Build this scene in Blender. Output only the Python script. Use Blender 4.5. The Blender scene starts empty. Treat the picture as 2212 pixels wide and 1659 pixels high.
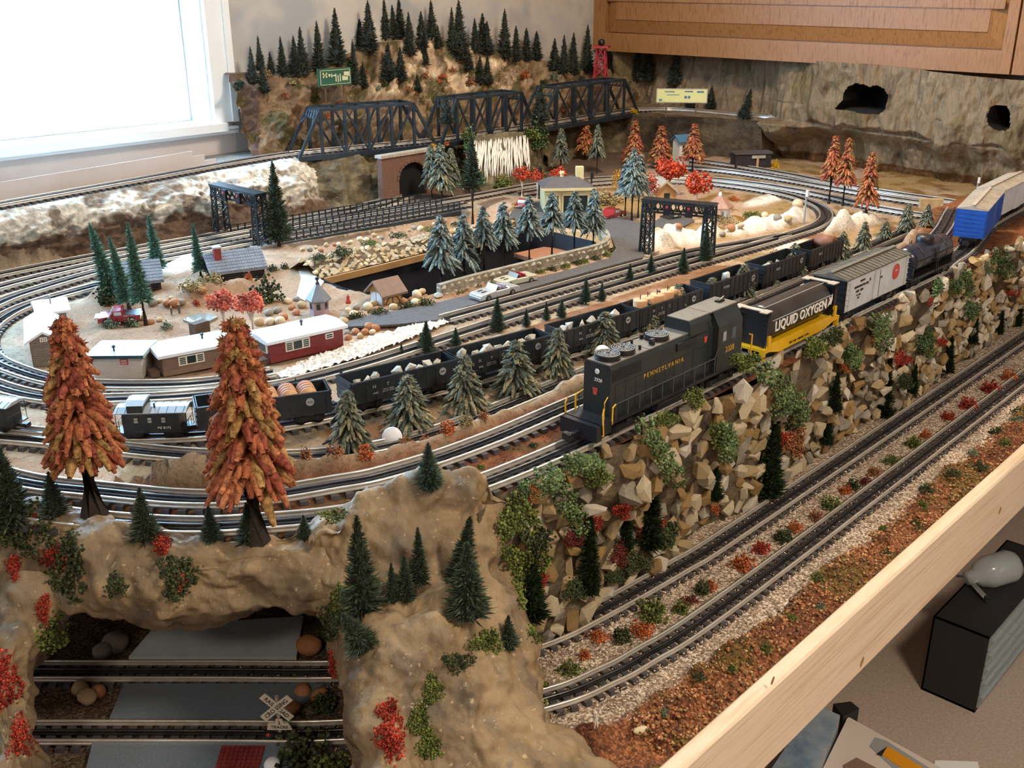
import bpy, bmesh, math, random
import numpy as np
from mathutils import Vector, Matrix, Euler

random.seed(7)
RNG = np.random.default_rng(7)
SC = bpy.context.scene
COL = SC.collection

# ------------------------------------------------------------------ camera
W_PX, H_PX, F_PX = 2212.0, 1659.0, 2250.0
PITCH = math.radians(21.45)
AZ = math.radians(42.87)              # view azimuth measured from +X towards +Y
CAM = np.array([0.0, 0.0, 0.78])      # 0 = lower track shelf of the layout, floor lies 0.75 m below it
cam_data = bpy.data.cameras.new('camera')
cam_data.sensor_width = 36.0
cam_data.lens = 36.0 * F_PX / W_PX
cam_data.clip_start = 0.05
cam_data.clip_end = 60
cam = bpy.data.objects.new('camera', cam_data)
COL.objects.link(cam)
cam.location = CAM
cam.rotation_euler = Euler((math.pi / 2 - PITCH, 0, AZ - math.pi / 2), 'XYZ')
SC.camera = cam

# ------------------------------------------------------------------ world: overcast daylight outside the window
world = bpy.data.worlds.new('daylight')
SC.world = world
world.use_nodes = True
_bg = world.node_tree.nodes['Background']
_bg.inputs['Color'].default_value = (0.40, 0.68, 1.0, 1)
_bg.inputs['Strength'].default_value = 21.0

# ------------------------------------------------------------------ colour management
SC.view_settings.view_transform = 'Standard'
SC.view_settings.look = 'None'
SC.view_settings.gamma = 1.0
SC.view_settings.use_curve_mapping = False
SC.view_settings.exposure = 0.2

# ------------------------------------------------------------------ geometry of the photograph's viewpoint
_fwh = np.array([math.cos(AZ), math.sin(AZ), 0.0])
RIGHT = np.array([math.sin(AZ), -math.cos(AZ), 0.0])
FWD = _fwh * math.cos(PITCH) + np.array([0, 0, -math.sin(PITCH)])
UP = np.cross(RIGHT, FWD)

def _ray(px, py):
    return FWD * F_PX + RIGHT * (px - W_PX / 2) + UP * (H_PX / 2 - py)

def at(px, py, z):
    d = _ray(px, py)
    return CAM + d * ((z - CAM[2]) / d[2])

def at_y(px, py, y):
    d = _ray(px, py)
    return CAM + d * (y / d[1])

def at_x(px, py, x):
    d = _ray(px, py)
    return CAM + d * (x / d[0])

def at_d(px, py, depth):
    return CAM + _ray(px, py) / F_PX * depth

def height_to(base, py):
    """how high above BASE the line of sight through image row PY passes"""
    v = np.asarray(base, float) - CAM
    k = (H_PX / 2 - py) / F_PX
    return float((k * (v @ FWD) - v @ UP) / (UP[2] - k * FWD[2]))

def px_size(p):
    """metres per photograph pixel at point P"""
    return float((np.asarray(p) - CAM) @ FWD) / F_PX

Z0, Z1, Z2, Z3 = 0.0, 0.25, 0.20, 0.33        # rail-top levels: shelf, embankment, village plain, upper line
YW, XCAB, XW = 2.58, 3.22, 3.50               # window wall, cabinet face, wall behind the cliff
FLOOR_Z = -0.75

# ------------------------------------------------------------------ object helpers
def tag(o, label=None, cat=None, group=None, kind=None):
    if label: o['label'] = label
    if cat: o['category'] = cat
    if group: o['group'] = group
    if kind: o['kind'] = kind
    return o

def thing(name, label, cat, loc=(0, 0, 0), rz=0.0, group=None):
    o = bpy.data.objects.new(name, None)
    o.empty_display_size = 0.02
    COL.objects.link(o)
    o.location = Vector([float(c) for c in loc])
    o.rotation_euler = (0, 0, rz)
    return tag(o, label, cat, group)

def copy_tree(o, parent=None):
    c = o.copy()
    COL.objects.link(c)
    c.parent = parent
    for ch in list(o.children):
        copy_tree(ch, c)
    return c

ORD = ['first', 'second', 'third', 'fourth', 'fifth', 'sixth', 'seventh', 'eighth', 'ninth', 'tenth', 'eleventh',
       'twelfth', 'thirteenth', 'fourteenth', 'fifteenth', 'sixteenth', 'seventeenth', 'eighteenth', 'nineteenth',
       'twentieth'] + ['twenty-' + s for s in ('first', 'second', 'third', 'fourth', 'fifth', 'sixth', 'seventh', 'eighth', 'ninth')] \
      + ['thirtieth'] + ['thirty-' + s for s in ('first', 'second', 'third', 'fourth', 'fifth', 'sixth', 'seventh', 'eighth', 'ninth')] \
      + ['fortieth'] + ['forty-' + s for s in ('first', 'second', 'third', 'fourth', 'fifth', 'sixth', 'seventh', 'eighth', 'ninth')]

class MB:
    """collects shapes; build() links them as ONE mesh object"""
    def __init__(self):
        self.v, self.f, self.mi = [], [], []
    def add(self, vs, fs, mi=0):
        n = len(self.v)
        self.v.extend([tuple(float(c) for c in p) for p in vs])
        self.f.extend([tuple(i + n for i in q) for q in fs])
        self.mi.extend([mi] * len(fs))
        return self
    def box(self, c, s, rz=0.0, mi=0, taper=1.0, ry=0.0, rx=0.0):
        hx, hy, hz = s[0] / 2, s[1] / 2, s[2] / 2
        pts = [(-hx, -hy, -hz), (hx, -hy, -hz), (hx, hy, -hz), (-hx, hy, -hz),
               (-hx * taper, -hy * taper, hz), (hx * taper, -hy * taper, hz), (hx * taper, hy * taper, hz), (-hx * taper, hy * taper, hz)]
        m = Euler((rx, ry, rz)).to_matrix()
        pts = [m @ Vector(p) + Vector([float(x) for x in c]) for p in pts]
        return self.add(pts, [(0, 3, 2, 1), (4, 5, 6, 7), (0, 1, 5, 4), (1, 2, 6, 5), (2, 3, 7, 6), (3, 0, 4, 7)], mi)
    def span(self, x0, x1, y0, y1, z0, z1, mi=0):
        return self.box(((x0 + x1) / 2, (y0 + y1) / 2, (z0 + z1) / 2), (x1 - x0, y1 - y0, z1 - z0), mi=mi)
    def bar(self, a, b, w, h=None, mi=0, roll=Vector((0, 0, 1))):
        a, b = Vector([float(x) for x in a]), Vector([float(x) for x in b]); h = h or w
        d = (b - a)
        if d.length < 1e-9: return self
        d.normalize(); s = d.cross(roll)
        if s.length < 1e-4: s = d.cross(Vector((1, 0, 0)))
        s.normalize(); u = s.cross(d)
        s *= w / 2; u *= h / 2
        pts = [a - s - u, a + s - u, a + s + u, a - s + u, b - s - u, b + s - u, b + s + u, b - s + u]
        return self.add(pts, [(0, 1, 2, 3), (7, 6, 5, 4), (0, 4, 5, 1), (1, 5, 6, 2), (2, 6, 7, 3), (3, 7, 4, 0)], mi)
    def tube(self, pts, r, n=8, mi=0, caps=True):
        pts = [Vector([float(x) for x in p]) for p in pts]
        rs = r if hasattr(r, '__len__') else [r] * len(pts)
        vs, fs = [], []
        for i, p in enumerate(pts):
            d = pts[min(i + 1, len(pts) - 1)] - pts[max(i - 1, 0)]
            d.normalize(); s = d.cross(Vector((0, 0, 1)))
            if s.length < 1e-3: s = d.cross(Vector((1, 0, 0)))
            s.normalize(); u = s.cross(d)
            for k in range(n):
                a = 2 * math.pi * k / n
                vs.append(p + (s * math.cos(a) + u * math.sin(a)) * rs[i])
        for i in range(len(pts) - 1):
            for k in range(n):
                fs.append((i * n + k, i * n + (k + 1) % n, (i + 1) * n + (k + 1) % n, (i + 1) * n + k))
        if caps:
            fs.append(tuple(range(n))[::-1]); fs.append(tuple((len(pts) - 1) * n + k for k in range(n)))
        return self.add(vs, fs, mi)
    def lathe(self, prof, n=16, c=(0, 0, 0), mi=0, axis='z'):
        vs, fs = [], []
        for r, z in prof:
            for k in range(n):
                a = 2 * math.pi * k / n
                p = (r * math.cos(a), r * math.sin(a), z)
                if axis == 'x': p = (z, p[0], p[1])
                if axis == 'y': p = (p[0], z, p[1])
                vs.append((p[0] + c[0], p[1] + c[1], p[2] + c[2]))
        for i in range(len(prof) - 1):
            for k in range(n):
                fs.append((i * n + k, i * n + (k + 1) % n, (i + 1) * n + (k + 1) % n, (i + 1) * n + k))
        fs.append(tuple(range(n))[::-1]); fs.append(tuple((len(prof) - 1) * n + k for k in range(n)))
        return self.add(vs, fs, mi)
    def prism(self, poly, a, b, axis='z', mi=0):
        """polygon extruded along AXIS from a to b; poly in the other two axes (x,y | y,z for x | x,z for y)"""
        n = len(poly); vs = []
        for t in (a, b):
            for p, q in poly:
                vs.append((p, q, t) if axis == 'z' else (t, p, q) if axis == 'x' else (p, t, q))
        fs = [tuple(range(n))[::-1], tuple(range(n, 2 * n))] + [(i, (i + 1) % n, n + (i + 1) % n, n + i) for i in range(n)]
        return self.add(vs, fs, mi)
    def build(self, name, mats, parent=None, smooth=False):
        me = bpy.data.meshes.new(name)
        me.from_pydata(self.v, [], self.f)
        mats = mats if isinstance(mats, (list, tuple)) else [mats]
        for m in mats: me.materials.append(m)
        if len(mats) > 1: me.polygons.foreach_set('material_index', self.mi)
        bm = bmesh.new(); bm.from_mesh(me); bmesh.ops.recalc_face_normals(bm, faces=bm.faces); bm.to_mesh(me); bm.free()
        if smooth: me.polygons.foreach_set('use_smooth', [True] * len(me.polygons))
        o = bpy.data.objects.new(name, me)
        COL.objects.link(o)
        o.parent = parent
        return o

def np_mesh(name, v, f, mat, parent=None, smooth=False, col=None):
    """fast mesh from numpy arrays (all faces with the same corner count)"""
    v = np.asarray(v, np.float32); f = np.asarray(f, np.int32)
    me = bpy.data.meshes.new(name)
    me.vertices.add(len(v)); me.vertices.foreach_set('co', v.ravel())
    k = f.shape[1]
    me.loops.add(f.size); me.loops.foreach_set('vertex_index', f.ravel())
    me.polygons.add(len(f))
    me.polygons.foreach_set('loop_start', np.arange(0, f.size, k, dtype=np.int32))
    me.polygons.foreach_set('loop_total', np.full(len(f), k, np.int32))
    if smooth: me.polygons.foreach_set('use_smooth', np.ones(len(f), bool))
    if col is not None:
        a = me.color_attributes.new('Col', 'FLOAT_COLOR', 'POINT')
        c = np.ones((len(v), 4), np.float32); c[:, :3] = col
        a.data.foreach_set('color', c.ravel())
    me.update(calc_edges=True)
    me.validate()
    if isinstance(mat, (list, tuple)):
        for m in mat: me.materials.append(m)
    elif mat: me.materials.append(mat)
    o = bpy.data.objects.new(name, me)
    COL.objects.link(o); o.parent = parent
    return o

def link_mesh(name, me, parent=None, loc=(0, 0, 0), rot=(0, 0, 0), scale=(1, 1, 1)):
    o = bpy.data.objects.new(name, me)
    COL.objects.link(o); o.parent = parent
    o.location = Vector([float(x) for x in loc]); o.rotation_euler = rot
    o.scale = scale if hasattr(scale, '__len__') else (scale,) * 3
    return o

# ------------------------------------------------------------------ value noise (numpy)
_NT = np.random.default_rng(3).random((64, 64, 64)).astype(np.float32)
def vnoise(p):
    p = np.asarray(p, np.float64)
    i = np.floor(p).astype(int); t = p - i; t = t * t * (3 - 2 * t); i &= 63; j = (i + 1) & 63
    x0, y0, z0 = i[..., 0], i[..., 1], i[..., 2]; x1, y1, z1 = j[..., 0], j[..., 1], j[..., 2]
    tx, ty, tz = t[..., 0], t[..., 1], t[..., 2]
    c = lambda a, b, t: a + (b - a) * t
    return c(c(c(_NT[x0, y0, z0], _NT[x1, y0, z0], tx), c(_NT[x0, y1, z0], _NT[x1, y1, z0], tx), ty),
             c(c(_NT[x0, y0, z1], _NT[x1, y0, z1], tx), c(_NT[x0, y1, z1], _NT[x1, y1, z1], tx), ty), tz) * 2 - 1
def fbm(p, octaves=4, gain=0.5):
    p = np.asarray(p, np.float64); s = 0; a = 1.0
    for k in range(octaves):
        s = s + a * vnoise(p + 17.3 * k); p = p * 2.03; a *= gain
    return s
def sstep(a, b, x):
    t = np.clip((x - a) / (b - a), 0, 1); return t * t * (3 - 2 * t)

# ------------------------------------------------------------------ materials
def _lin(c):
    if isinstance(c, str):
        c = tuple(int(c[i:i + 2], 16) / 255 for i in (0, 2, 4))
    return tuple(x / 12.92 if x <= 0.04045 else ((x + 0.055) / 1.055) ** 2.4 for x in c) + (1,)

def M(name, c1, c2=None, scale=60.0, rough=0.6, metal=0.0, bump=0.0, bscale=None, c3=None, vcol=False, detail=4, spec=0.5, stretch=None, alpha=None, emit=None, coat=0.0):
    m = bpy.data.materials.new(name); m.use_nodes = True
    nt = m.node_tree; N, Lk = nt.nodes, nt.links
    b = N['Principled BSDF']
    b.inputs['Roughness'].default_value = rough; b.inputs['Metallic'].default_value = metal
    b.inputs['Specular IOR Level'].default_value = spec
    if coat: b.inputs['Coat Weight'].default_value = coat
    tc = N.new('ShaderNodeTexCoord'); src = tc.outputs['Object']
    if stretch:
        mp = N.new('ShaderNodeMapping'); mp.inputs['Scale'].default_value = stretch
        Lk.new(src, mp.inputs['Vector']); src = mp.outputs['Vector']
    if c2 or vcol:
        no = N.new('ShaderNodeTexNoise'); no.inputs['Scale'].default_value = scale; no.inputs['Detail'].default_value = detail
        no.inputs['Roughness'].default_value = 0.65
        Lk.new(src, no.inputs['Vector'])
        r = N.new('ShaderNodeValToRGB')
        r.color_ramp.elements[0].position = 0.36; r.color_ramp.elements[1].position = 0.64
        r.color_ramp.elements[0].color = _lin(c1); r.color_ramp.elements[1].color = _lin(c2 or c1)
        if c3:
            e = r.color_ramp.elements.new(0.5); e.color = _lin(c2); r.color_ramp.elements[2].color = _lin(c3)
        Lk.new(no.outputs['Fac'], r.inputs['Fac'])
        out = r.outputs['Color']
        if vcol:
            at_ = N.new('ShaderNodeVertexColor'); at_.layer_name = 'Col'
            mx = N.new('ShaderNodeMixRGB'); mx.blend_type = 'MULTIPLY'; mx.inputs['Fac'].default_value = 1
            Lk.new(at_.outputs['Color'], mx.inputs['Color1']); Lk.new(out, mx.inputs['Color2']); out = mx.outputs['Color']
        Lk.new(out, b.inputs['Base Color'])
    else:
        b.inputs['Base Color'].default_value = _lin(c1)
    if bump:
        nb = N.new('ShaderNodeTexNoise'); nb.inputs['Scale'].default_value = bscale or scale; nb.inputs['Detail'].default_value = 5
        Lk.new(src, nb.inputs['Vector'])
        bp = N.new('ShaderNodeBump'); bp.inputs['Strength'].default_value = bump; bp.inputs['Distance'].default_value = 0.004
        Lk.new(nb.outputs['Fac'], bp.inputs['Height']); Lk.new(bp.outputs['Normal'], b.inputs['Normal'])
    if alpha is not None: b.inputs['Alpha'].default_value = alpha
    if emit:
        b.inputs['Emission Color'].default_value = _lin(emit[0]); b.inputs['Emission Strength'].default_value = emit[1]
    return m

def M_grains(name, cols, scale, rough=0.9, bump=0.6, vcol=False):
    """cells of differing colour: ballast, gravel, ground foam"""
    m = bpy.data.materials.new(name); m.use_nodes = True
    nt = m.node_tree; N, Lk = nt.nodes, nt.links
    b = N['Principled BSDF']; b.inputs['Roughness'].default_value = rough
    tc = N.new('ShaderNodeTexCoord')
    vo = N.new('ShaderNodeTexVoronoi'); vo.inputs['Scale'].default_value = scale
    Lk.new(tc.outputs['Object'], vo.inputs['Vector'])
    sp = N.new('ShaderNodeSeparateColor'); Lk.new(vo.outputs['Color'], sp.inputs['Color'])
    r = N.new('ShaderNodeValToRGB'); r.color_ramp.interpolation = 'CONSTANT' if len(cols) > 2 else 'LINEAR'
    el = r.color_ramp.elements
    while len(el) < len(cols): el.new(0.5)
    for i, c in enumerate(cols):
        el[i].position = i / len(cols); el[i].color = _lin(c)
    Lk.new(sp.outputs[0], r.inputs['Fac']); out = r.outputs['Color']
    if vcol:
        at_ = N.new('ShaderNodeVertexColor'); at_.layer_name = 'Col'
        mx = N.new('ShaderNodeMixRGB'); mx.blend_type = 'MULTIPLY'; mx.inputs['Fac'].default_value = 1
        Lk.new(at_.outputs['Color'], mx.inputs['Color1']); Lk.new(out, mx.inputs['Color2']); out = mx.outputs['Color']
    Lk.new(out, b.inputs['Base Color'])
    bp = N.new('ShaderNodeBump'); bp.inputs['Strength'].default_value = bump; bp.inputs['Distance'].default_value = 0.003; bp.invert = True
    Lk.new(vo.outputs['Distance'], bp.inputs['Height']); Lk.new(bp.outputs['Normal'], b.inputs['Normal'])
    return m

# ------------------------------------------------------------------ polylines
def smooth(pts, step=0.012):
    """Catmull-Rom through PTS (2-D), resampled at STEP"""
    p = np.array([q[:2] for q in pts], float)
    p = np.vstack([2 * p[0] - p[1], p, 2 * p[-1] - p[-2]])
    out = []
    for i in range(1, len(p) - 2):
        a, b, c, d = p[i - 1], p[i], p[i + 1], p[i + 2]
        for t in np.linspace(0, 1, 24, endpoint=False):
            out.append(0.5 * ((2 * b) + (c - a) * t + (2 * a - 5 * b + 4 * c - d) * t * t + (3 * b - a - 3 * c + d) * t ** 3))
    out.append(p[-2]); out = np.array(out)
    s = np.r_[0, np.cumsum(np.linalg.norm(np.diff(out, axis=0), axis=1))]
    n = max(2, int(s[-1] / step))
    q = np.linspace(0, s[-1], n + 1)
    return np.c_[np.interp(q, s, out[:, 0]), np.interp(q, s, out[:, 1])]

def normals(c):
    t = np.gradient(c, axis=0); t /= np.linalg.norm(t, axis=1)[:, None] + 1e-12
    return t, np.c_[-t[:, 1], t[:, 0]]

def dist_to(xy, poly):
    """distance of each point to a polyline (dense)"""
    xy = np.asarray(xy); best = np.full(len(xy), 1e9)
    for i in range(0, len(poly)):
        d = (xy[:, 0] - poly[i, 0]) ** 2 + (xy[:, 1] - poly[i, 1]) ** 2
        np.minimum(best, d, out=best)
    return np.sqrt(best)

def in_poly(xy, poly):
    x, y = xy[:, 0], xy[:, 1]; inside = np.zeros(len(xy), bool); n = len(poly)
    for i in range(n):
        (x0, y0), (x1, y1) = poly[i][:2], poly[(i + 1) % n][:2]
        c = ((y0 > y) != (y1 > y)) & (x < (x1 - x0) * (y - y0) / (y1 - y0 + 1e-15) + x0)
        inside ^= c
    return inside

# ================================================================== lamps of the room
def ceiling_lamp(x, y, watts, label):
    t = thing('ceiling_lamp', label, 'ceiling light', (x, y, 1.65))
    MB().lathe([(0.10, 0), (0.20, -0.012), (0.21, -0.03), (0.19, -0.035)], 32).build('fixture_base', MAT['brass'], t, True)
    g = MB().lathe([(0.185, -0.034), (0.16, -0.06), (0.09, -0.082), (0.012, -0.088)], 32).build('glass_shade', MAT['lampglass'], t, True)
    ld = bpy.data.lights.new('ceiling_lamp_bulb', 'AREA'); ld.shape = 'DISK'; ld.size = 0.34; ld.energy = watts
    ld.color = (1.0, 0.84, 0.66)
    lo = bpy.data.objects.new('bulb', ld); COL.objects.link(lo); lo.parent = t; lo.location = (0, 0, -0.10)
    return t

MAT = {}
MAT['brass'] = M('brass', 'B08A45', rough=0.35, metal=1.0)
MAT['lampglass'] = M('lamp_glass', 'FFF6E0', rough=0.4, emit=('FFE2B0', 2.0))
MAT['wallpaint'] = M('beige_wall_paint', 'CDBFB6', 'D3C6BE', scale=6, rough=0.85)
MAT['mural'] = M('cloudy_sky_mural', 'A8A6A2', 'CABFB0', scale=3.4, rough=0.85, c3='B8B5B1', detail=3)
MAT['white_trim'] = M('white_gloss_paint', 'F1F0EC', rough=0.35)
MAT['ceiling'] = M('ceiling_paint', 'EFEBE2', rough=0.9)
MAT['carpet'] = M('beige_carpet', 'B7A493', 'CDBBAA', scale=160, rough=1.0, bump=0.7, bscale=500)
MAT['oak'] = M('honey_oak', '86592F', 'A77442', scale=16, rough=0.42, c3='966538', stretch=(9, 9, 1.0), bump=0.05, bscale=60)
MAT['pine_board'] = M('planed_pine_board', 'D6BE9E', 'E2CDB2', scale=7, rough=0.55, c3='CDB292', stretch=(0.5, 6, 22))
MAT['knot'] = M('pine_knot', '7E5A36', 'A77C50', scale=90, rough=0.6)
MAT['glass'] = None
_g = bpy.data.materials.new('window_glass'); _g.use_nodes = True
_n = _g.node_tree; _n.nodes.clear()
_o = _n.nodes.new('ShaderNodeOutputMaterial'); _t = _n.nodes.new('ShaderNodeBsdfTransparent'); _gl = _n.nodes.new('ShaderNodeBsdfGlossy'); _m = _n.nodes.new('ShaderNodeMixShader')
_gl.inputs['Roughness'].default_value = 0.02; _m.inputs['Fac'].default_value = 0.06
_n.links.new(_t.outputs[0], _m.inputs[1]); _n.links.new(_gl.outputs[0], _m.inputs[2]); _n.links.new(_m.outputs[0], _o.inputs[0])
MAT['glass'] = _g

ceiling_lamp(0.9, -0.55, 26, 'round glass ceiling lamp above the aisle beside the layout')
ceiling_lamp(2.0, 1.25, 25, 'round glass ceiling lamp above the middle of the layout')
ceiling_lamp(-0.9, -0.3, 12, 'round glass ceiling lamp behind the photographer')

# ================================================================== room shell
def struct(name, mb, mat, parent=None):
    o = mb.build(name, mat, parent)
    if parent is None: o['kind'] = 'structure'
    return o

XL, YB, ZC = -2.6, -2.2, 1.66
_p = at_y(428, 228, YW + 0.07); WIN_X1 = float(at_y(449, 200, YW)[0]); WIN_Z0 = float(at_y(300, 283, YW)[2])
WIN_X0, WIN_Z1 = WIN_X1 - 1.5, WIN_Z0 + 1.05
struct('floor', MB().span(XL, XW, YB, YW, FLOOR_Z - 0.05, FLOOR_Z), MAT['carpet'])
struct('ceiling', MB().span(XL, XW, YB, YW, ZC, ZC + 0.05), MAT['ceiling'])
_w = MB()
_w.span(XL, WIN_X0, YW, YW + 0.16, FLOOR_Z, ZC).span(WIN_X0, WIN_X1, YW, YW + 0.16, FLOOR_Z, WIN_Z0 - 0.02).span(WIN_X0, WIN_X1, YW, YW + 0.16, WIN_Z1, ZC)
_w.span(WIN_X1, XW, YW, YW + 0.16, FLOOR_Z, ZC)
struct('wall_left', _w, MAT['wallpaint'])
_cx = float(at_y(500, 200, YW)[0])
struct('wall_mural', MB().span(_cx - 0.005, XW, YW - 0.006, YW + 0.001, 0.1, ZC), MAT['mural'])
struct('wall_far', MB().span(XW, XW + 0.1, YB, YW, FLOOR_Z, ZC), MAT['wallpaint'])
struct('wall_back', MB().span(XL - 0.1, XL, YB, YW, FLOOR_Z, ZC), MAT['wallpaint'])
struct('wall_near', MB().span(XL, XW, YB - 0.1, YB, FLOOR_Z, ZC), MAT['wallpaint'])

# window: jambs, sill, casing, sash, pane
_win = thing('window_1', None, None); _win['kind'] = 'structure'
_m = MB(); x0, x1, z0, z1 = WIN_X0, WIN_X1, WIN_Z0, WIN_Z1
_m.span(x1 - 0.004, x1 + 0.014, YW, YW + 0.15, z0, z1).span(x0 - 0.014, x0 + 0.004, YW, YW + 0.15, z0, z1).span(x0, x1, YW, YW + 0.15, z1 - 0.004, z1 + 0.014)
_m.build('window_jamb', MAT['white_trim'], _win)
MB().span(x0 - 0.03, x1 + 0.035, YW - 0.03, YW + 0.15, z0 - 0.022, z0).build('window_sill', MAT['white_trim'], _win)
_m = MB(); _ap = float(at_y(250, 316, YW)[2])
_m.span(x0 - 0.07, x1 + 0.075, YW - 0.016, YW + 0.0, _ap, z0 - 0.022).span(x0 - 0.07, x1 + 0.072, YW - 0.022, YW + 0.0, _ap + 0.012, _ap + 0.020)
_m.span(x1 + 0.004, x1 + 0.072, YW - 0.018, YW, z0, z1 + 0.07).span(x1 + 0.056, x1 + 0.075, YW - 0.024, YW, z0, z1 + 0.07)
_m.span(x0 - 0.07, x0 - 0.004, YW - 0.018, YW, z0, z1 + 0.07).span(x0, x1, YW - 0.018, YW, z1 + 0.004, z1 + 0.07)
_m.build('window_casing', MAT['white_trim'], _win)
_m = MB(); s = 0.032
_m.span(x1 - s - 0.006, x1 - 0.006, YW + 0.09, YW + 0.12, z0 + s + 0.008, z1 - s).span(x0 + 0.006, x0 + s, YW + 0.09, YW + 0.12, z0 + s + 0.008, z1 - s)
_m.span(x0 + 0.006, x1 - 0.006, YW + 0.09, YW + 0.12, z0 + 0.001, z0 + s + 0.008).span(x0 + 0.006, x1 - 0.006, YW + 0.09, YW + 0.12, z1 - s, z1 - 0.005)
_m.build('window_sash', MAT['white_trim'], _win)
MB().span(x0 + s, x1 - s, YW + 0.104, YW + 0.106, z0 + s, z1 - s).build('window_pane', MAT['glass'], _win)

# oak wall cabinet over the far end
_zb = float(at_x(1650, 130, XCAB)[2]); _zg = float(at_x(1652, 86, XCAB)[2]); _zt = float(at_x(1652, 6, XCAB)[2])
_yl = float(at_x(1278, 60, XCAB)[1]); _yp = float(at_x(1307, 60, XCAB)[1]); _yr = float(at_x(2188, 110, XCAB)[1]); _ye = _yr - 0.5
cab = thing('wall_cabinet', 'honey oak wall cabinet with raised panel doors above the brown cliff', 'cabinet', (XCAB, (_yl + _ye) / 2, _zb))
o = MB().span(0.022, XW - XCAB - 0.002, (_ye - _yl) / 2, (_yl - _ye) / 2, 0.0, ZC - _zb - 0.01).build('body', MAT['oak'], cab)
def cab_door(ya, yb, label=None):
    """raised-panel door between two y values (world), as children of the cabinet"""
    yc = (_yl + _ye) / 2; ya, yb = ya - yc, yb - yc
    h = ZC - _zb - 0.012; rb = _zg - _zb
    st = abs(_yp - _yl)
    d = MB()
    d.span(0, 0.022, ya, yb, 0, rb).span(0, 0.022, ya, yb, h - 0.08, h)
    d.span(0, 0.022, yb - st, yb, rb, h - 0.08).span(0, 0.022, ya, ya + 0.03, rb, h - 0.08)
    d = d.build('cabinet_door', MAT['oak'], cab)
    if label: d['label'] = label
    p = MB(); za, zb = rb, h - 0.08; y0, y1 = ya + 0.03, yb - st
    e = 0.003; bw = 0.045
    vs = [(0.017, y0 + e, za + e), (0.017, y1 - e, za + e), (0.017, y1 - e, zb - e), (0.017, y0 + e, zb - e),
          (0.004, y0 + bw, za + bw), (0.004, y1 - bw, za + bw), (0.004, y1 - bw, zb - bw), (0.004, y0 + bw, zb - bw),
          (0.001, y0 + bw + 0.003, za + bw + 0.003), (0.001, y1 - bw - .003, za + bw + .003), (0.001, y1 - bw - .003, zb - bw - .003), (0.001, y0 + bw + .003, zb - bw - .003)]
    p.add(vs, [(0, 1, 5, 4), (1, 2, 6, 5), (2, 3, 7, 6), (3, 0, 4, 7), (4, 5, 9, 8), (5, 6, 10, 9), (6, 7, 11, 10), (7, 4, 8, 11), (8, 9, 10, 11), (3, 2, 1, 0)])
    p.build('raised_panel', MAT['oak'], d)
    q = MB(); zz = _zt - _zb
    q.span(-0.004, 0.003, y0 + 0.01, y1 - 0.01, zz - 0.004, zz + 0.02).build('moulding', MAT['oak'], d)
cab_door(_yr, _yl - 0.002)
cab_door(_ye + 0.002, _yr - 0.006)

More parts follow.
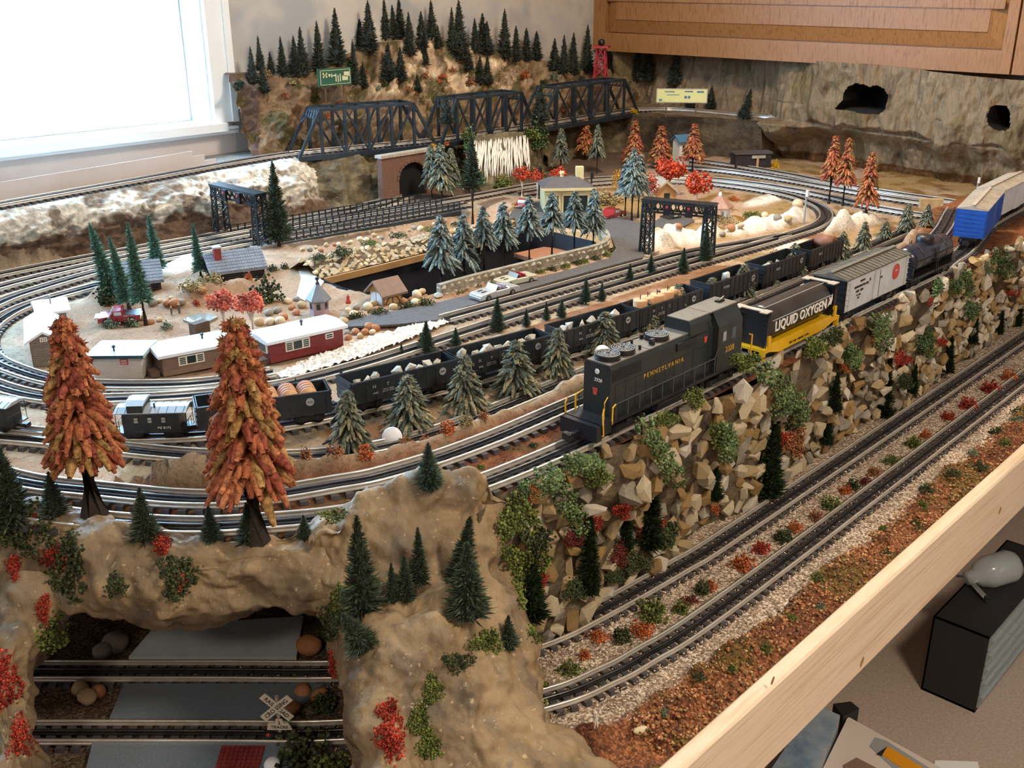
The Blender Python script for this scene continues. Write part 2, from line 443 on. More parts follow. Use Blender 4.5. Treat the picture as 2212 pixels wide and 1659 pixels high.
# ================================================================== track plan (centre lines, metres)
_b = [at(2050, 562, Z1), at(2082, 540, Z1), at(2110, 508, Z1), at(2136, 480, Z1), at(2212, 438, Z1), at(2300, 392, Z1)]
PLAN = {
 't1': (Z0, [(.12, 1.41), (.353, 1.157), (.521, .976), (.631, .858), (.735, .775), (.841, .730), (.934, .714), (1.1, .700), (1.26, .694), (2.1, .690), (3.3, .690)]),
 't2': (Z0, [(.05, 1.32), (.306, 1.046), (.46, .88), (.544, .79), (.65, .70), (.768, .640), (.833, .622), (.897, .612), (1.1, .600), (2.0, .598), (3.3, .598)]),
 'L1': (Z1, [(.30, 1.22), (.345, 1.10), (.405, .985), (.47, .895), (.533, .840), (.585, .803), (.66, .766), (.746, .741), (.897, .729), (1.05, .7285), (1.6, .7285), (1.85, .7285), (2.0, .7285)] + [(p[0], p[1]) for p in _b]),
 'L2': (Z1, [(.36, 1.25), (.399, 1.123), (.446, 1.038), (.501, .953), (.557, .900), (.631, .862), (.687, .839), (.801, .819), (.996, .814), (1.7, .814), (2.2, .83), (2.6, .93)]),
 'V': (Z2, [(.40, 1.50), (.497, 1.35), (.60, 1.17), (.665, 1.085), (.73, 1.022), (.797, .985), (.87, .966), (.97, .958), (1.23, .958), (1.8, .958), (2.5, .97)]),
 'G': (Z2, [(.40, 1.56), (.481, 1.415), (.516, 1.352), (.585, 1.266), (.66, 1.196), (.756, 1.140), (.841, 1.112), (.942, 1.088), (1.175, 1.048), (1.484, 1.018), (1.993, 1.0), (2.5, 1.0), (3.1, 1.02)]),
 'M1': (Z2, [(1.996, 2.02), (1.39, 2.076), (1.117, 2.092), (.986, 2.094), (.828, 2.056), (.741, 2.022), (.655, 1.955), (.59, 1.86), (.548, 1.74), (.545, 1.60), (.583, 1.469), (.672, 1.373), (.758, 1.310), (.850, 1.265), (.979, 1.246), (1.119, 1.242), (1.528, 1.235), (1.822, 1.218), (2.061, 1.2), (2.243, 1.188), (2.41, 1.19), (2.54, 1.235), (2.645, 1.324), (2.715, 1.479), (2.71, 1.692), (2.62, 1.86), (2.44, 1.97), (2.2, 2.01)]),
 'R4': (Z2, [(.871, 1.324), (.80, 1.345), (.724, 1.397), (.63, 1.51), (.597, 1.64), (.60, 1.74), (.635, 1.84), (.70, 1.92), (.785, 1.968), (.921, 1.992), (1.05, 2.0)]),
 'R2': (Z2, [(.60, 2.05), (.777, 2.125), (.993, 2.157), (1.191, 2.16), (1.424, 2.152), (1.75, 2.12), (2.05, 2.085), (2.35, 2.06), (2.6, 1.95), (2.75, 1.78), (2.79, 1.6), (2.78, 1.43), (2.755, 1.315), (2.71, 1.165), (2.70, .98)]),
 'R1': (Z2, [(.60, 2.19), (.82, 2.222), (1.08, 2.222), (1.312, 2.205), (1.55, 2.20), (1.75, 2.20), (1.92, 2.24), (2.05, 2.34)]),
 'F3': (Z2, [(2.86, 2.02), (2.92, 1.8), (2.92, 1.6), (2.89, 1.4), (2.86, 1.2), (2.86, 1.0)]),
 'F4': (Z2, [(3.03, 2.0), (3.03, 1.8), (3.00, 1.6), (2.965, 1.45), (2.935, 1.25), (2.93, 1.0)]),
 'M2': (Z2, [(1.244, 1.323), (1.5, 1.305), (1.788, 1.288), (1.95, 1.272), (2.11, 1.228), (2.26, 1.195)]),
 'U': (Z3, [(.62, 2.255), (.873, 2.293), (1.037, 2.316), (1.213, 2.34), (1.427, 2.376), (1.60, 2.398), (1.70, 2.40)]),
}
LINE = {k: smooth(v[1]) for k, v in PLAN.items()}
BRIDGE = [np.array(p) for p in [(1.70, 2.40), (2.123, 2.300), (2.544, 2.293), (3.118, 2.315)]]
LINE['UB'] = np.vstack([np.c_[np.linspace(a[0], b[0], 60), np.linspace(a[1], b[1], 60)] for a, b in zip(BRIDGE[:-1], BRIDGE[1:])])
LINE['UE'] = smooth([(3.118, 2.315), (3.25, 2.20), (3.27, 1.95), (3.3, 1.7)])

PIT_PX = [(693, 607), (800, 580), (925, 549), (1050, 520), (1120, 500), (1200, 507), (1285, 527), (1306, 546), (1200, 577), (1080, 606), (952, 638), (885, 646), (800, 640), (740, 626)]
PIT = [at(x, y, Z2 - 0.012)[:2] for x, y in PIT_PX]

# ================================================================== embankment / village / upper-line ground as one height field
MAT['terrain'] = M('layout_ground', (.80, .80, .80), (1, 1, 1), scale=120, rough=0.95, bump=0.55, bscale=420, vcol=True, c3=(.9, .88, .86), spec=0.2)
STEP = 0.0065
gx = np.arange(0.13, 3.46, STEP); gy = np.arange(0.655, 2.575, STEP)
GX, GY = np.meshgrid(gx, gy, indexing='ij'); XY = np.c_[GX.ravel(), GY.ravel()]
DL = {k: dist_to(XY, LINE[k][::2]) for k in LINE}
P3 = np.c_[XY, np.zeros(len(XY))]
n1 = fbm(P3 * 6, 4); n2 = fbm(P3 * 25 + 5, 4); n3 = fbm(P3 * 70 + 9, 3)
def yline(k, x):
    l = LINE[k]; o = np.argsort(l[:, 0]); return np.interp(x, l[o, 0], l[o, 1])
x_, y_ = XY[:, 0], XY[:, 1]
base = np.full(len(XY), Z2 - 0.0115)
dtr = np.minimum.reduce([DL[k] for k in ('V', 'G', 'M1', 'R4', 'R2', 'R1', 'F3', 'F4', 'M2')])
base += sstep(0.028, 0.07, dtr) * (0.006 * n1 + 0.003 * n2)
# embankment that carries the two upper lines
yr = yline('L2', x_) + 0.045 + 0.008 * n1
l1y = yline('L1', x_)
yr = np.maximum(yr, np.where(x_ > 2.0, l1y + 0.05, 0))
emb = 1 - sstep(0.0, 0.05, y_ - yr)
H = base * (1 - emb) + (Z1 - 0.0115) * emb
dL = np.minimum(DL['L1'], DL['L2'])
H += emb * sstep(0.026, 0.05, dL) * 0.003 * (n2 + 0.3)
# plaster lip beyond the inner of the two lines, higher round the curve
lip = np.exp(-((y_ - yr - 0.012) / 0.014) ** 2) * sstep(0.030, 0.042, DL['L2'])
H += lip * (0.012 + 0.006 * n2 + np.clip(0.80 - x_, 0, 0.3) * 0.11) * (x_ < 2.3)
# bank of the upper line along the window wall
du = DL['U']
behind = y_ > yline('U', x_)
up = np.where(behind, 1.0, 1 - sstep(0.030, 0.050, du)) * (x_ < 1.72)
up *= 1 - sstep(1.66, 1.80, x_ + 0.03 * n1)
H = H * (1 - up) + (Z3 - 0.0115) * up
rough_up = np.clip(4 * up * (1 - up), 0, 1)
H += rough_up * 0.004 * n2
# gully beside the trestle, white rock outcrops on the plain
gul = np.exp(-(((y_ - 1.945) / 0.06) ** 2)) * sstep(1.42, 1.5, x_) * (1 - sstep(2.0, 2.1, x_))
H -= gul * 0.03 * sstep(0.03, 0.06, dtr)
def outcrop(px, py, rx, ry, h, rz=0.0):
    c = at(px, py, Z2 - 0.01); ca, sa = math.cos(rz), math.sin(rz)
    u = ((x_ - c[0]) * ca + (y_ - c[1]) * sa) / rx; v = (-(x_ - c[0]) * sa + (y_ - c[1]) * ca) / ry
    g = np.exp(-(u * u + v * v) ** 2)
    return g, g * h * (1 + 0.35 * n2 + 0.3 * n1)
white = np.zeros(len(XY))
for a in [(1440, 522, .07, .035, .028), (1520, 512, .07, .028, .020), (1620, 494, .09, .032, .026), (1690, 482, .07, .03, .030), (1730, 470, .04, .03, .018),
          (1600, 545, .09, .018, .018), (1500, 568, .05, .016, .014), (1700, 528, .08, .02, .018), (1815, 492, .085, .03, .050), (1870, 478, .06, .03, .030),
          (400, 575, .07, .03, .018), (1660, 430, .10, .03, .010)]:
    g, h = outcrop(*a)
    ok = sstep(0.030, 0.05, dtr)
    H += h * ok; white = np.maximum(white, g * ok)
for a in [(470, 640, .10, .035, .022), (250, 640, .05, .04, .02), (1560, 470, .12, .05, .012)]:
    g, h = outcrop(*a); H += h * sstep(0.030, 0.05, dtr)

# own colours of the ground zones
def C(h): return np.array(_lin(h)[:3])
col = np.empty((len(XY), 3)); col[:] = C('BDA086')
def paint(w, c):
    global col
    w = np.clip(w, 0, 1)[:, None]; col = col * (1 - w) + C(c) * w
paint(sstep(-0.2, 0.6, n1), 'A98A6E')
paint(sstep(.1, .5, n2 + .4 * n1) * .6, '94745A')
paint((x_ > 1.9) * (y_ < 1.9) * sstep(-.3, .3, n1), 'A58A5E')
paint((x_ > 2.0) * (y_ < 1.95) * sstep(.1, .5, n2), '8A6A3C')
paint((y_ > 2.12) * 1.0, '8B7460'); paint((y_ > 2.0) * (x_ > 1.4) * 0.8, '5E4D40')
paint((dtr < 0.047) * 0.95, 'B7A48A'); paint((dtr < 0.047) * sstep(.0, .25, n3) * 0.5, '8F7C66')
vz = (y_ < yr + 0.33) & (y_ > yr + 0.03) & (y_ < 1.20)
paint(vz * sstep(-.2, .2, n2) * 0.75, '8A7450'); paint(vz * sstep(.1, .35, n1 + .4 * n2) * .7, '7A4A28')
paint(emb, '6E4028'); paint(emb * sstep(.0, .3, n3), '8A5A3C'); paint(emb * sstep(.25, .5, n2) * .6, '555030')
paint((x_ > 2.0) * emb * sstep(.03, .06, dL), '8C5A38')
paint(np.clip(lip * 1.4, 0, 1) * (x_ < 2.3), '9A8268'); paint(np.clip(lip * 1.4, 0, 1) * sstep(.1, .5, n2) * .6, 'B9A48C')
upb = sstep(0.03, 0.2, up)
paint(upb, '7E6A58'); paint((up > .97) * 1.0, '8E8880')
paint(np.clip(white * 2, 0, 1), 'EFE8DA'); paint(np.clip(white * 2, 0, 1) * sstep(.15, .5, n2) * .7, 'B3A48C')
keep = (y_ > np.where(x_ < 0.80, l1y - 0.032, 0.692 + 0.01 * n1)) & ~in_poly(XY, PIT)
keep = keep.reshape(GX.shape); nx, ny = GX.shape
ok = keep[:-1, :-1] & keep[1:, :-1] & keep[1:, 1:] & keep[:-1, 1:]
I, J = np.nonzero(ok); idx = lambda i, j: i * ny + j
F = np.c_[idx(I, J), idx(I + 1, J), idx(I + 1, J + 1), idx(I, J + 1)]
used = np.unique(F); remap = np.full(len(XY), -1); remap[used] = np.arange(len(used))
HH = H.reshape(GX.shape)
ground = np_mesh('layout_ground', np.c_[XY, H][used], remap[F], MAT['terrain'], smooth=True, col=col[used])
ground['kind'] = 'structure'
GRX, GRY, GNX, GNY = gx, gy, nx, ny
def gz(x, y):
    """height of the modelled ground at x, y"""
    i = int(np.clip(round((x - GRX[0]) / STEP), 0, GNX - 1)); j = int(np.clip(round((y - GRY[0]) / STEP), 0, GNY - 1))
    return float(HH[i, j])
def on_ground(px, py, z=Z2 - 0.011):
    """point where the sight line through a pixel meets the modelled ground"""
    p = at(px, py, z)
    for _ in range(6):
        p = at(px, py, gz(p[0], p[1]))
    return np.array([p[0], p[1], gz(p[0], p[1])])

# ---- pit in the middle of the table: dark lining
MAT['pit'] = M('near_black_lining', '17181C', '22242A', scale=20, rough=0.8)  # near-black on the pit walls and floor
MAT['pit_wood'] = M('pit_plywood', '8A5436', 'A06A48', scale=8, rough=0.7, stretch=(2, 12, 12))
n = len(PIT); zb = 0.02
_m = MB(); _m.add([(p[0], p[1], Z2 - 0.006) for p in PIT] + [(p[0], p[1], zb) for p in PIT], [(i, (i + 1) % n, n + (i + 1) % n, n + i) for i in range(n)] + [tuple(range(n, 2 * n))])
o = _m.build('pit_lining', MAT['pit']); o['kind'] = 'structure'
a, b = at(1130, 545, Z2 - 0.06), at(1290, 530, Z2 - 0.06)
o = MB().bar(at(1140, 560, Z2 - 0.05), at(1285, 528, Z2 - 0.05), 0.10, 0.01).build('plywood_shelf', MAT['pit_wood'])
tag(o, 'reddish plywood shelf edge showing inside the black pit behind the stone wall', 'shelf')

# ================================================================== lower shelf (front tracks, road under the rock arch)
MAT['shelf'] = M_grains('shelf_ground', ['7C6C5C', 'A08C78', 'CDB9A2', 'E0D0BC', 'B49C84', '8E7A66'], 330, vcol=True)
STEP2 = 0.0055
SHX = np.arange(-0.05, 3.35, STEP2); SHY = np.arange(0.30, 1.50, STEP2)
SX, SY = np.meshgrid(SHX, SHY, indexing='ij'); S = np.c_[SX.ravel(), SY.ravel()]
d1, d2 = dist_to(S, LINE['t1'][::2]), dist_to(S, LINE['t2'][::2]); dm = np.minimum(d1, d2)
Q = np.c_[S, np.zeros(len(S))]; m1, m2, m3 = fbm(Q * 9, 4), fbm(Q * 40 + 3, 4), fbm(Q * 130, 3)
sz = np.full(len(S), -0.0115) + sstep(0.03, 0.06, dm) * (0.003 * m1 + 0.003 * m2)
yt2 = yline('t2', S[:, 0]); front = yt2 - S[:, 1]
scrub = sstep(0.050, 0.062, front + 0.008 * m1) * (S[:, 0] > .72)
sz += scrub * (0.004 + 0.007 * m2 + 0.004 * m3)
col2 = np.empty((len(S), 3)); col2[:] = 1.0
def paint2(w, c):
    global col2
    w = np.clip(w, 0, 1)[:, None]; col2 = col2 * (1 - w) + np.array(c) * w
paint2(scrub, C('C08860')); paint2(scrub * sstep(.0, .4, m2), C('946040')); paint2(scrub * sstep(.25, .5, m1 + .3 * m2), C('8A7A3A'))
paint2((S[:, 0] < .72) * 1.0, C('8A8074'))
keep2 = ((S[:, 1] > 0.474) | (S[:, 0] < 0.7)) & (S[:, 1] < np.where(S[:, 0] > .9, .80, 1.5))
k2 = keep2.reshape(SX.shape); ok = k2[:-1, :-1] & k2[1:, :-1] & k2[1:, 1:] & k2[:-1, 1:]
I, J = np.nonzero(ok); ny2 = SX.shape[1]
F = np.c_[I * ny2 + J, (I + 1) * ny2 + J, (I + 1) * ny2 + J + 1, I * ny2 + J + 1]
used = np.unique(F); remap = np.full(len(S), -1); remap[used] = np.arange(len(used))
o = np_mesh('lower_shelf_ground', np.c_[S, sz][used], remap[F], MAT['shelf'], smooth=True, col=col2[used]); o['kind'] = 'structure'
SZ = sz.reshape(SX.shape)
def shelf_z(x, y):
    i = int(np.clip(round((x - SHX[0]) / STEP2), 0, len(SHX) - 1)); j = int(np.clip(round((y - SHY[0]) / STEP2), 0, len(SHY) - 1)); return float(SZ[i, j])
o = MB().span(-0.05, 3.35, 0.476, 2.55, -0.045, -0.022).build('table_deck', M('table_plywood', '9A7A55', 'A88860', scale=8, rough=.8)); o['kind'] = 'structure'
# fascia board along the front edge
fas = thing('fascia_board', 'pale planed pine board edging the front of the lower track shelf', 'board', (1.6, 0.462, -0.04))
_f = MB(); e = 0.003; hw, hz = 0.011, 0.058
_f.prism([(-hw, -hz), (hw, -hz), (hw, hz - e), (hw - e, hz), (-hw + e, hz), (-hw, hz - e)], -1.75, 1.75, 'x')
_f.build('plank', MAT['pine_board'], fas)
for (px, py, r) in [(1862, 1430, .0085), (2160, 1103, .008), (1669, 1470, .006)]:
    p = at_y(px, py, 0.4505)
    k = MB().lathe([(r * .5, -0.0006), (r * .5, 0.0004)], 14, axis='y').build('knot', MAT['knot'], fas)
    k.location = (p[0] - 1.6, -0.0115, p[2] + 0.04); k.scale = (0.7, 1, 1.7); k.rotation_euler = (0, 0.5, 0)
for k_, xx in enumerate((0.75, 2.0, 3.1)):
    o = MB().box((xx, 1.0, (FLOOR_Z - 0.045) / 2), (0.06, 0.06, -FLOOR_Z - 0.045)).build('table_leg', M('table_leg_wood', '8A6A45', rough=.7)); o['kind'] = 'structure'

# ================================================================== tracks
MAT['rail'] = M('nickel_rail', 'F0EADE', 'E2DACC', scale=30, rough=0.22, metal=0.6)
MAT['rail_mid'] = M('blackened_centre_rail', '4E4E54', '605E5E', scale=30, rough=0.3, metal=.8)
MAT['tie'] = M('black_plastic_tie', '3C383A', '4A4547', scale=80, rough=0.55)
GAUGE, PITCH_T = 0.0318, 0.0172
_tie = MB().box((0, 0, 0), (0.0095, 0.050, 0.0060), taper=0.94).build('tie', MAT['tie']); TIE_ME = _tie.data; bpy.data.objects.remove(_tie)
def rail_mesh(c, off, z, name, mat, parent):
    t, nn = normals(c); c = c + nn * off; k = len(c)
    prof = [(-.0022, -.0062), (.0022, -.0062), (.0007, -.0050), (.0007, -.0022), (.0016, -.0014), (.0014, 0), (-.0014, 0), (-.0016, -.0014), (-.0007, -.0022), (-.0007, -.0050)]
    m = len(prof); v = np.zeros((k, m, 3))
    for j, (a, b) in enumerate(prof):
        v[:, j, :2] = c + nn * a; v[:, j, 2] = z + b
    f = [(i * m + j, i * m + (j + 1) % m, (i + 1) * m + (j + 1) % m, (i + 1) * m + j) for i in range(k - 1) for j in range(m)]
    return np_mesh(name, v.reshape(-1, 3), f, mat, parent)
def track(key, label, single=300, z=None, line=None, seen=None):
    c = LINE[line or key]; z = PLAN[key][0] if z is None else z
    t = thing('railway_track', label, 'track', (0, 0, 0))
    for off, nm, mt in ((GAUGE / 2, 'rail', 'rail'), (-GAUGE / 2, 'rail', 'rail'), (0, 'centre_rail', 'rail_mid')):
        rail_mesh(c, off, z, nm, MAT[mt], t)
    s = np.r_[0, np.cumsum(np.linalg.norm(np.diff(c, axis=0), axis=1))]
    q = np.arange(PITCH_T / 2, s[-1], PITCH_T)
    px_, py_ = np.interp(q, s, c[:, 0]), np.interp(q, s, c[:, 1]); tt, _ = normals(c)
    ang = np.unwrap(np.arctan2(tt[:, 1], tt[:, 0])); an = np.interp(q, s, ang)
    dpt = np.hypot(px_, py_); vis = np.ones(len(q), bool) if seen is None else seen(px_, py_)
    order = np.argsort(np.where(vis, dpt, 99)); singles = set(order[:single].tolist()) if single else set()
    rest = MB()
    for i in range(len(q)):
        if i in singles and vis[i]:
            link_mesh('tie', TIE_ME, t, (px_[i], py_[i], z - 0.0092), (0, 0, an[i]))
        else:
            rest.box((px_[i], py_[i], z - 0.0092), (0.0095, 0.050, 0.006), rz=an[i], taper=.94)
    if rest.v:
        r = rest.build('distant_ties', MAT['tie'], t); r['kind'] = 'stuff'
    return t
def frame_seen(zz):
    def f(x, y):
        v = np.c_[x, y, np.full(len(x), zz)] - CAM; d = v @ FWD
        u = W_PX / 2 + F_PX * (v @ RIGHT) / d; w = H_PX / 2 - F_PX * (v @ UP) / d
        return (u > -10) & (u < 2222) & (w < 1670) & (d > 0)
    return f
track('t1', 'three-rail track at the foot of the stone wall', seen=frame_seen(0))
track('t2', 'three-rail track nearest the pine board edge', seen=frame_seen(0))
track('L1', 'embankment track carrying the green diesel locomotive', seen=frame_seen(.25))
track('L2', 'empty inner track curving behind the tall orange pines', 200, seen=frame_seen(.25))
track('V', 'track hidden behind the row of grey-green pines', 110, seen=frame_seen(.2))
track('G', 'track under the line of black gondola cars', 60, seen=frame_seen(.2))
track('M1', 'outer oval track passing below the white mobile homes', 250, seen=frame_seen(.2))
track('R4', 'inner curved siding around the village, ending at the red mobile home', 120, seen=frame_seen(.2))
track('M2', 'siding ending at the white gravel beside the road', 60, seen=frame_seen(.2))
track('R2', 'rear track running behind the trestle railings', 60, seen=frame_seen(.2))
track('R1', 'rearmost plain track leading to the brick tunnel portal', 40, seen=frame_seen(.2))
track('F3', 'far curved track with glinting ties below the cliff', 0)
track('F4', 'track running along the very foot of the cliff', 0)
track('U', 'upper track on the white bank under the window', 60, seen=frame_seen(.33))
track('U', 'track lying on the decks of the truss bridge', 0, line='UB')
track('U', 'upper track on the ledge beyond the truss bridge', 0, line='UE')

# low painted backboard right behind the upper track under the window
_c = LINE['U'][LINE['U'][:, 0] < 1.52]; _t, _n = normals(_c); _q = MB()
for a_, b_ in zip((_c + _n * .036)[:-3:3], (_c + _n * .036)[3::3]):
    h_ = .050 * min(1.0, max(.12, (1.53 - b_[0]) / .12)); _q.bar((a_[0], a_[1], Z3 - .015 + h_ / 2), (b_[0], b_[1], Z3 - .015 + h_ / 2), .0012, h_)
o = _q.build('backboard', MAT['wallpaint']); o['kind'] = 'structure'

# ================================================================== rock surfaces
def M_rock(name, cols, scale, streak=(1, 1, 1), bump=0.6, vcol=False, speck=None):
    m = bpy.data.materials.new(name); m.use_nodes = True
    nt = m.node_tree; N, Lk = nt.nodes, nt.links; b = N['Principled BSDF']; b.inputs['Roughness'].default_value = 0.62
    b.inputs['Specular IOR Level'].default_value = 0.35
    tc = N.new('ShaderNodeTexCoord'); mp = N.new('ShaderNodeMapping'); mp.inputs['Scale'].default_value = streak
    Lk.new(tc.outputs['Object'], mp.inputs['Vector'])
    no = N.new('ShaderNodeTexNoise'); no.inputs['Scale'].default_value = scale; no.inputs['Detail'].default_value = 6; no.inputs['Roughness'].default_value = 0.62
    no.inputs['Distortion'].default_value = 0.6
    Lk.new(mp.outputs['Vector'], no.inputs['Vector'])
    r = N.new('ShaderNodeValToRGB'); el = r.color_ramp.elements
    while len(el) < len(cols): el.new(0.5)
    for i, c in enumerate(cols):
        el[i].position = 0.30 + 0.40 * i / (len(cols) - 1); el[i].color = _lin(c)
    Lk.new(no.outputs['Fac'], r.inputs['Fac']); out = r.outputs['Color']
    if speck:
        n2 = N.new('ShaderNodeTexNoise'); n2.inputs['Scale'].default_value = scale * 14; n2.inputs['Detail'].default_value = 2
        Lk.new(tc.outputs['Object'], n2.inputs['Vector'])
        r2 = N.new('ShaderNodeValToRGB'); r2.color_ramp.elements[0].position = 0.66; r2.color_ramp.elements[1].position = 0.72
        r2.color_ramp.elements[0].color = (0, 0, 0, 1); r2.color_ramp.elements[1].color = (1, 1, 1, 1)
        Lk.new(n2.outputs['Fac'], r2.inputs['Fac'])
        mx = N.new('ShaderNodeMixRGB'); Lk.new(r2.outputs['Color'], mx.inputs['Fac']); Lk.new(out, mx.inputs['Color1']); mx.inputs['Color2'].default_value = _lin(speck); out = mx.outputs['Color']
    if vcol:
        at_ = N.new('ShaderNodeVertexColor'); at_.layer_name = 'Col'
        mx = N.new('ShaderNodeMixRGB'); mx.blend_type = 'MULTIPLY'; mx.inputs['Fac'].default_value = 1
        Lk.new(at_.outputs['Color'], mx.inputs['Color1']); Lk.new(out, mx.inputs['Color2']); out = mx.outputs['Color']
    Lk.new(out, b.inputs['Base Color'])
    nb = N.new('ShaderNodeTexNoise'); nb.inputs['Scale'].default_value = scale * 5; nb.inputs['Detail'].default_value = 6
    Lk.new(mp.outputs['Vector'], nb.inputs['Vector'])
    bp = N.new('ShaderNodeBump'); bp.inputs['Strength'].default_value = bump; bp.inputs['Distance'].default_value = 0.006
    Lk.new(nb.outputs['Fac'], bp.inputs['Height']); Lk.new(bp.outputs['Normal'], b.inputs['Normal'])
    return m
MAT['plaster'] = M_rock('painted_plaster_rock', ['564D46', '74644F', '8A7558', '96805F', '6A6257'], 13, (1, 1, 0.7), 0.75, speck='B09C7C')
MAT['cliff'] = M_rock('brown_cliff_rock', ['4E4234', '74624C', '8A765C', '786852', '98866C'], 18, (1, 1, 0.5), 0.9, vcol=True)
MAT['mountain'] = M_rock('mountain_rock', ['6A5C50', '8E7E6C', 'A89884', 'C4B49C'], 18, (1, 1, 0.6), 0.8, vcol=True)
MAT['wallbase'] = M_rock('stone_wall_mortar', ['3A3226', '5E5240', '7C6B52'], 24, bump=0.8)

def upsample(rows, nu, nv):
    """Catmull-Rom refinement of a rectangular net of 3-D points"""
    a = np.asarray(rows, float)
    def cr(a, n):
        p = np.concatenate([2 * a[:1] - a[1:2], a, 2 * a[-1:] - a[-2:-1]]); out = []
        for i in range(1, len(p) - 2):
            A, B, Cc, D = p[i - 1], p[i], p[i + 1], p[i + 2]
            for t in np.linspace(0, 1, n, endpoint=False):
                out.append(0.5 * (2 * B + (Cc - A) * t + (2 * A - 5 * B + 4 * Cc - D) * t * t + (3 * B - A - 3 * Cc + D) * t ** 3))
        out.append(p[-2]); return np.array(out)
    a = cr(a, nv); a = cr(np.swapaxes(a, 0, 1), nu); return np.swapaxes(a, 0, 1)
def net_faces(r, c, off=0):
    i, j = np.meshgrid(np.arange(r - 1), np.arange(c - 1), indexing='ij'); i, j = i.ravel(), j.ravel()
    return np.c_[i * c + j, i * c + j + 1, (i + 1) * c + j + 1, (i + 1) * c + j] + off
def net_normals(a):
    du = np.gradient(a, axis=1); dv = np.gradient(a, axis=0); nrm = np.cross(du, dv)
    return nrm / (np.linalg.norm(nrm, axis=2)[:, :, None] + 1e-12)
def sheet(rows, nu, nv, amp=(0.012, 0.005), freq=(9, 34), seed=0, fade_top=0):
    a = upsample(rows, nu, nv); nn = net_normals(a)
    d = amp[0] * fbm(a * freq[0] + seed, 3) + amp[1] * fbm(a * freq[1] + seed, 4)
    return a + nn * d[:, :, None]
def px_rows(rows):
    return [[at_d(*p) for p in r] for r in rows]

# ---- plaster rock arch over the road (left leg, lintel, right spur)
lint = px_rows([
 [(-120, 1060, 1.185), (-40, 1075, 1.165), (60, 1100, 1.145), (160, 1118, 1.125), (280, 1148, 1.095), (400, 1176, 1.08), (520, 1182, 1.075), (640, 1164, 1.09), (740, 1130, 1.11), (800, 1108, 1.13)],
 [(-120, 1030, 1.17), (-40, 1045, 1.15), (60, 1072, 1.13), (160, 1088, 1.11), (280, 1118, 1.08), (400, 1146, 1.065), (520, 1152, 1.06), (640, 1134, 1.075), (740, 1098, 1.10), (800, 1075, 1.12)],
 [(-120, 1080, 1.14), (-40, 1095, 1.12), (60, 1112, 1.10), (160, 1128, 1.08), (280, 1160, 1.05), (400, 1185, 1.04), (520, 1190, 1.035), (640, 1178, 1.05), (740, 1150, 1.07), (800, 1130, 1.08)],
 [(-120, 1160, 1.13), (-40, 1170, 1.11), (60, 1185, 1.085), (160, 1200, 1.065), (280, 1225, 1.045), (400, 1240, 1.03), (520, 1245, 1.03), (640, 1240, 1.045), (740, 1230, 1.06), (800, 1220, 1.06)],
 [(-120, 1260, 1.12), (-40, 1265, 1.10), (60, 1270, 1.08), (160, 1290, 1.06), (280, 1300, 1.05), (400, 1302, 1.04), (520, 1300, 1.04), (640, 1290, 1.05), (740, 1290, 1.05), (800, 1290, 1.05)],
 [(-120, 1330, 1.12), (-40, 1330, 1.11), (60, 1330, 1.09), (160, 1338, 1.08), (280, 1336, 1.08), (400, 1332, 1.07), (520, 1330, 1.06), (640, 1322, 1.06), (740, 1330, 1.06), (800, 1340, 1.06)],
 [(-120, 1325, 1.20), (-40, 1320, 1.19), (60, 1320, 1.17), (160, 1322, 1.16), (280, 1318, 1.16), (400, 1318, 1.15), (520, 1318, 1.14), (640, 1315, 1.14), (740, 1320, 1.14), (800, 1330, 1.14)]])
left = px_rows([
 [(-150, 1240, 1.14), (-60, 1240, 1.11), (20, 1235, 1.08), (90, 1240, 1.08), (140, 1260, 1.09), (170, 1290, 1.16)],
 [(-150, 1340, 1.10), (-60, 1340, 1.07), (20, 1340, 1.05), (90, 1345, 1.06), (135, 1350, 1.08), (160, 1350, 1.16)],
 [(-150, 1440, 1.06), (-60, 1440, 1.03), (10, 1440, 1.01), (50, 1445, 1.03), (75, 1450, 1.06), (105, 1450, 1.14)],
 [(-150, 1550, 1.02), (-60, 1550, 0.99), (5, 1550, .975), (40, 1550, 0.99), (62, 1550, 1.02), (80, 1550, 1.10)],
 [(-150, 1660, 0.99), (-60, 1660, 0.96), (10, 1660, .945), (55, 1660, .96), (78, 1660, 0.99), (95, 1660, 1.07)],
 [(-150, 1760, 0.97), (-60, 1760, 0.94), (10, 1760, .925), (60, 1760, .94), (85, 1760, 0.97), (100, 1760, 1.04)]])
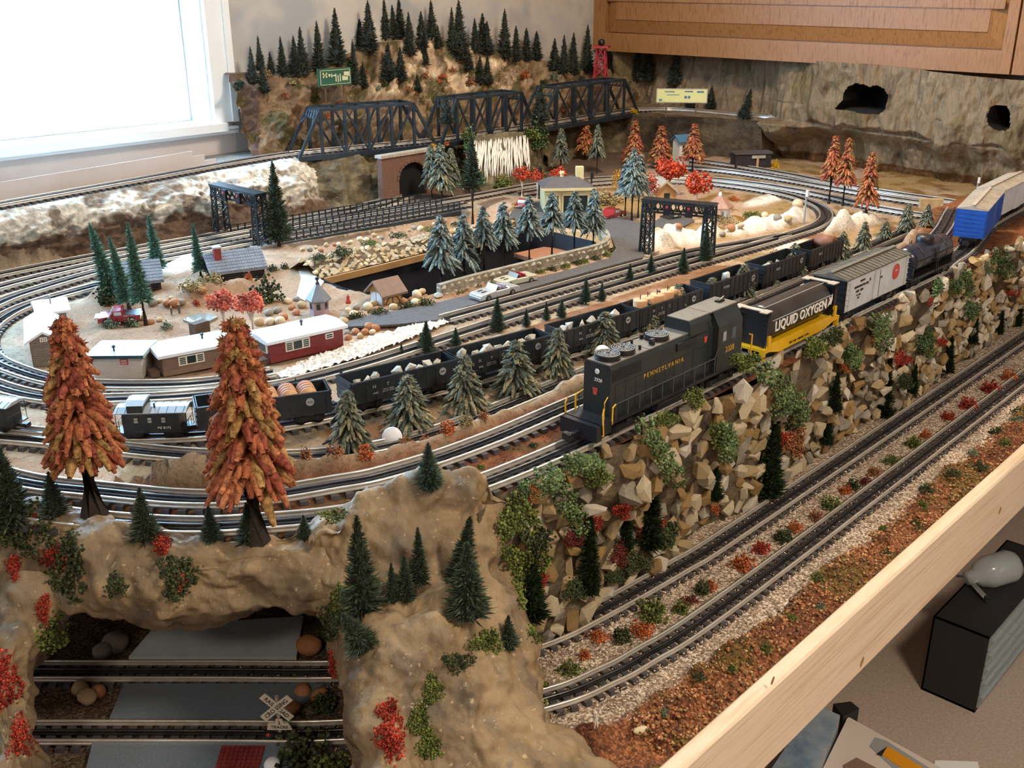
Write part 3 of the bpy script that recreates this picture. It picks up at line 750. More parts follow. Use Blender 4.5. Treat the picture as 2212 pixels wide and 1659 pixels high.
right = px_rows([
 [(660, 1165, 1.065), (720, 1135, 1.07), (800, 1100, 1.08), (900, 1072, 1.10), (1000, 1062, 1.125), (1060, 1080, 1.145), (1100, 1110, 1.175), (1125, 1150, 1.29)],
 [(660, 1140, 1.045), (720, 1106, 1.048), (800, 1066, 1.055), (900, 1034, 1.07), (1000, 1022, 1.098), (1060, 1046, 1.12), (1098, 1088, 1.15), (1118, 1130, 1.27)],
 [(665, 1210, 1.035), (730, 1190, 1.035), (800, 1165, 1.038), (900, 1145, 1.05), (990, 1140, 1.075), (1050, 1145, 1.11), (1090, 1158, 1.165), (1112, 1175, 1.30)],
 [(675, 1290, 1.04), (740, 1290, 1.02), (810, 1285, 1.015), (900, 1265, 1.03), (980, 1250, 1.055), (1040, 1240, 1.095), (1088, 1235, 1.16), (1110, 1240, 1.29)],
 [(690, 1345, 1.08), (730, 1345, 1.02), (800, 1335, 1.00), (890, 1320, 1.00), (970, 1315, 1.02), (1050, 1310, 1.06), (1110, 1310, 1.13), (1130, 1310, 1.26)],
 [(715, 1410, 1.10), (745, 1400, 1.02), (800, 1395, .975), (890, 1385, .965), (970, 1390, .98), (1060, 1390, 1.02), (1130, 1390, 1.10), (1152, 1400, 1.23)],
 [(735, 1480, 1.10), (755, 1470, 1.00), (810, 1470, .95), (880, 1480, .95), (940, 1480, .965), (1040, 1460, .985), (1130, 1460, 1.07), (1165, 1480, 1.20)],
 [(742, 1560, 1.06), (758, 1560, .98), (805, 1560, .925), (870, 1570, .93), (930, 1570, .955), (1040, 1550, .96), (1150, 1550, 1.03), (1205, 1560, 1.15)],
 [(745, 1640, 1.03), (762, 1640, .95), (805, 1650, .905), (865, 1660, .915), (930, 1660, .94), (1060, 1640, .94), (1200, 1630, 1.00), (1270, 1630, 1.10)],
 [(748, 1740, 1.00), (768, 1740, .93), (810, 1750, .885), (870, 1750, .90), (940, 1750, .92), (1080, 1740, .92), (1240, 1720, .97), (1360, 1700, 1.06)]])
V_, F_ = [], []
for k, (rows, nu, nv) in enumerate(((lint, 18, 16), (left, 16, 16), (right, 18, 16))):
    a = sheet(rows, nu, nv, (0.015, 0.010), (11, 34), 3 * k)
    F_.append(net_faces(a.shape[0], a.shape[1], sum(len(v) for v in V_))); V_.append(a.reshape(-1, 3))
o = np_mesh('plaster_rock_arch', np.vstack(V_), np.vstack(F_), MAT['plaster'], smooth=True)
tag(o, 'big brown plaster rock arch spanning the road and dark lower tracks', 'rock')
ARCH_V = np.vstack(V_)
_u = W_PX / 2 + F_PX * ((ARCH_V - CAM) @ RIGHT) / ((ARCH_V - CAM) @ FWD); _w = H_PX / 2 - F_PX * ((ARCH_V - CAM) @ UP) / ((ARCH_V - CAM) @ FWD)
ARCH_UV = np.c_[_u, _w]; ARCH_D = (ARCH_V - CAM) @ FWD
from mathutils.kdtree import KDTree
_kd = KDTree(len(ARCH_V))
for _i in range(len(ARCH_V)): _kd.insert((ARCH_UV[_i, 0], ARCH_UV[_i, 1], 0), _i)
_kd.balance()
def on_arch(px, py):
    c = [(d + ARCH_D[i] * 60, i) for _, i, d in _kd.find_n((px, py, 0), 14)]
    return ARCH_V[min(c)[1]]

# ---- stone retaining wall between the shelf and the embankment
wall = thing('stone_retaining_wall', 'long wall of stacked tan fieldstones under the embankment track', 'stone wall', (0, 0, 0))
xs = np.linspace(0.70, 3.38, 270); zs = np.linspace(-0.02, 0.243, 34)
def wall_y(x, z):
    """front face of the wall: bulging ledges, a hollow band half way up"""
    x, z = np.broadcast_arrays(np.asarray(x, float), np.asarray(z, float)); p = np.stack([x, z, np.zeros_like(x)], -1)
    t = z / 0.24
    y = 0.735 - 0.040 * sstep(0.45, 0.95, t + 0.25 * vnoise(p * np.array([7, 1, 1]))) - 0.016 * fbm(p * np.array([9, 12, 1]), 3)
    return y - np.clip(0.92 - x, 0, .3) * 0.15 * (1 - t) * 0
XX, ZZ = np.meshgrid(xs, zs, indexing='ij'); YY = wall_y(XX, ZZ)
np_mesh('wall_core', np.stack([XX, YY, ZZ], -1).reshape(-1, 3), net_faces(len(xs), len(zs)), MAT['wallbase'], wall, smooth=True)
MAT['stone'] = [M_rock('fieldstone_' + n_, c_, 30, (1, 1, 1), 0.5) for n_, c_ in
  (('tan', ['9A835E', 'B09A72', 'C2AE88']), ('cream', ['B8A580', 'CFBF9E', 'DDCFB2']), ('ochre', ['86693F', 'A08254', 'B29666']), ('grey', ['7C7466', '989080', 'B2A996']), ('pale', ['B8AC98', 'D3C9B6', 'E2DACA']))]
def hull_mesh(name, n, mat, seed, flat=0.7, cuts=True):
    r = random.Random(seed); bm = bmesh.new()
    for _ in range(n):
        v = Vector((r.gauss(0, 1), r.gauss(0, 1), r.gauss(0, 1))).normalized()
        v = Vector((v.x, v.y * flat, v.z * (0.75 + 0.2 * r.random()))) * (0.42 + 0.12 * r.random())
        bm.verts.new(v)
    res = bmesh.ops.convex_hull(bm, input=bm.verts)
    junk = [g for g in res['geom_interior'] + res['geom_unused'] if isinstance(g, bmesh.types.BMVert)]
    bmesh.ops.delete(bm, geom=list(set(junk)), context='VERTS')
    bmesh.ops.recalc_face_normals(bm, faces=bm.faces)
    me = bpy.data.meshes.new(name); bm.to_mesh(me); bm.free(); me.materials.append(mat); return me
STONES = [hull_mesh('stone', 11 + k % 4, MAT['stone'][[0, 1, 2, 0, 3, 1, 0, 2, 1, 4][k % 10]], 50 + k) for k in range(20)]
rs = random.Random(11); placed = []; single = 0; rest_v, rest_f, rest_m = [], [], []
cells = []
x = 0.80
while x < 3.3:
    far = sstep(1.0, 2.4, x); w = 0.034 * (1 - 0.12 * far)
    z = rs.uniform(-0.004, 0.008)
    while z < 0.245:
        s = rs.uniform(0.022, 0.041) * (1 - 0.1 * far)
        if z > 0.17: s *= 1.1
        bare = vnoise(np.array([x * 5.5, z * 9, 3.3])) > 0.34 and 0.09 < z < 0.22
        if not bare or rs.random() < .2: cells.append((x + rs.uniform(-.35, .35) * w, z, s))
        z += s * rs.uniform(0.62, 0.85)
    x += w * 0.86
cells.sort(key=lambda c: c[0])
REST = {}
for x, z, s in cells:
    k = rs.randrange(len(STONES)); y = float(wall_y(x, z)) - s * 0.08
    rot = (rs.uniform(-.5, .5), rs.uniform(0, 6.28), rs.uniform(-.45, .45)); sc = (s * rs.uniform(.95, 1.3), s * rs.uniform(.9, 1.2), s * rs.uniform(.85, 1.1))
    if single < 300:
        link_mesh('stone', STONES[k], wall, (x, y, z), rot, sc); single += 1
    else:
        me = STONES[k]; v = np.array([q.co[:] for q in me.vertices]); m = np.array(Euler(rot).to_matrix())
        v = (v * np.array(sc)) @ m.T + np.array([x, y, z])
        R_ = REST.setdefault(k % 5, [[], [], 0]); R_[1].extend([tuple(i + R_[2] for i in p.vertices) for p in me.polygons]); R_[0].append(v); R_[2] += len(v)
mb = MB()
for k, (vv, ff, _n) in REST.items(): mb.add(np.vstack(vv), ff, k)
o = mb.build('distant_stones', MAT['stone'], wall); o['kind'] = 'stuff'

# ---- cliff on the far side below the cabinet
ys = np.linspace(2.50, 0.55, 520); zc = np.linspace(0, 1, 120)
YC, TC = np.meshgrid(ys, zc, indexing='ij')
zt_top = 0.515 + 0.01 * np.sin(YC * 5)
Zc = 0.185 + TC * (zt_top - 0.185)
p = np.stack([YC * 3, Zc * 1.2, np.zeros_like(YC)], -1)
TN = TC + (.05 * fbm(np.stack([YC * 4, YC * 0, YC * 0], -1), 3) + .05 * fbm(np.stack([YC * 14, YC * 0, YC * 0 + 4], -1), 3)) * (TC > .06) * (TC < .6)
prof = np.interp(TN, [0, .12, .24, .34, .42, .6, .8, 1.0], [3.34, 3.33, 3.31, 3.235, 3.20, 3.20, 3.215, 3.225])
under = np.interp(YC, [.6, 1.2, 1.45, 1.55, 1.95, 2.05, 2.5], [.35, .35, .5, 1.0, 1.0, .3, .2])       # how deep the undercut runs
Xc = 3.20 + (prof - 3.20) * np.where(TC < .4, under, 1) + np.where(TC < .4, (1 - under) * 0.03 * (0.4 - TC), 0)
Xc = Xc - 0.05 * fbm(p * np.array([1.2, 2, 1]), 3) * sstep(0, .15, TC) - 0.016 * fbm(np.stack([YC * 22, Zc * 5, Xc * 0], -1), 4) - 0.006 * fbm(np.stack([YC * 60, Zc * 30, Xc * 0], -1), 3)
# the ledge that takes the upper line off the bridge
led = sstep(1.50, 2.05, YC) * (1 - sstep(2.42, 2.5, YC)); zl = Z3 - 0.012
tl = (Zc - zl)
Xc = np.where(tl > 0, Xc + led * 0.13 * sstep(0, .012, tl), Xc - led * 0.02)
A = np.stack([Xc, YC, Zc], -1)
uv_u = W_PX / 2 + F_PX * ((A - CAM) @ RIGHT) / ((A - CAM) @ FWD); uv_v = H_PX / 2 - F_PX * ((A - CAM) @ UP) / ((A - CAM) @ FWD)
cave1 = [(1805, 236), (1812, 226), (1822, 217), (1824, 200), (1832, 188), (1850, 181), (1868, 184), (1880, 190), (1890, 184), (1908, 192), (1917, 206), (1914, 222), (1908, 240), (1895, 247), (1860, 244), (1835, 238)]
cave2 = [(2133, 250), (2140, 233), (2152, 227), (2172, 229), (2181, 244), (2180, 262), (2180, 276), (2168, 282), (2150, 279), (2136, 268)]
cc = np.ones(A.shape); UVf = np.c_[uv_u.ravel(), uv_v.ravel()]
cave = (in_poly(UVf, cave1) | in_poly(UVf, cave2)).reshape(YC.shape)
nn_ = fbm(np.stack([YC * 8, Zc * 8, Xc * 8], -1), 4)
cc[:] = np.where((nn_ > .45)[..., None], C('E2E2CC') , 1.0)
cc[TC < 0.10] = C('B99A70')
CF = net_faces(len(ys), len(zc)); CF = CF[~cave.ravel()[CF].any(axis=1)]
_o = np_mesh('cliff_face', A.reshape(-1, 3), CF, MAT['cliff'], smooth=True, col=cc.reshape(-1, 3)); _o['kind'] = 'structure'
MAT['cave'] = M('cave_darkness', '141311', '1E1C18', scale=30, rough=1.0)
for cv in (cave1, cave2):                     # hollow pockets behind the two cave mouths
    rim = []
    for (u, v) in cv:
        k_ = int(np.argmin(np.hypot(UVf[:, 0] - u, UVf[:, 1] - v))); rim.append(A.reshape(-1, 3)[k_])
    rim = np.array(rim); ctr = rim.mean(0); r0 = ctr + (rim - ctr) * 1.12 + np.array([.004, 0, 0]); r1 = ctr + (rim - ctr) * .9 + np.array([.15, 0, 0]); n_ = len(rim)
    o = MB().add(np.vstack([r0, r1]), [(i, (i + 1) % n_, n_ + (i + 1) % n_, n_ + i) for i in range(n_)] + [tuple(range(n_, 2 * n_))]).build('cave_hollow', MAT['cave']); o['kind'] = 'structure'
# ledge top
mb = MB(); mb.add([(3.06, 2.40, Z3 - .0125), (3.45, 2.45, Z3 - .0125), (3.45, 1.80, Z3 - .0125), (3.19, 1.82, Z3 - .0125), (3.17, 2.0, Z3 - .0125), (3.08, 2.2, Z3 - .0125),
                   (3.10, 2.40, .18), (3.45, 2.45, .18), (3.45, 1.80, .18), (3.22, 1.82, .18), (3.20, 2.0, .18), (3.12, 2.2, .18)],
                  [(0, 1, 2, 3, 4, 5)] + [(i, (i + 1) % 6, 6 + (i + 1) % 6, 6 + i) for i in range(6)])
o = mb.build('cliff_ledge', MAT['wallbase']); o['kind'] = 'structure'

# ---- mountain against the mural wall
rx = [480, 500, 560, 640, 700, 760, 830, 900, 960, 1040, 1100, 1180, 1260, 1330]
rv = [170, 158, 158, 168, 150, 120, 92, 84, 88, 104, 118, 132, 150, 150]
cols_x = np.linspace(495, 1345, 300); rows_t = np.linspace(0, 1, 90); MT = np.zeros((90, 300, 3))
for j, u in enumerate(cols_x):
    crest = at_y(u, np.interp(u, rx, rv), YW - 0.045); X = crest[0]
    ybr = np.interp(X, [b[0] for b in BRIDGE], [b[1] for b in BRIDGE]) + 0.065
    if X < 1.70: ybr = np.interp(X, [1.4, 1.7], [2.445, 2.465])
    foot_z = np.interp(X, [1.3, 1.66, 1.85, 3.4], [Z3 - .012, Z3 - .012, 0.19, 0.19])
    for i, t in enumerate(rows_t):
        yy = ybr + (YW - 0.045 - ybr) * t; prof = t ** 0.75 * (0.75 + 0.25 * t)
        MT[i, j] = (X, yy, foot_z + (crest[2] - foot_z) * prof)
nz = 0.034 * fbm(MT * np.array([11, 14, 11]), 4) + 0.020 * np.abs(fbm(MT * 38, 4)) + .006 * fbm(MT * 110, 3)
fade = np.sin(np.pi * np.clip(rows_t, 0, 1))[:, None] ** 0.5
MT[:, :, 1] -= nz * fade * 0.9; MT[:, :, 2] += nz * fade * 0.8
# flat top running back to the wall
top = MT[-1].copy(); top[:, 1] = YW - 0.007; MT = np.concatenate([MT, top[None]])
mu = W_PX / 2 + F_PX * ((MT - CAM) @ RIGHT) / ((MT - CAM) @ FWD); mv = H_PX / 2 - F_PX * ((MT - CAM) @ UP) / ((MT - CAM) @ FWD)
nm = fbm(MT * 22, 4); mc = np.ones(MT.shape) * C('D8C4AC')
cream = sstep(760, 850, mu) * (1 - sstep(1090, 1180, mu)) * sstep(-.2, .25, nm) * (1 - sstep(190, 215, mv))
mc = mc * (1 - cream[..., None]) + np.array([1.75, 1.62, 1.4]) * cream[..., None]
leftp = (mu < 560); mc[leftp] = C('A89AA0')
greens = (nm < -.35); mc[greens] = C('9A9A70')
o = np_mesh('mountain_face', MT.reshape(-1, 3), net_faces(MT.shape[0], MT.shape[1]), MAT['mountain'], smooth=True, col=mc.reshape(-1, 3)); o['kind'] = 'structure'
MT_UV = np.c_[mu.ravel(), mv.ravel()]; MT_V = MT.reshape(-1, 3)
def on_mountain(px, py):
    return MT_V[int(np.argmin(np.hypot(MT_UV[:, 0] - px, MT_UV[:, 1] - py)))]
CL_UV, CL_V = UVf, A.reshape(-1, 3)
def on_cliff(px, py):
    return CL_V[int(np.argmin(np.hypot(CL_UV[:, 0] - px, CL_UV[:, 1] - py)))]

# ---- craggy white bank below the upper line
ux = np.linspace(0.60, 1.80, 260); ut = np.linspace(0, 1, 56); BK = np.zeros((56, 260, 3))
for j, X in enumerate(ux):
    yt = float(yline('U', np.array([min(X, 1.70)]))[0]) - .034; yb = float(yline('R1', np.array([X]))[0]) + .034
    if X > 1.62: yt += (X - 1.62) * .5; yb += (X - 1.62) * .55
    for i, t_ in enumerate(ut):
        BK[i, j] = (X, yt + (yb - yt) * t_ ** .8 - .020 * math.sin(math.pi * min(1, t_ * 1.6)) * (t_ < .63), (Z3 - .010) + (Z2 - .02 - Z3 + .010) * t_)
bn = net_normals(BK); bd = .016 * fbm(BK * np.array([14, 14, 22]), 4) + .012 * np.abs(fbm(BK * 46 + 3, 4)) + .004 * fbm(BK * 120, 3)
env = np.sin(np.pi * np.clip(ut * 1.1 + .04, 0, 1))[:, None] ** .6
BK[:, :, 1] -= bd * env; BK[:, :, 2] += .5 * bd * env * (ut[:, None] > .03)
bnn = fbm(BK * np.array([16, 16, 26]) + 7, 4); tt_ = ut[:, None] + .22 * bnn
wht = (1 - sstep(.44, .56, tt_)) * (1 - .75 * sstep(.10, .35, fbm(BK * 20 + 11, 3)) * (BK[:, :, 0] > .95))
wht = np.maximum(wht, sstep(1.50, 1.58, BK[:, :, 0]) * (1 - sstep(.62, .8, tt_)) * sstep(-.5, -.1, bnn))
bc = C('7A6250')[None, None] * (1 - wht[..., None]) + C('EADFCC')[None, None] * wht[..., None]
bc = bc * (1 - .35 * sstep(.2, .5, fbm(BK * 60, 3)))[..., None]
MAT['bank'] = M('white_plaster_bank', (.85, .85, .85), (1, 1, 1), scale=90, rough=0.9, bump=0.7, bscale=260, vcol=True, spec=.2)
o = np_mesh('plaster_bank', BK.reshape(-1, 3), net_faces(56, 260), MAT['bank'], smooth=True, col=bc.reshape(-1, 3)); o['kind'] = 'structure'

# ================================================================== plants
def M_leaf(name, c1, c2, scale=40, rough=0.85):
    return M(name, c1, c2, scale=scale, rough=rough, vcol=True, spec=0.15)
MAT['needle'] = M_leaf('dark_green_flock', (.75, .75, .75), (1.25, 1.25, 1.25), 30)
MAT['bark'] = M('grey_brown_bark', '2E2722', '4A3F36', scale=60, rough=0.9, bump=.5, bscale=150, stretch=(1, 1, .3))
MAT['palebark'] = M('pale_branch', 'C8BCB0', 'DDD4C8', scale=60, rough=0.8)

def spikes(P0, D, L, Wd, col0, col1, rng):
    """flat needles: thin triangles pairs from P0 along D; returns verts, tris, colours"""
    n = len(P0); s = np.cross(D, rng.normal(size=(n, 3))); s /= np.linalg.norm(s, axis=1)[:, None] + 1e-9
    tip = P0 + D * L[:, None]; mid = P0 + D * (L * 0.35)[:, None]
    v = np.stack([P0, mid + s * Wd[:, None], tip, mid - s * Wd[:, None]], 1)
    b = np.arange(n)[:, None] * 4
    f = np.concatenate([b + np.array([[0, 1, 2]]), b + np.array([[0, 2, 3]])])
    c = np.stack([col0, (col0 + col1) / 2, col1, (col0 + col1) / 2], 1)
    return v.reshape(-1, 3), f, c.reshape(-1, 3)

def tubes(paths, radii, n, cols):
    """many tapered tubes: paths (m,k,3), radii (m,k), colours (m,k,3) -> verts, quads, colours"""
    m, k, _ = paths.shape; t = np.gradient(paths, axis=1); t /= np.linalg.norm(t, axis=2)[..., None] + 1e-9
    ref = np.where(np.abs(t[..., 2:3]) > .9, np.array([1., 0, 0]), np.array([0, 0, 1.]))
    s = np.cross(t, ref); s /= np.linalg.norm(s, axis=2)[..., None] + 1e-9; u = np.cross(s, t)
    a = 2 * np.pi * np.arange(n) / n
    v = paths[:, :, None] + radii[:, :, None, None] * (s[:, :, None] * np.cos(a)[None, None, :, None] + u[:, :, None] * np.sin(a)[None, None, :, None])
    b = (np.arange(m)[:, None, None] * k + np.arange(k - 1)[None, :, None]) * n
    j = np.arange(n)[None, None, :]; j2 = (j + 1) % n
    f = np.stack([b + j, b + j2, b + n + j2, b + n + j], -1).reshape(-1, 4)
    return v.reshape(-1, 3), f, np.repeat(cols, n, axis=1).reshape(-1, 3)

def rgb(h): return np.array(_lin(h)[:3])

def me_of(name, v, f, c, mat, smooth=False):
    o = np_mesh(name, v, f, mat, smooth=smooth, col=c); me = o.data; bpy.data.objects.remove(o); return me

def brush_pine(seed, n=1100, r=0.20, top='56694E', low='2F3B2C', up=0.25, wd=0.010, pw=0.85):
    """bottle-brush conifer, height 1, base radius r"""
    g = np.random.default_rng(seed); h = g.random(n) ** 1.25 * 0.98; a = g.random(n) * 6.283
    rad = r * (1 - h) ** pw * (1 + 0.10 * np.sin(a * 3 + seed) + .12 * np.sin(h * 40 + seed)) + 0.012
    d = np.c_[np.cos(a), np.sin(a), up + 0.5 * h + g.normal(0, .22, n)]; d /= np.linalg.norm(d, axis=1)[:, None]
    p = np.c_[np.zeros(n), np.zeros(n), h] + d * (rad * 0.35)[:, None]
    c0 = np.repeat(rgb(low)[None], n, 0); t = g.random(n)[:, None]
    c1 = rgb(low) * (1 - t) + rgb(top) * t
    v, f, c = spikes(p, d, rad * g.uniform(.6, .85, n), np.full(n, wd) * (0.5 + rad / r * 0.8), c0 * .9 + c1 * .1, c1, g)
    hh = np.linspace(0, 0.97, 7); k = 9   # dense core
    cv = np.array([[r * (1 - q) ** pw * .62 * math.cos(6.283 * i / k), r * (1 - q) ** pw * .62 * math.sin(6.283 * i / k), q + .01] for q in hh for i in range(k)])
    cf = [(i * k + j, i * k + (j + 1) % k, (i + 1) * k + j) for i in range(6) for j in range(k)] + [((i + 1) * k + j, i * k + (j + 1) % k, (i + 1) * k + (j + 1) % k) for i in range(6) for j in range(k)]
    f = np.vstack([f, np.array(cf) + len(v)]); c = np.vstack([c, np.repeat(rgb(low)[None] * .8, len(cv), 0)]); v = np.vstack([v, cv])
    return me_of('needles', v, f, c, MAT['needle'])

def droop_pine(seed, n=170, r=0.24, cols=('46534A', '6F8078', '3A4236'), fat=0.028, bottom=0.0, droop=0.55, seg=6, fuzz=3, pw=.8):
    """conifer of drooping, flocked branches, foliage height 1 measured from `bottom`"""
    g = np.random.default_rng(seed); h = bottom + (1 - bottom) * (g.random(n) ** 1.15); a = g.random(n) * 6.283
    L = r * (1.02 - h) ** pw / (1 - bottom) ** .3 * g.uniform(.75, 1.15, n) + 0.03
    k = 5; t = np.linspace(0, 1, k)
    out = np.c_[np.cos(a), np.sin(a)]
    P = np.zeros((n, k, 3))
    P[:, :, :2] = out[:, None] * (L[:, None] * t[None])[..., None]
    dz = (0.12 + 0.25 * h[:, None]) * L[:, None] * t[None] - (droop * g.uniform(.6, 1.4, n))[:, None] * L[:, None] * t[None] ** 2 * 1.6
    P[:, :, 2] = h[:, None] + dz
    P += g.normal(0, .006, P.shape)
    R = fat * np.array([.55, 1.0, 1.05, .9, .42])[None] * g.uniform(.7, 1.2, (n, 1)) * (0.6 + .5 * (L / r)[:, None])
    pal = np.array([rgb(c) for c in cols]); ci = pal[g.integers(0, len(pal), n)]
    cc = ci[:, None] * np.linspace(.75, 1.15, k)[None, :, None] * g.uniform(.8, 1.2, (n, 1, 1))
    v, f, c = tubes(P, R, seg, cc)
    # fuzz of short fibres on the branches
    if fuzz:
        q = np.repeat(np.arange(n), fuzz * 3); tt = g.random(len(q)) * .95; i0 = np.minimum((tt * (k - 1)).astype(int), k - 2); fr = tt * (k - 1) - i0
        pp = P[q, i0] * (1 - fr)[:, None] + P[q, i0 + 1] * fr[:, None]; d = P[q, i0 + 1] - P[q, i0]; d /= np.linalg.norm(d, axis=1)[:, None] + 1e-9
        d = d * .8 + g.normal(0, .7, d.shape); d /= np.linalg.norm(d, axis=1)[:, None]
        sv, sf, scol = spikes(pp, d, np.full(len(q), fat * (1.3 if fuzz > 6 else 2.0)) * g.uniform(.7, 1.2, len(q)), np.full(len(q), fat * .28), ci[q] * .9, ci[q] * 1.15, g)
        f3 = np.vstack([f[:, [0, 1, 2]], f[:, [0, 2, 3]], sf + len(v)]); v = np.vstack([v, sv]); c = np.vstack([c, scol]); f = f3
    return me_of('needles', v, f, c, MAT['needle'])

def blob(seed, n=46, cols=('5A6B30', '7C8A3E'), size=0.30, flat=0.8, spread=1.0, mat='needle'):
    """lump of ground foam: many small angular crumbs in a unit ball sitting on z=0"""
    g = np.random.default_rng(seed); V, F, Cc = [], [], []
    pal = np.array([rgb(c) for c in cols])
    oc = np.array([(1, 0, 0), (-1, 0, 0), (0, 1, 0), (0, -1, 0), (0, 0, 1), (0, 0, -1)], float)
    of = np.array([(0, 2, 4), (2, 1, 4), (1, 3, 4), (3, 0, 4), (2, 0, 5), (1, 2, 5), (3, 1, 5), (0, 3, 5)])
    for k in range(n):
        d = g.normal(size=3); d /= np.linalg.norm(d); rr = g.random() ** .4 * (1 - size * .6)
        p = d * rr * np.array([spread, spread, flat]); p[2] = abs(p[2]) * .95 + .04
        s = size * g.uniform(.55, 1.1); q, _ = np.linalg.qr(g.normal(size=(3, 3)))
        F.append(of + len(V) * 6); V.append((oc * g.uniform(.7, 1.2, (6, 1)) * s) @ q + p)
        Cc.append(np.repeat((pal[g.integers(0, len(pal))] * g.uniform(.7, 1.2))[None], 6, 0))
    return me_of('foam', np.vstack(V), np.vstack(F), np.vstack(Cc), MAT[mat])

BR = {  # mesh variants
 'dark': [brush_pine(s, top='5E6C56', low='2C362C') for s in (1, 2, 3, 4)],
 'ridge': [brush_pine(s, 700, top='5A6254', low='363C36', wd=.013) for s in (5, 6, 7)],
 'blue': [brush_pine(s, 1500, r=.24, top='6E8474', low='2C3A30', wd=.008) for s in (8, 9, 10)],
 'wall': [brush_pine(s, 900, r=.17, top='33482C', low='16200F', pw=.7) for s in (11, 12)],
 'slim': [brush_pine(s, 1500, r=.13, top='7AA090', low='3A5A4C', up=-.15, wd=.006, pw=.8) for s in (13, 14, 15)],
 'frost': [droop_pine(s, 190, .25, ('626F70', '7E8A84', '4E5856', '6E776E'), .024, 0) for s in (21, 22, 23, 24)],
 'valley': [droop_pine(s, 260, .27, ('59625A', '6E7264', '474E44', '837C62'), .026, 0) for s in (25, 26, 27, 28)],
 'orange': [droop_pine(s, 200, .19, ('9A5A3C', 'A86A48', '84483A', '94744A'), .026, 0) for s in (31, 32)],
 'bigorange': [droop_pine(s, 330, .255, ('96583C', 'A56A48', '874838', '8C6C42', '9A6040'), .033, 0, .45, 8, 14, .62) for s in (35, 36)],
}
_tr = MB().tube([(0, 0, -0.02), (0.006, 0, .5), (0, 0, 1.0)], [.5, .42, .22], 7).build('trunk', MAT['bark'], smooth=True); TRUNK = _tr.data; bpy.data.objects.remove(_tr)

def tree(kind, base, top_py, w_px, label, group=None, fol_py=None, lean=(0, 0), var=None, name='pine_tree', wmul=1.0):
    """conifer whose trunk stands on BASE (world point); foliage from image row fol_py (or the base) up to top_py"""
    base = np.asarray(base, float); h = height_to(base, top_py); f0 = height_to(base, fol_py) if fol_py else 0.0
    t = thing(name, label, 'tree', base, random.random() * 6.28, group)
    ms = BR[kind]; me = ms[random.randrange(len(ms))] if var is None else ms[var]
    rmax = max(abs(v.co.x) for v in me.vertices); s = w_px * px_size(base) / 2 / rmax * wmul * (1.55 if kind in ('ridge', 'valley') else 1.3)
    fh = h - f0
    zz = [v.co.z for v in me.vertices]; z_lo, z_hi = min(0.0, min(zz)), max(zz); sz_ = fh / (z_hi - z_lo)
    link_mesh('foliage', me, t, (0, 0, f0 - z_lo * sz_), (0, 0, 0), (s, s, sz_))
    link_mesh('trunk', TRUNK, t, (0, 0, 0), (0, 0, 0), (min(.014, .05 * s + .002),) * 2 + (f0 + fh * .55,))
    if lean != (0, 0): t.rotation_euler = (lean[0], lean[1], 0)
    return t
def g2(px, py): return on_ground(px, py)
def g0(px, py):
    p = at(px, py, -0.011)
    return np.array([p[0], p[1], shelf_z(p[0], p[1])])
def g1(px, py):
    p = at(px, py, Z1 - .0115); return np.array([p[0], p[1], gz(p[0], p[1])])

# ---- ridge pines
RIDGE = [(547, 182, 99, 25), (564, 150, 76, 22), (569, 203, 142, 28), (588, 152, 111, 20), (612, 152, 78, 24), (639, 167, 76, 32), (654, 167, 57, 34), (689, 157, 44, 30), (728, 142, 16, 38),
 (775, 96, 40, 34), (765, 187, 84, 26), (800, 119, 0, 42), (832, 73, -5, 28), (849, 86, 10, 30), (861, 66, -5, 32), (840, 180, 91, 36), (868, 182, 100, 28), (883, 121, 25, 28), (911, 109, 23, 30), (933, 78, -2, 28),
 (945, 104, 53, 24), (920, 142, 85, 24), (787, 190, 135, 22), (902, 203, 160, 22), (978, 111, 15, 24), (994, 129, 0, 42), (1027, 114, 38, 24), (1042, 109, 28, 34), (1052, 119, 45, 30), (1091, 134, 18, 34),
 (1115, 132, 55, 26), (1137, 132, 60, 28), (1158, 129, 67, 28), (1195, 152, 82, 28), (1218, 162, 75, 26), (1237, 162, 70, 28), (1268, 157, 53, 30), (1014, 157, 105, 24), (1037, 182, 118, 26), (1054, 182, 118, 24)]
RIDGE.sort()
for k, (x, yb, yt, w) in enumerate(RIDGE):
    tree('ridge', on_mountain(x, yb), yt, w, f'dark bottle-brush pine on the mountain under the mural, {ORD[k]} counted from the window', 'pines on the mountain')
b = on_mountain(520, 182)
t = tree('dark', b, 120, 20, 'dark pine sticking out sideways from the mountain towards the window casing', lean=(0, 0)); t.rotation_euler = (0.0, -1.45, 0.75)
for k, (x, yb, yt, w) in enumerate([(1380, 177, 81, 26), (1404, 175, 108, 38), (1460, 187, 101, 34), (1495, 235, 190, 26), (1540, 234, 185, 24), (1610, 254, 186, 28)]):
    t = tree('ridge', on_cliff(x, yb) - np.array([.012, 0, 0]), yt, w, f'dark pine clinging to the cliff below the cabinet, {ORD[k]} from the red tower', 'pines on the cliff')
    if k == 5: t.rotation_euler = (0.25, -0.1, 0)
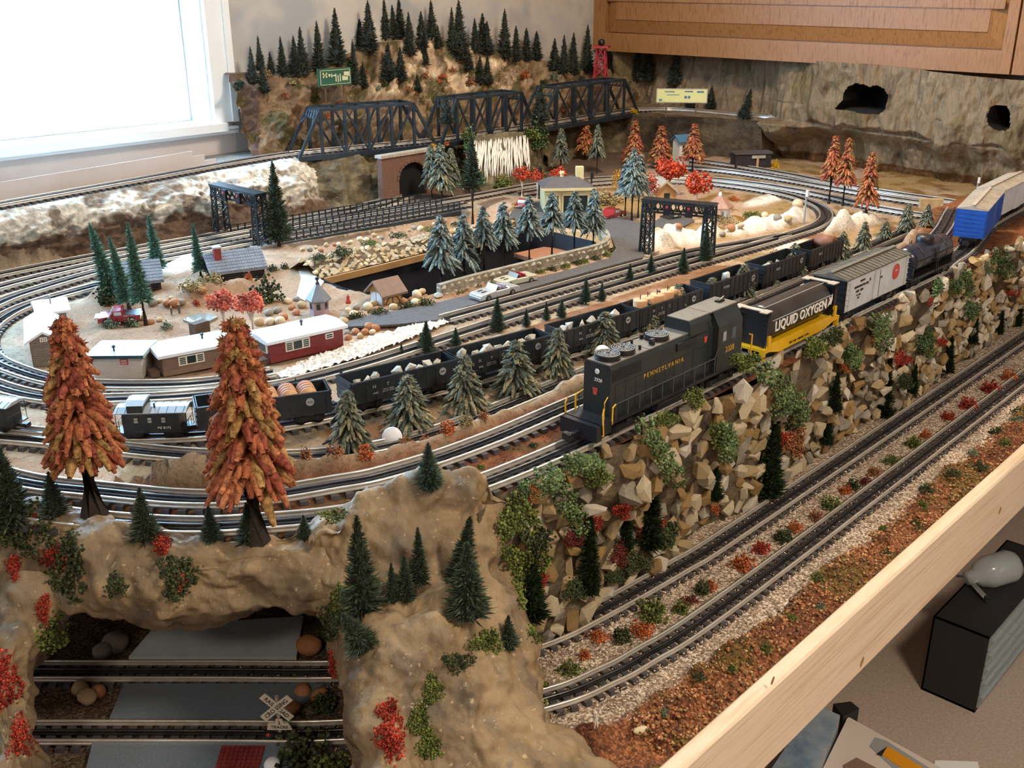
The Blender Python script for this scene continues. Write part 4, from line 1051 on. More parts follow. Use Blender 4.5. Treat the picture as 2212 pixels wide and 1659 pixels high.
# ---- pines around bridge, portal and waterfall
for x, yb, yt, w, lab in [(966, 268, 205, 30, 'dark pine standing against the second span of the truss bridge'), (1168, 263, 180, 38, 'grey pine in front of the joint of the second and third bridge spans')]:
    p = at(x, yb + 70, Z2 - .01); p = at_y(x, yb, float(np.interp(at_y(x, yb, 2.2)[0], [q[0] for q in BRIDGE], [q[1] for q in BRIDGE])) - 0.085)
    tree('ridge', p, yt, w, lab)
for k, (x, yb, yt, w) in enumerate([(933, 430, 313, 40), (955, 436, 308, 44), (976, 432, 318, 38)]):
    tree('valley', g2(x, yb), yt, w, f'grey-green pine beside the brick tunnel portal, {ORD[k]} of three', 'pines beside the tunnel portal', fol_py=yb - 18)
tree('dark', g2(1021, 462), 291, 50, 'tall dark pine between the waterfall and the trestle', fol_py=418)
tree('dark', g2(603, 532), 347, 62, 'tall dense dark pine beside the first signal gantry', fol_py=520)
tree('valley', g2(1211, 372), 276, 34, 'grey pine under the third bridge span', fol_py=360); tree('valley', g2(1289, 376), 268, 30, 'slim grey pine next to an orange pine under the bridge end', fol_py=352)
for k, (x, yb, yt, w, fo) in enumerate([(1263, 345, 256, 36, 332), (1368, 365, 258, 38, 350), (1425, 365, 270, 44, 350), (1495, 372, 265, 42, 352)]):
    tree('orange', g2(x, yb), yt, w, f'orange autumn pine below the bridge end, {ORD[k]} towards the cliff', 'orange pines below the bridge end', fol_py=fo)
for k, (x, yb, yt, w, fo) in enumerate([(1790, 440, 291, 40, 395), (1820, 445, 297, 40, 405), (1868, 480, 327, 46, 450)]):
    tree('orange', g2(x, yb), yt, w, f'tall orange pine on a bare dark trunk before the cliff, {ORD[k]} from the gazebo', 'orange pines before the cliff', fol_py=fo)
for k, (x, yb, yt, w) in enumerate([(1350, 466, 340, 44), (1364, 478, 318, 50), (1378, 470, 332, 46)]):
    tree('frost', g2(x, yb), yt, w, f'blue-grey pine with bare trunk in the clump beside the driveway, {ORD[k]} of three', 'pine clump beside the driveway', fol_py=428)
# ---- eight frosted pines behind the stone parapet
for k, (x, yt, fo, yb, w) in enumerate([(954, 464, 588, 618, 62), (1003, 461, 585, 603, 56), (1046, 444, 543, 598, 48), (1088, 436, 537, 583, 52), (1143, 423, 517, 568, 50), (1192, 413, 507, 557, 46), (1240, 411, 502, 545, 46), (1281, 406, 515, 538, 46)]):
    p = at(x, yb, Z2 - .01)
    tree('frost', p, yt, w, f'frosted blue-green pine along the pit edge, {ORD[k]} from the timbered shed', 'frosted pines along the pit edge', fol_py=fo, wmul=1.15)
# ---- slim green spruces in the village
for k, (x, yb, yt, w, dx) in enumerate([(246, 652, 478, 54, .17), (280, 668, 508, 48, .14), (316, 702, 479, 54, .05), (345, 596, 463, 42, .06), (435, 600, 482, 36, .05)]):
    t = tree('slim', g2(x, yb), yt, w, ['slim green spruce leaning over the cabin roof, nearest the outer curve', 'slim green spruce directly behind the red pickup cab', 'slim green spruce standing on bare trunk beside the red pickup bed',
         'slim green spruce behind the hidden cabin roof', 'lone slim green spruce beside the slate-roofed cabin chimney'][k], 'slim spruces in the village', fol_py=yb - (40 if k == 2 else 8))
    t.rotation_euler = (RIGHT[1] * -dx * 0, -dx * RIGHT[0], 0) if False else (dx * RIGHT[1] * 1.0, -dx * RIGHT[0] * 1.0, 0)
# ---- valley pines
for k, (x, yb, yt, w) in enumerate([(757, 985, 842, 82), (885, 930, 808, 86), (1006, 895, 765, 80), (1115, 853, 733, 74), (1203, 820, 708, 64), (1305, 765, 672, 66), (1392, 722, 645, 54), (1462, 698, 612, 56), (1535, 670, 598, 54), (1603, 648, 568, 50), (1658, 622, 563, 40), (1712, 600, 525, 44), (1775, 578, 528, 32), (1815, 568, 500, 38), (1862, 545, 478, 34), (1910, 520, 476, 28), (1955, 508, 438, 32), (2000, 490, 440, 26)]):
    tree('valley', g2(x, yb), yt, w, f'shaggy grey-green pine in the row beside the gondola train, {ORD[k]} from the white disc', 'pines beside the gondola train')
for k, (x, yb, yt, w) in enumerate([(640, 842, 816, 14), (738, 822, 794, 14), (868, 770, 740, 14), (922, 762, 692, 44), (985, 747, 707, 24), (1075, 716, 640, 38), (1137, 706, 666, 20), (1180, 692, 650, 20), (1213, 686, 646, 24), (1265, 658, 598, 28), (1300, 650, 610, 20), (1360, 612, 568, 22), (1405, 594, 548, 26), (1475, 590, 534, 28), (1522, 572, 480, 34)]):
    tree('blue', g2(x, yb), yt, w, f'small upright pine between the gondolas and the main track, {ORD[k]} from the brown reels', 'small pines behind the gondolas')
# ---- foreground pines on the rock arch
FG = [(30, 1128, 960, 100, 'large dark pine at the very edge of the rock arch'), (118, 1108, 1018, 64, 'small pine on the arch beside the larger edge pine'), (315, 1160, 1052, 78, 'round-based pine on the arch between the two tall orange pines'),
      (455, 1160, 1088, 50, 'small grey pine on the snowy arch crest under the tall orange pine'), (538, 1168, 1085, 64, 'pine at the foot of the taller orange pine trunk'), (658, 1160, 1112, 40, 'tiny pine in the notch of the arch crest'),
      (928, 1054, 955, 68, 'blue-green pine on top of the rounded rock shoulder'), (783, 1318, 1112, 96, 'tall dark pine on the spur, first of the rock cluster'), (850, 1292, 1215, 42, 'small pine squeezed between larger pines on the spur'),
      (878, 1296, 1200, 52, 'slim pine in the middle of the spur cluster'), (905, 1250, 1138, 56, 'bright green pine higher up on the spur'), (988, 1262, 1120, 84, 'tilted dark pine behind the biggest spur pine'),
      (1012, 1336, 1170, 104, 'biggest dark pine on the rock spur'), (790, 1392, 1312, 80, 'pine leaning out above the road opening'), (1098, 1392, 1328, 50, 'small dark pine on the spur shoulder above the front tracks')]
for k, (x, yb, yt, w, lab) in enumerate(FG):
    t = tree('blue' if k in (3, 6) else 'dark', on_arch(x, yb) + np.array([0, 0, -.004]), yt, w, lab, 'pines on the rock arch')
    if k == 13: t.rotation_euler = (-.25, -.35, 0)
    if k == 11: t.rotation_euler = (.05, .2, 0)
# ---- two tall orange pines
def big_orange(x, yb, fo, yt, w, var, label):
    b = on_arch(x, yb); t = tree('bigorange', b, yt, w, label, 'tall orange pines', fol_py=fo, var=var, wmul=.72)
    for ch in t.children:
        if ch.name.startswith('trunk'): ch.scale = (.030, .030, height_to(b, fo) + .10)
    return t
big_orange(203, 1105, 1035, 683, 195, 0, 'tall orange-brown autumn pine standing in front of the pale trailer')
big_orange(548, 1130, 1098, 680, 225, 1, 'taller orange-brown autumn pine standing in front of the red trailer')
# ---- small pines on the stone wall
for k, (x, yb, yt, w) in enumerate([(1150, 1340, 1180, 70), (1272, 1282, 1110, 64), (1352, 1190, 1082, 40), (1402, 1185, 1000, 72), (1543, 1082, 985, 38), (1660, 1075, 890, 68), (1785, 960, 900, 34), (1800, 890, 803, 40), (1905, 902, 765, 54), (1970, 850, 785, 28), (2045, 806, 725, 34), (2098, 742, 650, 30), (2158, 722, 665, 22), (2193, 722, 630, 30)]):
    p = at_y(x, yb, 0.722); q = float(wall_y(p[0], max(0, p[2]))) - .012; p = at_y(x, yb, q)
    tree('wall', p, yt, w, f'dark green pine stuck on the stone retaining wall, {ORD[k]} from the rock arch', 'pines on the stone wall')

# ---- ground foam clumps
FOAM = {
 'moss': [blob(s, 60, ('5C6B2A', '79842F', '4A5A28'), .26) for s in (41, 42, 43)],
 'green': [blob(s, 60, ('4E6B38', '5E7F45', '3E5A30'), .24) for s in (44, 45)],
 'dark': [blob(s, 60, ('2E3A20', '3C4828', '4A5430'), .24) for s in (46, 47)],
 'red': [blob(s, 46, ('A82C20', 'BC3A28', '8A2018'), .26) for s in (48, 49)],
 'orange': [blob(s, 46, ('C0561E', 'D46A28', 'A8461A'), .26) for s in (50, 51)],
 'maroon': [blob(s, 46, ('641E22', '7A2A28', '541A1E'), .26) for s in (52, 53)],
 'yellow': [blob(s, 40, ('D8A414', 'E0B428', 'B88A18'), .28) for s in (54,)],
 'rust': [blob(s, 60, ('8A4A22', '9E5A2C', 'A66A34'), .24) for s in (55, 56)],
 'sage': [blob(s, 60, ('6A7C60', '82947A', '55664E'), .24) for s in (57, 58)],
 'tan': [blob(s, 50, ('8E7A48', 'A8925C', '77653C'), .24) for s in (59,)],
}
PAL = {'moss': ('5E6A36', '767E40', '4C5830'), 'green': ('566E48', '687F56', '465C3C'), 'dark': ('36402C', '444E34', '525A3E'), 'red': ('A03A2E', 'B24A38', '863026'), 'orange': ('B4603A', 'C4703E', '9C502C'), 'maroon': ('66302E', '783C36', '562828'),
       'yellow': ('D8A414', 'E0B428', 'B88A18'), 'rust': ('84523A', '966244', '9E6E4A'), 'sage': ('6E7C66', '82907A', '5C6854'), 'tan': ('94825A', 'A8966C', '7E6E4E'), 'coral': ('C46A5A', 'D07A66', 'B25A4C'), 'maple': ('B4452C', 'C25538', '9E3826'), 'gold': ('C88A1E', 'D49A2C', 'B4741E')}
_OC = np.array([(1, 0, 0), (-1, 0, 0), (0, 1, 0), (0, -1, 0), (0, 0, 1), (0, 0, -1)], float); _OF = np.array([(0, 2, 4), (2, 1, 4), (1, 3, 4), (3, 0, 4), (2, 0, 5), (1, 2, 5), (3, 1, 5), (0, 3, 5)])
_cg = np.random.default_rng(99)
def crumb_mesh(P, size, kind, name='foam'):
    """small angular foam crumbs at points P"""
    g = _cg; n = len(P); pal = np.array([rgb(c) for c in PAL[kind]]); S_ = size * g.uniform(.55, 1.15, n)
    R_ = np.linalg.qr(g.normal(size=(n, 3, 3)))[0]
    V = np.einsum('kj,nji->nki', _OC, R_) * (g.uniform(.65, 1.2, (n, 6, 1)) * S_[:, None, None]) + P[:, None]
    F = (_OF[None] + (np.arange(n) * 6)[:, None, None]).reshape(-1, 3); c = np.repeat(pal[g.integers(0, len(pal), n)] * g.uniform(.75, 1.2, (n, 1)), 6, 0)
    return me_of(name, V.reshape(-1, 3), F, c, MAT['needle'])
def clump(kind, p, w_px, h_px, label, name='bush', cat='bush', group=None, lean=0.0, deep=1.0, snap=None):
    p = np.asarray(p, float); s = px_size(p); w, h = w_px * s, h_px * s; g = _cg
    size = np.clip(.11 * min(w, h), .0013, .0042); n = int(np.clip(1.5 * w * h / size ** 2, 60, 380))
    if snap is not None: size, n = float(np.clip(size * .75, .0014, .0026)), int(np.clip(2.2 * w * h / (size * .75) ** 2, 90, 480))
    if snap is None:
        d = g.normal(size=(n, 3)); d /= np.linalg.norm(d, axis=1)[:, None]; d *= (g.random(n) ** .38)[:, None]
        d[:, 2] = np.abs(d[:, 2]); lump = 1 + .22 * np.sin(4 * np.arctan2(d[:, 1], d[:, 0]) + p[0] * 90)
        P = d * np.array([w / 2, w / 2 * deep, h]) * lump[:, None] * np.array([1, 1, .9])
    else:
        a = g.random(n) * 6.283; r = np.sqrt(g.random(n)) * (1 + .25 * np.sin(3 * a + p[0] * 50)); fx, fy, u0, v0 = snap
        P = np.array([fx(u0 + w_px / 2 * rr * math.cos(aa), v0 - h_px / 2 + h_px / 2 * rr * math.sin(aa)) for aa, rr in zip(a, r)]) - p
        P += -FWD * g.uniform(0, size * 1.2, n)[:, None] + g.normal(0, size * .9, (n, 3))
    o = link_mesh(name, crumb_mesh(P, size, kind), None, p)
    return tag(o, label, cat, group)
# between the two front tracks
for k, (kind, x, y, w, h) in enumerate([('orange', 1262, 1420, 26, 22), ('moss', 1232, 1452, 60, 26), ('orange', 1290, 1378, 50, 20), ('dark', 1345, 1385, 44, 40), ('orange', 1384, 1368, 60, 28), ('moss', 1408, 1330, 70, 50), ('moss', 1472, 1322, 36, 30),
    ('dark', 1516, 1282, 36, 40), ('maroon', 1492, 1298, 40, 16), ('orange', 1535, 1272, 28, 24), ('orange', 1604, 1225, 52, 36), ('red', 1644, 1190, 40, 26), ('dark', 1692, 1168, 44, 34), ('orange', 1718, 1145, 36, 22), ('rust', 1764, 1120, 40, 18), ('moss', 1796, 1096, 48, 28),
    ('orange', 1826, 1064, 30, 20), ('dark', 1843, 1055, 34, 26), ('maroon', 1868, 1045, 30, 18), ('rust', 1890, 1025, 38, 20), ('moss', 1930, 1000, 50, 20), ('moss', 1975, 965, 40, 26), ('orange', 2000, 945, 30, 18), ('red', 2048, 905, 34, 20), ('red', 2092, 880, 46, 24), ('red', 2140, 845, 44, 26), ('orange', 2180, 820, 36, 24)]):
    adj = {'moss': 'olive green', 'dark': 'dark green', 'orange': 'bright orange', 'red': 'red', 'maroon': 'maroon', 'rust': 'rust brown'}[kind]
    clump(kind, g0(x, y), w, h, f'{adj} foam bush between the two front tracks, {ORD[k]} from the rock arch', group='bushes between the front tracks')
# moss, vines and coloured shrubs on the stone wall
def wall_pt(px, py, out=.012):
    p = at_y(px, py, .72)
    for _ in range(3): p = at_y(px, py, float(wall_y(p[0], np.clip(p[2], 0, .24))) - out)
    return p
WC = [('moss', 1120, 1160, 80, 90), ('green', 1150, 1080, 70, 40), ('moss', 1140, 1260, 90, 80), ('orange', 1152, 1082, 26, 34), ('dark', 1160, 1200, 60, 60), ('maroon', 1240, 1180, 44, 30), ('red', 1287, 1150, 24, 40), ('red', 1168, 1265, 30, 28), ('red', 1345, 1120, 36, 30), ('maroon', 1340, 1225, 34, 50),
      ('dark', 1375, 1235, 60, 40), ('maroon', 1400, 1170, 60, 40), ('red', 1420, 1140, 40, 16), ('dark', 1430, 1180, 70, 50), ('orange', 1545, 1110, 16, 30), ('moss', 1290, 1050, 50, 44), ('dark', 1245, 1295, 50, 40), ('dark', 1330, 1260, 40, 26), ('moss', 1555, 965, 44, 50), ('red', 1696, 960, 36, 26), ('rust', 1718, 985, 40, 60),
      ('orange', 1895, 745, 26, 40), ('red', 1948, 790, 34, 28), ('red', 2018, 660, 26, 16), ('orange', 1826, 800, 14, 18), ('red', 2035, 745, 20, 12), ('red', 2190, 640, 32, 14), ('moss', 1760, 770, 50, 40), ('dark', 1800, 745, 40, 36), ('moss', 1610, 800, 60, 36), ('dark', 1960, 840, 40, 30), ('moss', 1880, 960, 30, 24), ('dark', 1845, 985, 26, 20),
      ('green', 2000, 770, 40, 60), ('green', 2080, 640, 50, 50), ('green', 2160, 600, 60, 60), ('moss', 1440, 920, 50, 30), ('moss', 1500, 880, 40, 40), ('green', 2030, 655, 36, 50), ('green', 2100, 690, 30, 40)]
WC.sort(key=lambda c: c[1])
for k, (kind, x, y, w, h) in enumerate(WC):
    adj = {'moss': 'olive', 'green': 'green', 'dark': 'dark green', 'orange': 'orange', 'red': 'red', 'maroon': 'maroon', 'rust': 'rust brown'}[kind]
    clump(kind, wall_pt(x, y), w, h, f'{adj} foam tuft growing on the stone wall, {ORD[k]} from the rock arch', name='shrub', cat='shrub', group='tufts on the stone wall', snap=(lambda a, b: wall_pt(a, b, .014), 0, x, y))
# hanging moss streamers
PAL['vine'] = ('5C7048', '6E8058', '4E613E')
def streamer(pts, r, label):
    g = _cg; n = 420; t = g.random(n) * (len(pts) - 1); i = np.minimum(t.astype(int), len(pts) - 2); fr = (t - i)[:, None]; Q = np.array(pts, float); c = Q[i] * (1 - fr) + Q[i + 1] * fr
    rp = r / .00062; off = g.normal(size=(n, 2)); off /= np.linalg.norm(off, axis=1)[:, None]; rad = np.sqrt(g.random(n)) * rp * (1 + .25 * np.sin(t * 5))
    P = np.array([wall_pt(u[0], u[1], .012 + .010 * (1 - (q / rp / 1.25) ** 2)) for u, q in zip(c + off * rad[:, None], rad)]); p0 = P.mean(0)
    o = link_mesh('hanging_moss', crumb_mesh(P - p0, .0030, 'vine'), None, p0); return tag(o, label, 'moss', 'hanging moss on the stone wall')
streamer([(1178, 1022), (1205, 1050), (1235, 1100), (1268, 1150)], .016, 'long green moss streamer hanging nearest the rock arch')
streamer([(1235, 1000), (1262, 1000), (1290, 1012)], .014, 'pale green moss cushion beside the track ties')
streamer([(1392, 915), (1420, 960), (1445, 1010), (1462, 1030)], .015, 'green moss streamer hanging below the locomotive front')
streamer([(1640, 795), (1680, 820), (1695, 860), (1690, 900)], .014, 'bright green moss streamer below the liquid oxygen car')
streamer([(1720, 860), (1735, 890), (1712, 905)], .014, 'grey-green moss patch lower down beside a dark pine')
streamer([(1900, 690), (1905, 715), (1908, 745)], .014, 'green moss streamer below the white boxcar')
streamer([(1560, 930), (1580, 950), (1570, 985)], .013, 'dull green moss patch in the middle of the wall')
streamer([(1840, 760), (1848, 790)], .011, 'short green moss tuft over a grey boulder')
# moss and red shrubs on the rock arch
AC = [('moss', 120, 1420, 70, 90), ('dark', 60, 1200, 130, 110), ('dark', 150, 1300, 70, 140), ('red', 118, 1225, 54, 44), ('red', 95, 1345, 24, 60), ('red', 30, 1250, 24, 50), ('red', 14, 1530, 60, 110), ('red', 45, 1640, 50, 90), ('red', 352, 1196, 34, 40), ('dark', 385, 1290, 70, 90), ('red', 388, 1272, 26, 40), ('dark', 250, 1290, 40, 50),
      ('red', 68, 1140, 30, 30), ('moss', 1135, 1300, 60, 110), ('moss', 1110, 1200, 60, 90), ('moss', 1050, 1410, 70, 44), ('dark', 990, 1450, 60, 40), ('moss', 935, 1520, 40, 60), ('moss', 905, 1590, 44, 70), ('moss', 925, 1640, 50, 60), ('red', 838, 1560, 40, 50), ('red', 845, 1640, 56, 90), ('red', 716, 1470, 16, 60), ('moss', 720, 1130, 60, 34), ('dark', 715, 1380, 50, 70),
      ('dark', 155, 1210, 34, 40), ('moss', 1160, 1390, 36, 50), ('moss', 1230, 1500, 40, 30), ('moss', 740, 1330, 60, 60), ('dark', 20, 1170, 70, 60)]
AC.sort()
for k, (kind, x, y, w, h) in enumerate(AC):
    adj = {'moss': 'olive', 'dark': 'dark green', 'red': 'scarlet'}[kind]
    clump(kind, on_arch(x, y), w, h, f'{adj} foam tuft clinging to the rock arch, {ORD[k]} from the frame edge', name='shrub', cat='shrub', group='tufts on the rock arch', snap=(on_arch, 0, x, y))

# ================================================================== rolling stock (local x along the rails, y away from the viewer, z = 0 at rail top)
MAT.update({
 'loco': M('brunswick_green_shell', '23292A', '2B3231', scale=60, rough=0.34),
 'loco_roof': M('loco_roof_tan_grey', '6A645A', '7A7468', scale=50, rough=0.45),  # roofs a lighter tan-grey than the green shell
 'railgrey': M('dark_handrail', '4A4E50', rough=.5),
 'black': M('black_plastic', '17181B', '202125', scale=60, rough=0.42),
 'gondola': M('gondola_black', '1E2328', '282E34', scale=50, rough=0.45),
 'gold': M('gold_lettering', 'B8923C', rough=0.5),
 'white': M('white_print', 'E6E4DE', rough=0.5),
 'greyprint': M('grey_print', '9A9C9C', rough=0.6),
 'red_print': M('red_print', 'C2483A', rough=0.5),
 'yellow': M('yellow_frame', 'E0B012', 'D2A010', scale=40, rough=0.42),
 'yellow_rail': M('yellow_handrail', 'D8A418', rough=0.4),
 'wheel': M('blackened_wheel', '26262A', '3A3A3E', scale=40, rough=0.4, metal=0.6),
 'tanktop': M('weathered_black_tank', '2A2622', '3A352E', scale=40, rough=0.3),
 'tankblue': M('dark_tank_side', '1C2434', rough=0.25),
 'boxgrey': M('pale_grey_boxcar', 'C9CDCE', 'B7BCBE', scale=30, rough=0.45),
 'boxwhite': M('white_boxcar', 'D8DDE2', 'C8CED4', scale=30, rough=0.4),
 'boxroof': M('weathered_roof', '5A554A', '6E675A', scale=60, rough=0.6),
 'roofpale': M('pale_dusty_roof', 'B9AC9C', 'A89A88', scale=40, rough=0.6),
 'blue': M('bright_blue_boxcar', '1E4E9E', '2258B0', scale=40, rough=0.4),
 'rust': M('rusty_brown', '7A4A34', '8A5A42', scale=60, rough=0.6),
 'reel': M('brown_reel', '8A5A48', '9A6A55', scale=60, rough=0.5),
 'cream': M('cream_plastic', 'DCA678', 'E4B286', scale=40, rough=0.45),
})
def text(s, size, loc, rot, mat, parent, name='lettering', depth=0.0004, align='CENTER', xs=1.0, sp=1.0, bold=0.0):
    c = bpy.data.curves.new(name, 'FONT'); c.body = s; c.size = size; c.extrude = depth; c.align_x = align; c.align_y = 'CENTER'; c.resolution_u = 2; c.space_character = sp; c.offset = bold
    c.materials.append(mat); o = bpy.data.objects.new(name, c); COL.objects.link(o); o.parent = parent
    me = bpy.data.meshes.new_from_object(o); bpy.data.objects.remove(o)          # lettering as real mesh
    o = bpy.data.objects.new(name, me); COL.objects.link(o); o.parent = parent
    o.location = loc; o.rotation_euler = rot; o.scale = (xs, 1, 1); return o
NEAR = (math.pi / 2, 0, 0)                    # lettering on the side that faces the viewer (-y)
def on_line(key, x=None, s=None, pt=None):
    c = LINE[key]
    i = int(np.argmin(np.abs(c[:, 0] - x))) if pt is None else int(np.argmin(np.hypot(c[:, 0] - pt[0], c[:, 1] - pt[1])))
    a, b = c[max(0, i - 4)], c[min(len(c) - 1, i + 4)]; d = b - a
    if d[0] < 0: d = -d
    return c[i], math.atan2(d[1], d[0])
def rail_car(key, name, label, cat='railcar', x=None, pt=None, group=None, z=None):
    p, a = on_line(key, x, pt=pt)
    return thing(name, label, cat, (p[0], p[1], PLAN[key][0] if z is None else z), a, group)
def bogie(t, x, w=0.036, wb=0.034, axles=2, name='bogie'):
    m = MB()
    for sy in (-1, 1):
        m.box((x, sy * w / 2, .0085), (wb + .014, .004, .007)); m.box((x, sy * w / 2, .013), (.012, .005, .006))
        for k in range(axles):
            m.box((x - wb / 2 + wb * k / (axles - 1), sy * (w / 2 + .001), .0085), (.008, .005, .008))
    m.box((x, 0, .012), (.012, w * .8, .006))
    b = m.build(name, MAT['black'], t); b.location = (0, 0, 0)
    for k in range(axles):
        xx = x - wb / 2 + wb * k / (axles - 1)
        for sy in (-1, 1):
            MB().lathe([(.0085, -.002), (.0085, .0012), (.0098, .0014), (.0098, .0022)] if sy < 0 else [(.0098, -.0022), (.0098, -.0014), (.0085, -.0012), (.0085, .002)], 16, (xx, sy * .0158, .0082), axis='y').build('wheel', MAT['wheel'], b, True)
    return b
def coupler(t, x, sgn):
    m = MB(); m.box((x + sgn * .008, 0, .0125), (.018, .006, .005)); m.box((x + sgn * .018, .002, .0125), (.007, .011, .009)); m.box((x + sgn * .021, -.003, .0125), (.004, .005, .009)); return m.build('coupler', MAT['black'], t)

# ---- diesel locomotive
lo = rail_car('L1', 'diesel_locomotive', 'dark green diesel locomotive lettered PENNSYLVANIA with number 2328', 'locomotive', x=1.075)
X0 = -0.142                                    # hood front
m = MB(); m.prism([(-.0205, .026), (.0205, .026), (.0205, .088), (.0175, .0925), (-.0175, .0925), (-.0205, .088)], X0, .085, 'x'); m.build('long_hood', MAT['loco'], lo)
m = MB(); m.span(X0 + .001, .030, -.0176, .0176, .0920, .0938); m.span(.030, .082, -.0172, .0172, .0920, .0945)
m.span(-.062, -.0612, -.0178, .0178, .0938, .0944); m.build('hood_roof', MAT['loco_roof'], lo)
def fan(x, r):
    f = MB().lathe([(r * 1.06, 0), (r * 1.06, .002), (r, .0022), (r, .0068), (r * .93, .007), (r * .93, .004), (.001, .004)], 28, (x, 0, .0936)).build('roof_fan', MAT['black'], lo, False)
    g = MB()
    for k in range(12):
        a = k * math.pi / 6; g.bar((x + .2 * r * math.cos(a), .2 * r * math.sin(a), .1004), (x + r * .95 * math.cos(a), r * .95 * math.sin(a), .1004), .0007, .0006)
    for q in (.35, .55, .75, .93):
        g.tube([(x + q * r * math.cos(j * .3927), q * r * math.sin(j * .3927), .1006) for j in range(17)], .0004, 4, caps=False)
    g.build('fan_grille', MAT['greyprint'], f)
fan(-.122, .0155); fan(-.092, .0155); fan(-.020, .0155)
m = MB()
for x, y in ((-.045, -.012), (-.008, .011), (-.07, -.010), (-.06, .01), (-.035, .013)): m.box((x, y, .0965), (.005 if abs(y) > .0115 else .002, .003, .006))
m.box((-.043, -.009, .0975), (.007, .005, .007)); m.box((-.002, .009, .0975), (.007, .005, .007)); m.build('roof_vents', MAT['black'], lo)
# raised equipment blister and cab
m = MB(); m.prism([(-.0205, .085), (.0205, .085), (.0205, .104), (.017, .109), (-.017, .109), (-.0205, .104)], .026, .075, 'x'); m.build('blister', MAT['loco'], lo)
MB().span(.026, .076, -.0172, .0172, .1088, .1102).build('blister_roof', MAT['loco_roof'], lo)
cabp = MB(); cabp.prism([(-.0295, .026), (.0295, .026), (.0295, .090), (.018, .109), (-.018, .109), (-.0295, .090)], .082, .142, 'x')
cabp = cabp.build('cab', MAT['loco'], lo)
MB().span(.074, .143, -.0180, .0180, .1088, .1106).build('cab_roof', MAT['loco_roof'], cabp)
for x0, x1, y in ((.093, .103, -.0298), (.116, .126, -.0298)):
    MB().span(x0, x1, y, y + .001, .066, .082).build('cab_window', M('cab_glass', '4A5560', rough=.1) if 'cabglass' not in MAT else MAT['cabglass'], cabp)
MB().span(.094, .101, -.0302, -.0290, .068, .08).build('window_divider', MAT['greyprint'], cabp)
m = MB(); m.span(.120, .134, -.004, .004, .1106, .113)
for k in range(3): m.tube([(.119 + k * .005, -.003 + k * .002, .1135), (.128 + k * .005, -.003 + k * .002, .1145)], [.0009, .0018], 7)
m.build('air_horn', MAT['black'], cabp)
MB().prism([(-.0175, .026), (.0175, .026), (.0175, .066), (.014, .071), (-.014, .071), (-.0175, .066)], .142, .165, 'x').build('short_hood', MAT['loco'], lo)
m = MB(); m.span(-.168, .172, -.0295, .0295, .0215, .0262); m.span(-.176, -.166, -.0285, .0285, .006, .0262); m.span(.170, .180, -.0285, .0285, .006, .0262); m.span(-.1665, -.1485, -.0295, .0295, .012, .0222); m.span(.152, .170, -.0295, .0295, .012, .0222)
m.build('walkway', MAT['black'], lo)
m = MB(); m.prism([(-.022, .020), (-.026, .0145), (-.022, .0062), (.022, .0062), (.026, .0145), (.022, .020)], -.045, .045, 'x'); m.build('fuel_tank', MAT['black'], lo)
bogie(lo, -.105, .044, .052); bogie(lo, .105, .044, .052)
coupler(lo, -.176, -1); coupler(lo, .180, 1)
m = MB()                                          # radiator louvres
for k in range(6): m.span(X0 + .004, X0 + .062, -.0213, -.0204, .0715 + k * .0022, .0727 + k * .0022)
m.span(X0 + .004, X0 + .062, -.0209, -.0204, .0705, .0855); m.build('louvres', MAT['black'], lo)
m = MB(); m.span(-.004, .040, -.0222, -.0204, .076, .0865); m.build('dynamic_brake_recess', MAT['black'], lo)
m = MB()                                          # body seams and door panels
for k in range(9): m.span(X0 + .010 + k * .021, X0 + .0104 + k * .021, -.0208, -.0204, .030, .066)
m.span(X0 + .01, .078, -.0208, -.0204, .0655, .066); m.build('door_seams', MAT['black'], lo)
for sy in (-1, 1):
    h = MB(); hz = .047
    h.tube([(-.143 + .0, sy * .029, hz - .001), (.078, sy * .029, hz)], .0007, 5); h.tube([(.078, sy * .029, hz), (.084, sy * .0295, .060)], .0007, 5)
    for k in range(10): h.tube([(-.140 + k * .0243, sy * .029, .026), (-.140 + k * .0243, sy * .029, hz)], .0007, 5)
    h.build('handrail', MAT['railgrey'], lo)
    y = MB(); y.tube([(-.147, sy * .029, .022), (-.147, sy * .0295, .044), (-.141, sy * .029, .0465)], .0012, 6)
    y.tube([(-.1665, sy * .0295, .013), (-.164, sy * .0295, .012), (-.166, sy * .0295, .040), (-.163, sy * .0285, .047)], .0012, 6)
    y.build('grab_rail', MAT['yellow_rail'], lo)
    y = MB(); y.tube([(.172, sy * .0295, .014), (.172, sy * .0295, .058), (.166, sy * .0285, .060)], .0012, 6); y.build('grab_rail', MAT['yellow_rail'], lo)
text('PENNSYLVANIA', .0092, (-.030, -.0208, .0610), NEAR, MAT['gold'], lo, xs=1.0, sp=1.45)
text('2328', .0115, (.113, -.0300, .053), NEAR, MAT['gold'], lo, 'cab_number', xs=.95)
text('2328', .0060, (X0 - .0004, -.002, .071), (math.pi / 2, 0, -math.pi / 2), MAT['white'], lo, 'nose_number')
def keystone(loc, rot, s, parent):
    k = MB().prism([(-.5, .35), (-.62, .62), (.62, .62), (.5, .35), (.36, -.7), (-.36, -.7)], -.0003, .0003, 'z').build('keystone_emblem', MAT['red_print'], parent)
    k.location = loc; k.rotation_euler = rot; k.scale = (s, s, 1)
keystone((X0 - .0006, .002, .056), (math.pi / 2, 0, -math.pi / 2), .0068, lo); keystone((.064, -.0210, .076), NEAR, .0064, lo)
m = MB()
for k in (-1, 1): m.tube([(X0 - .012, k * .022, .028), (X0 - .012, k * .022, .050), (X0 - .002, k * .019, .054)], .0007, 5)
m.build('end_rail', MAT['yellow_rail'], lo)
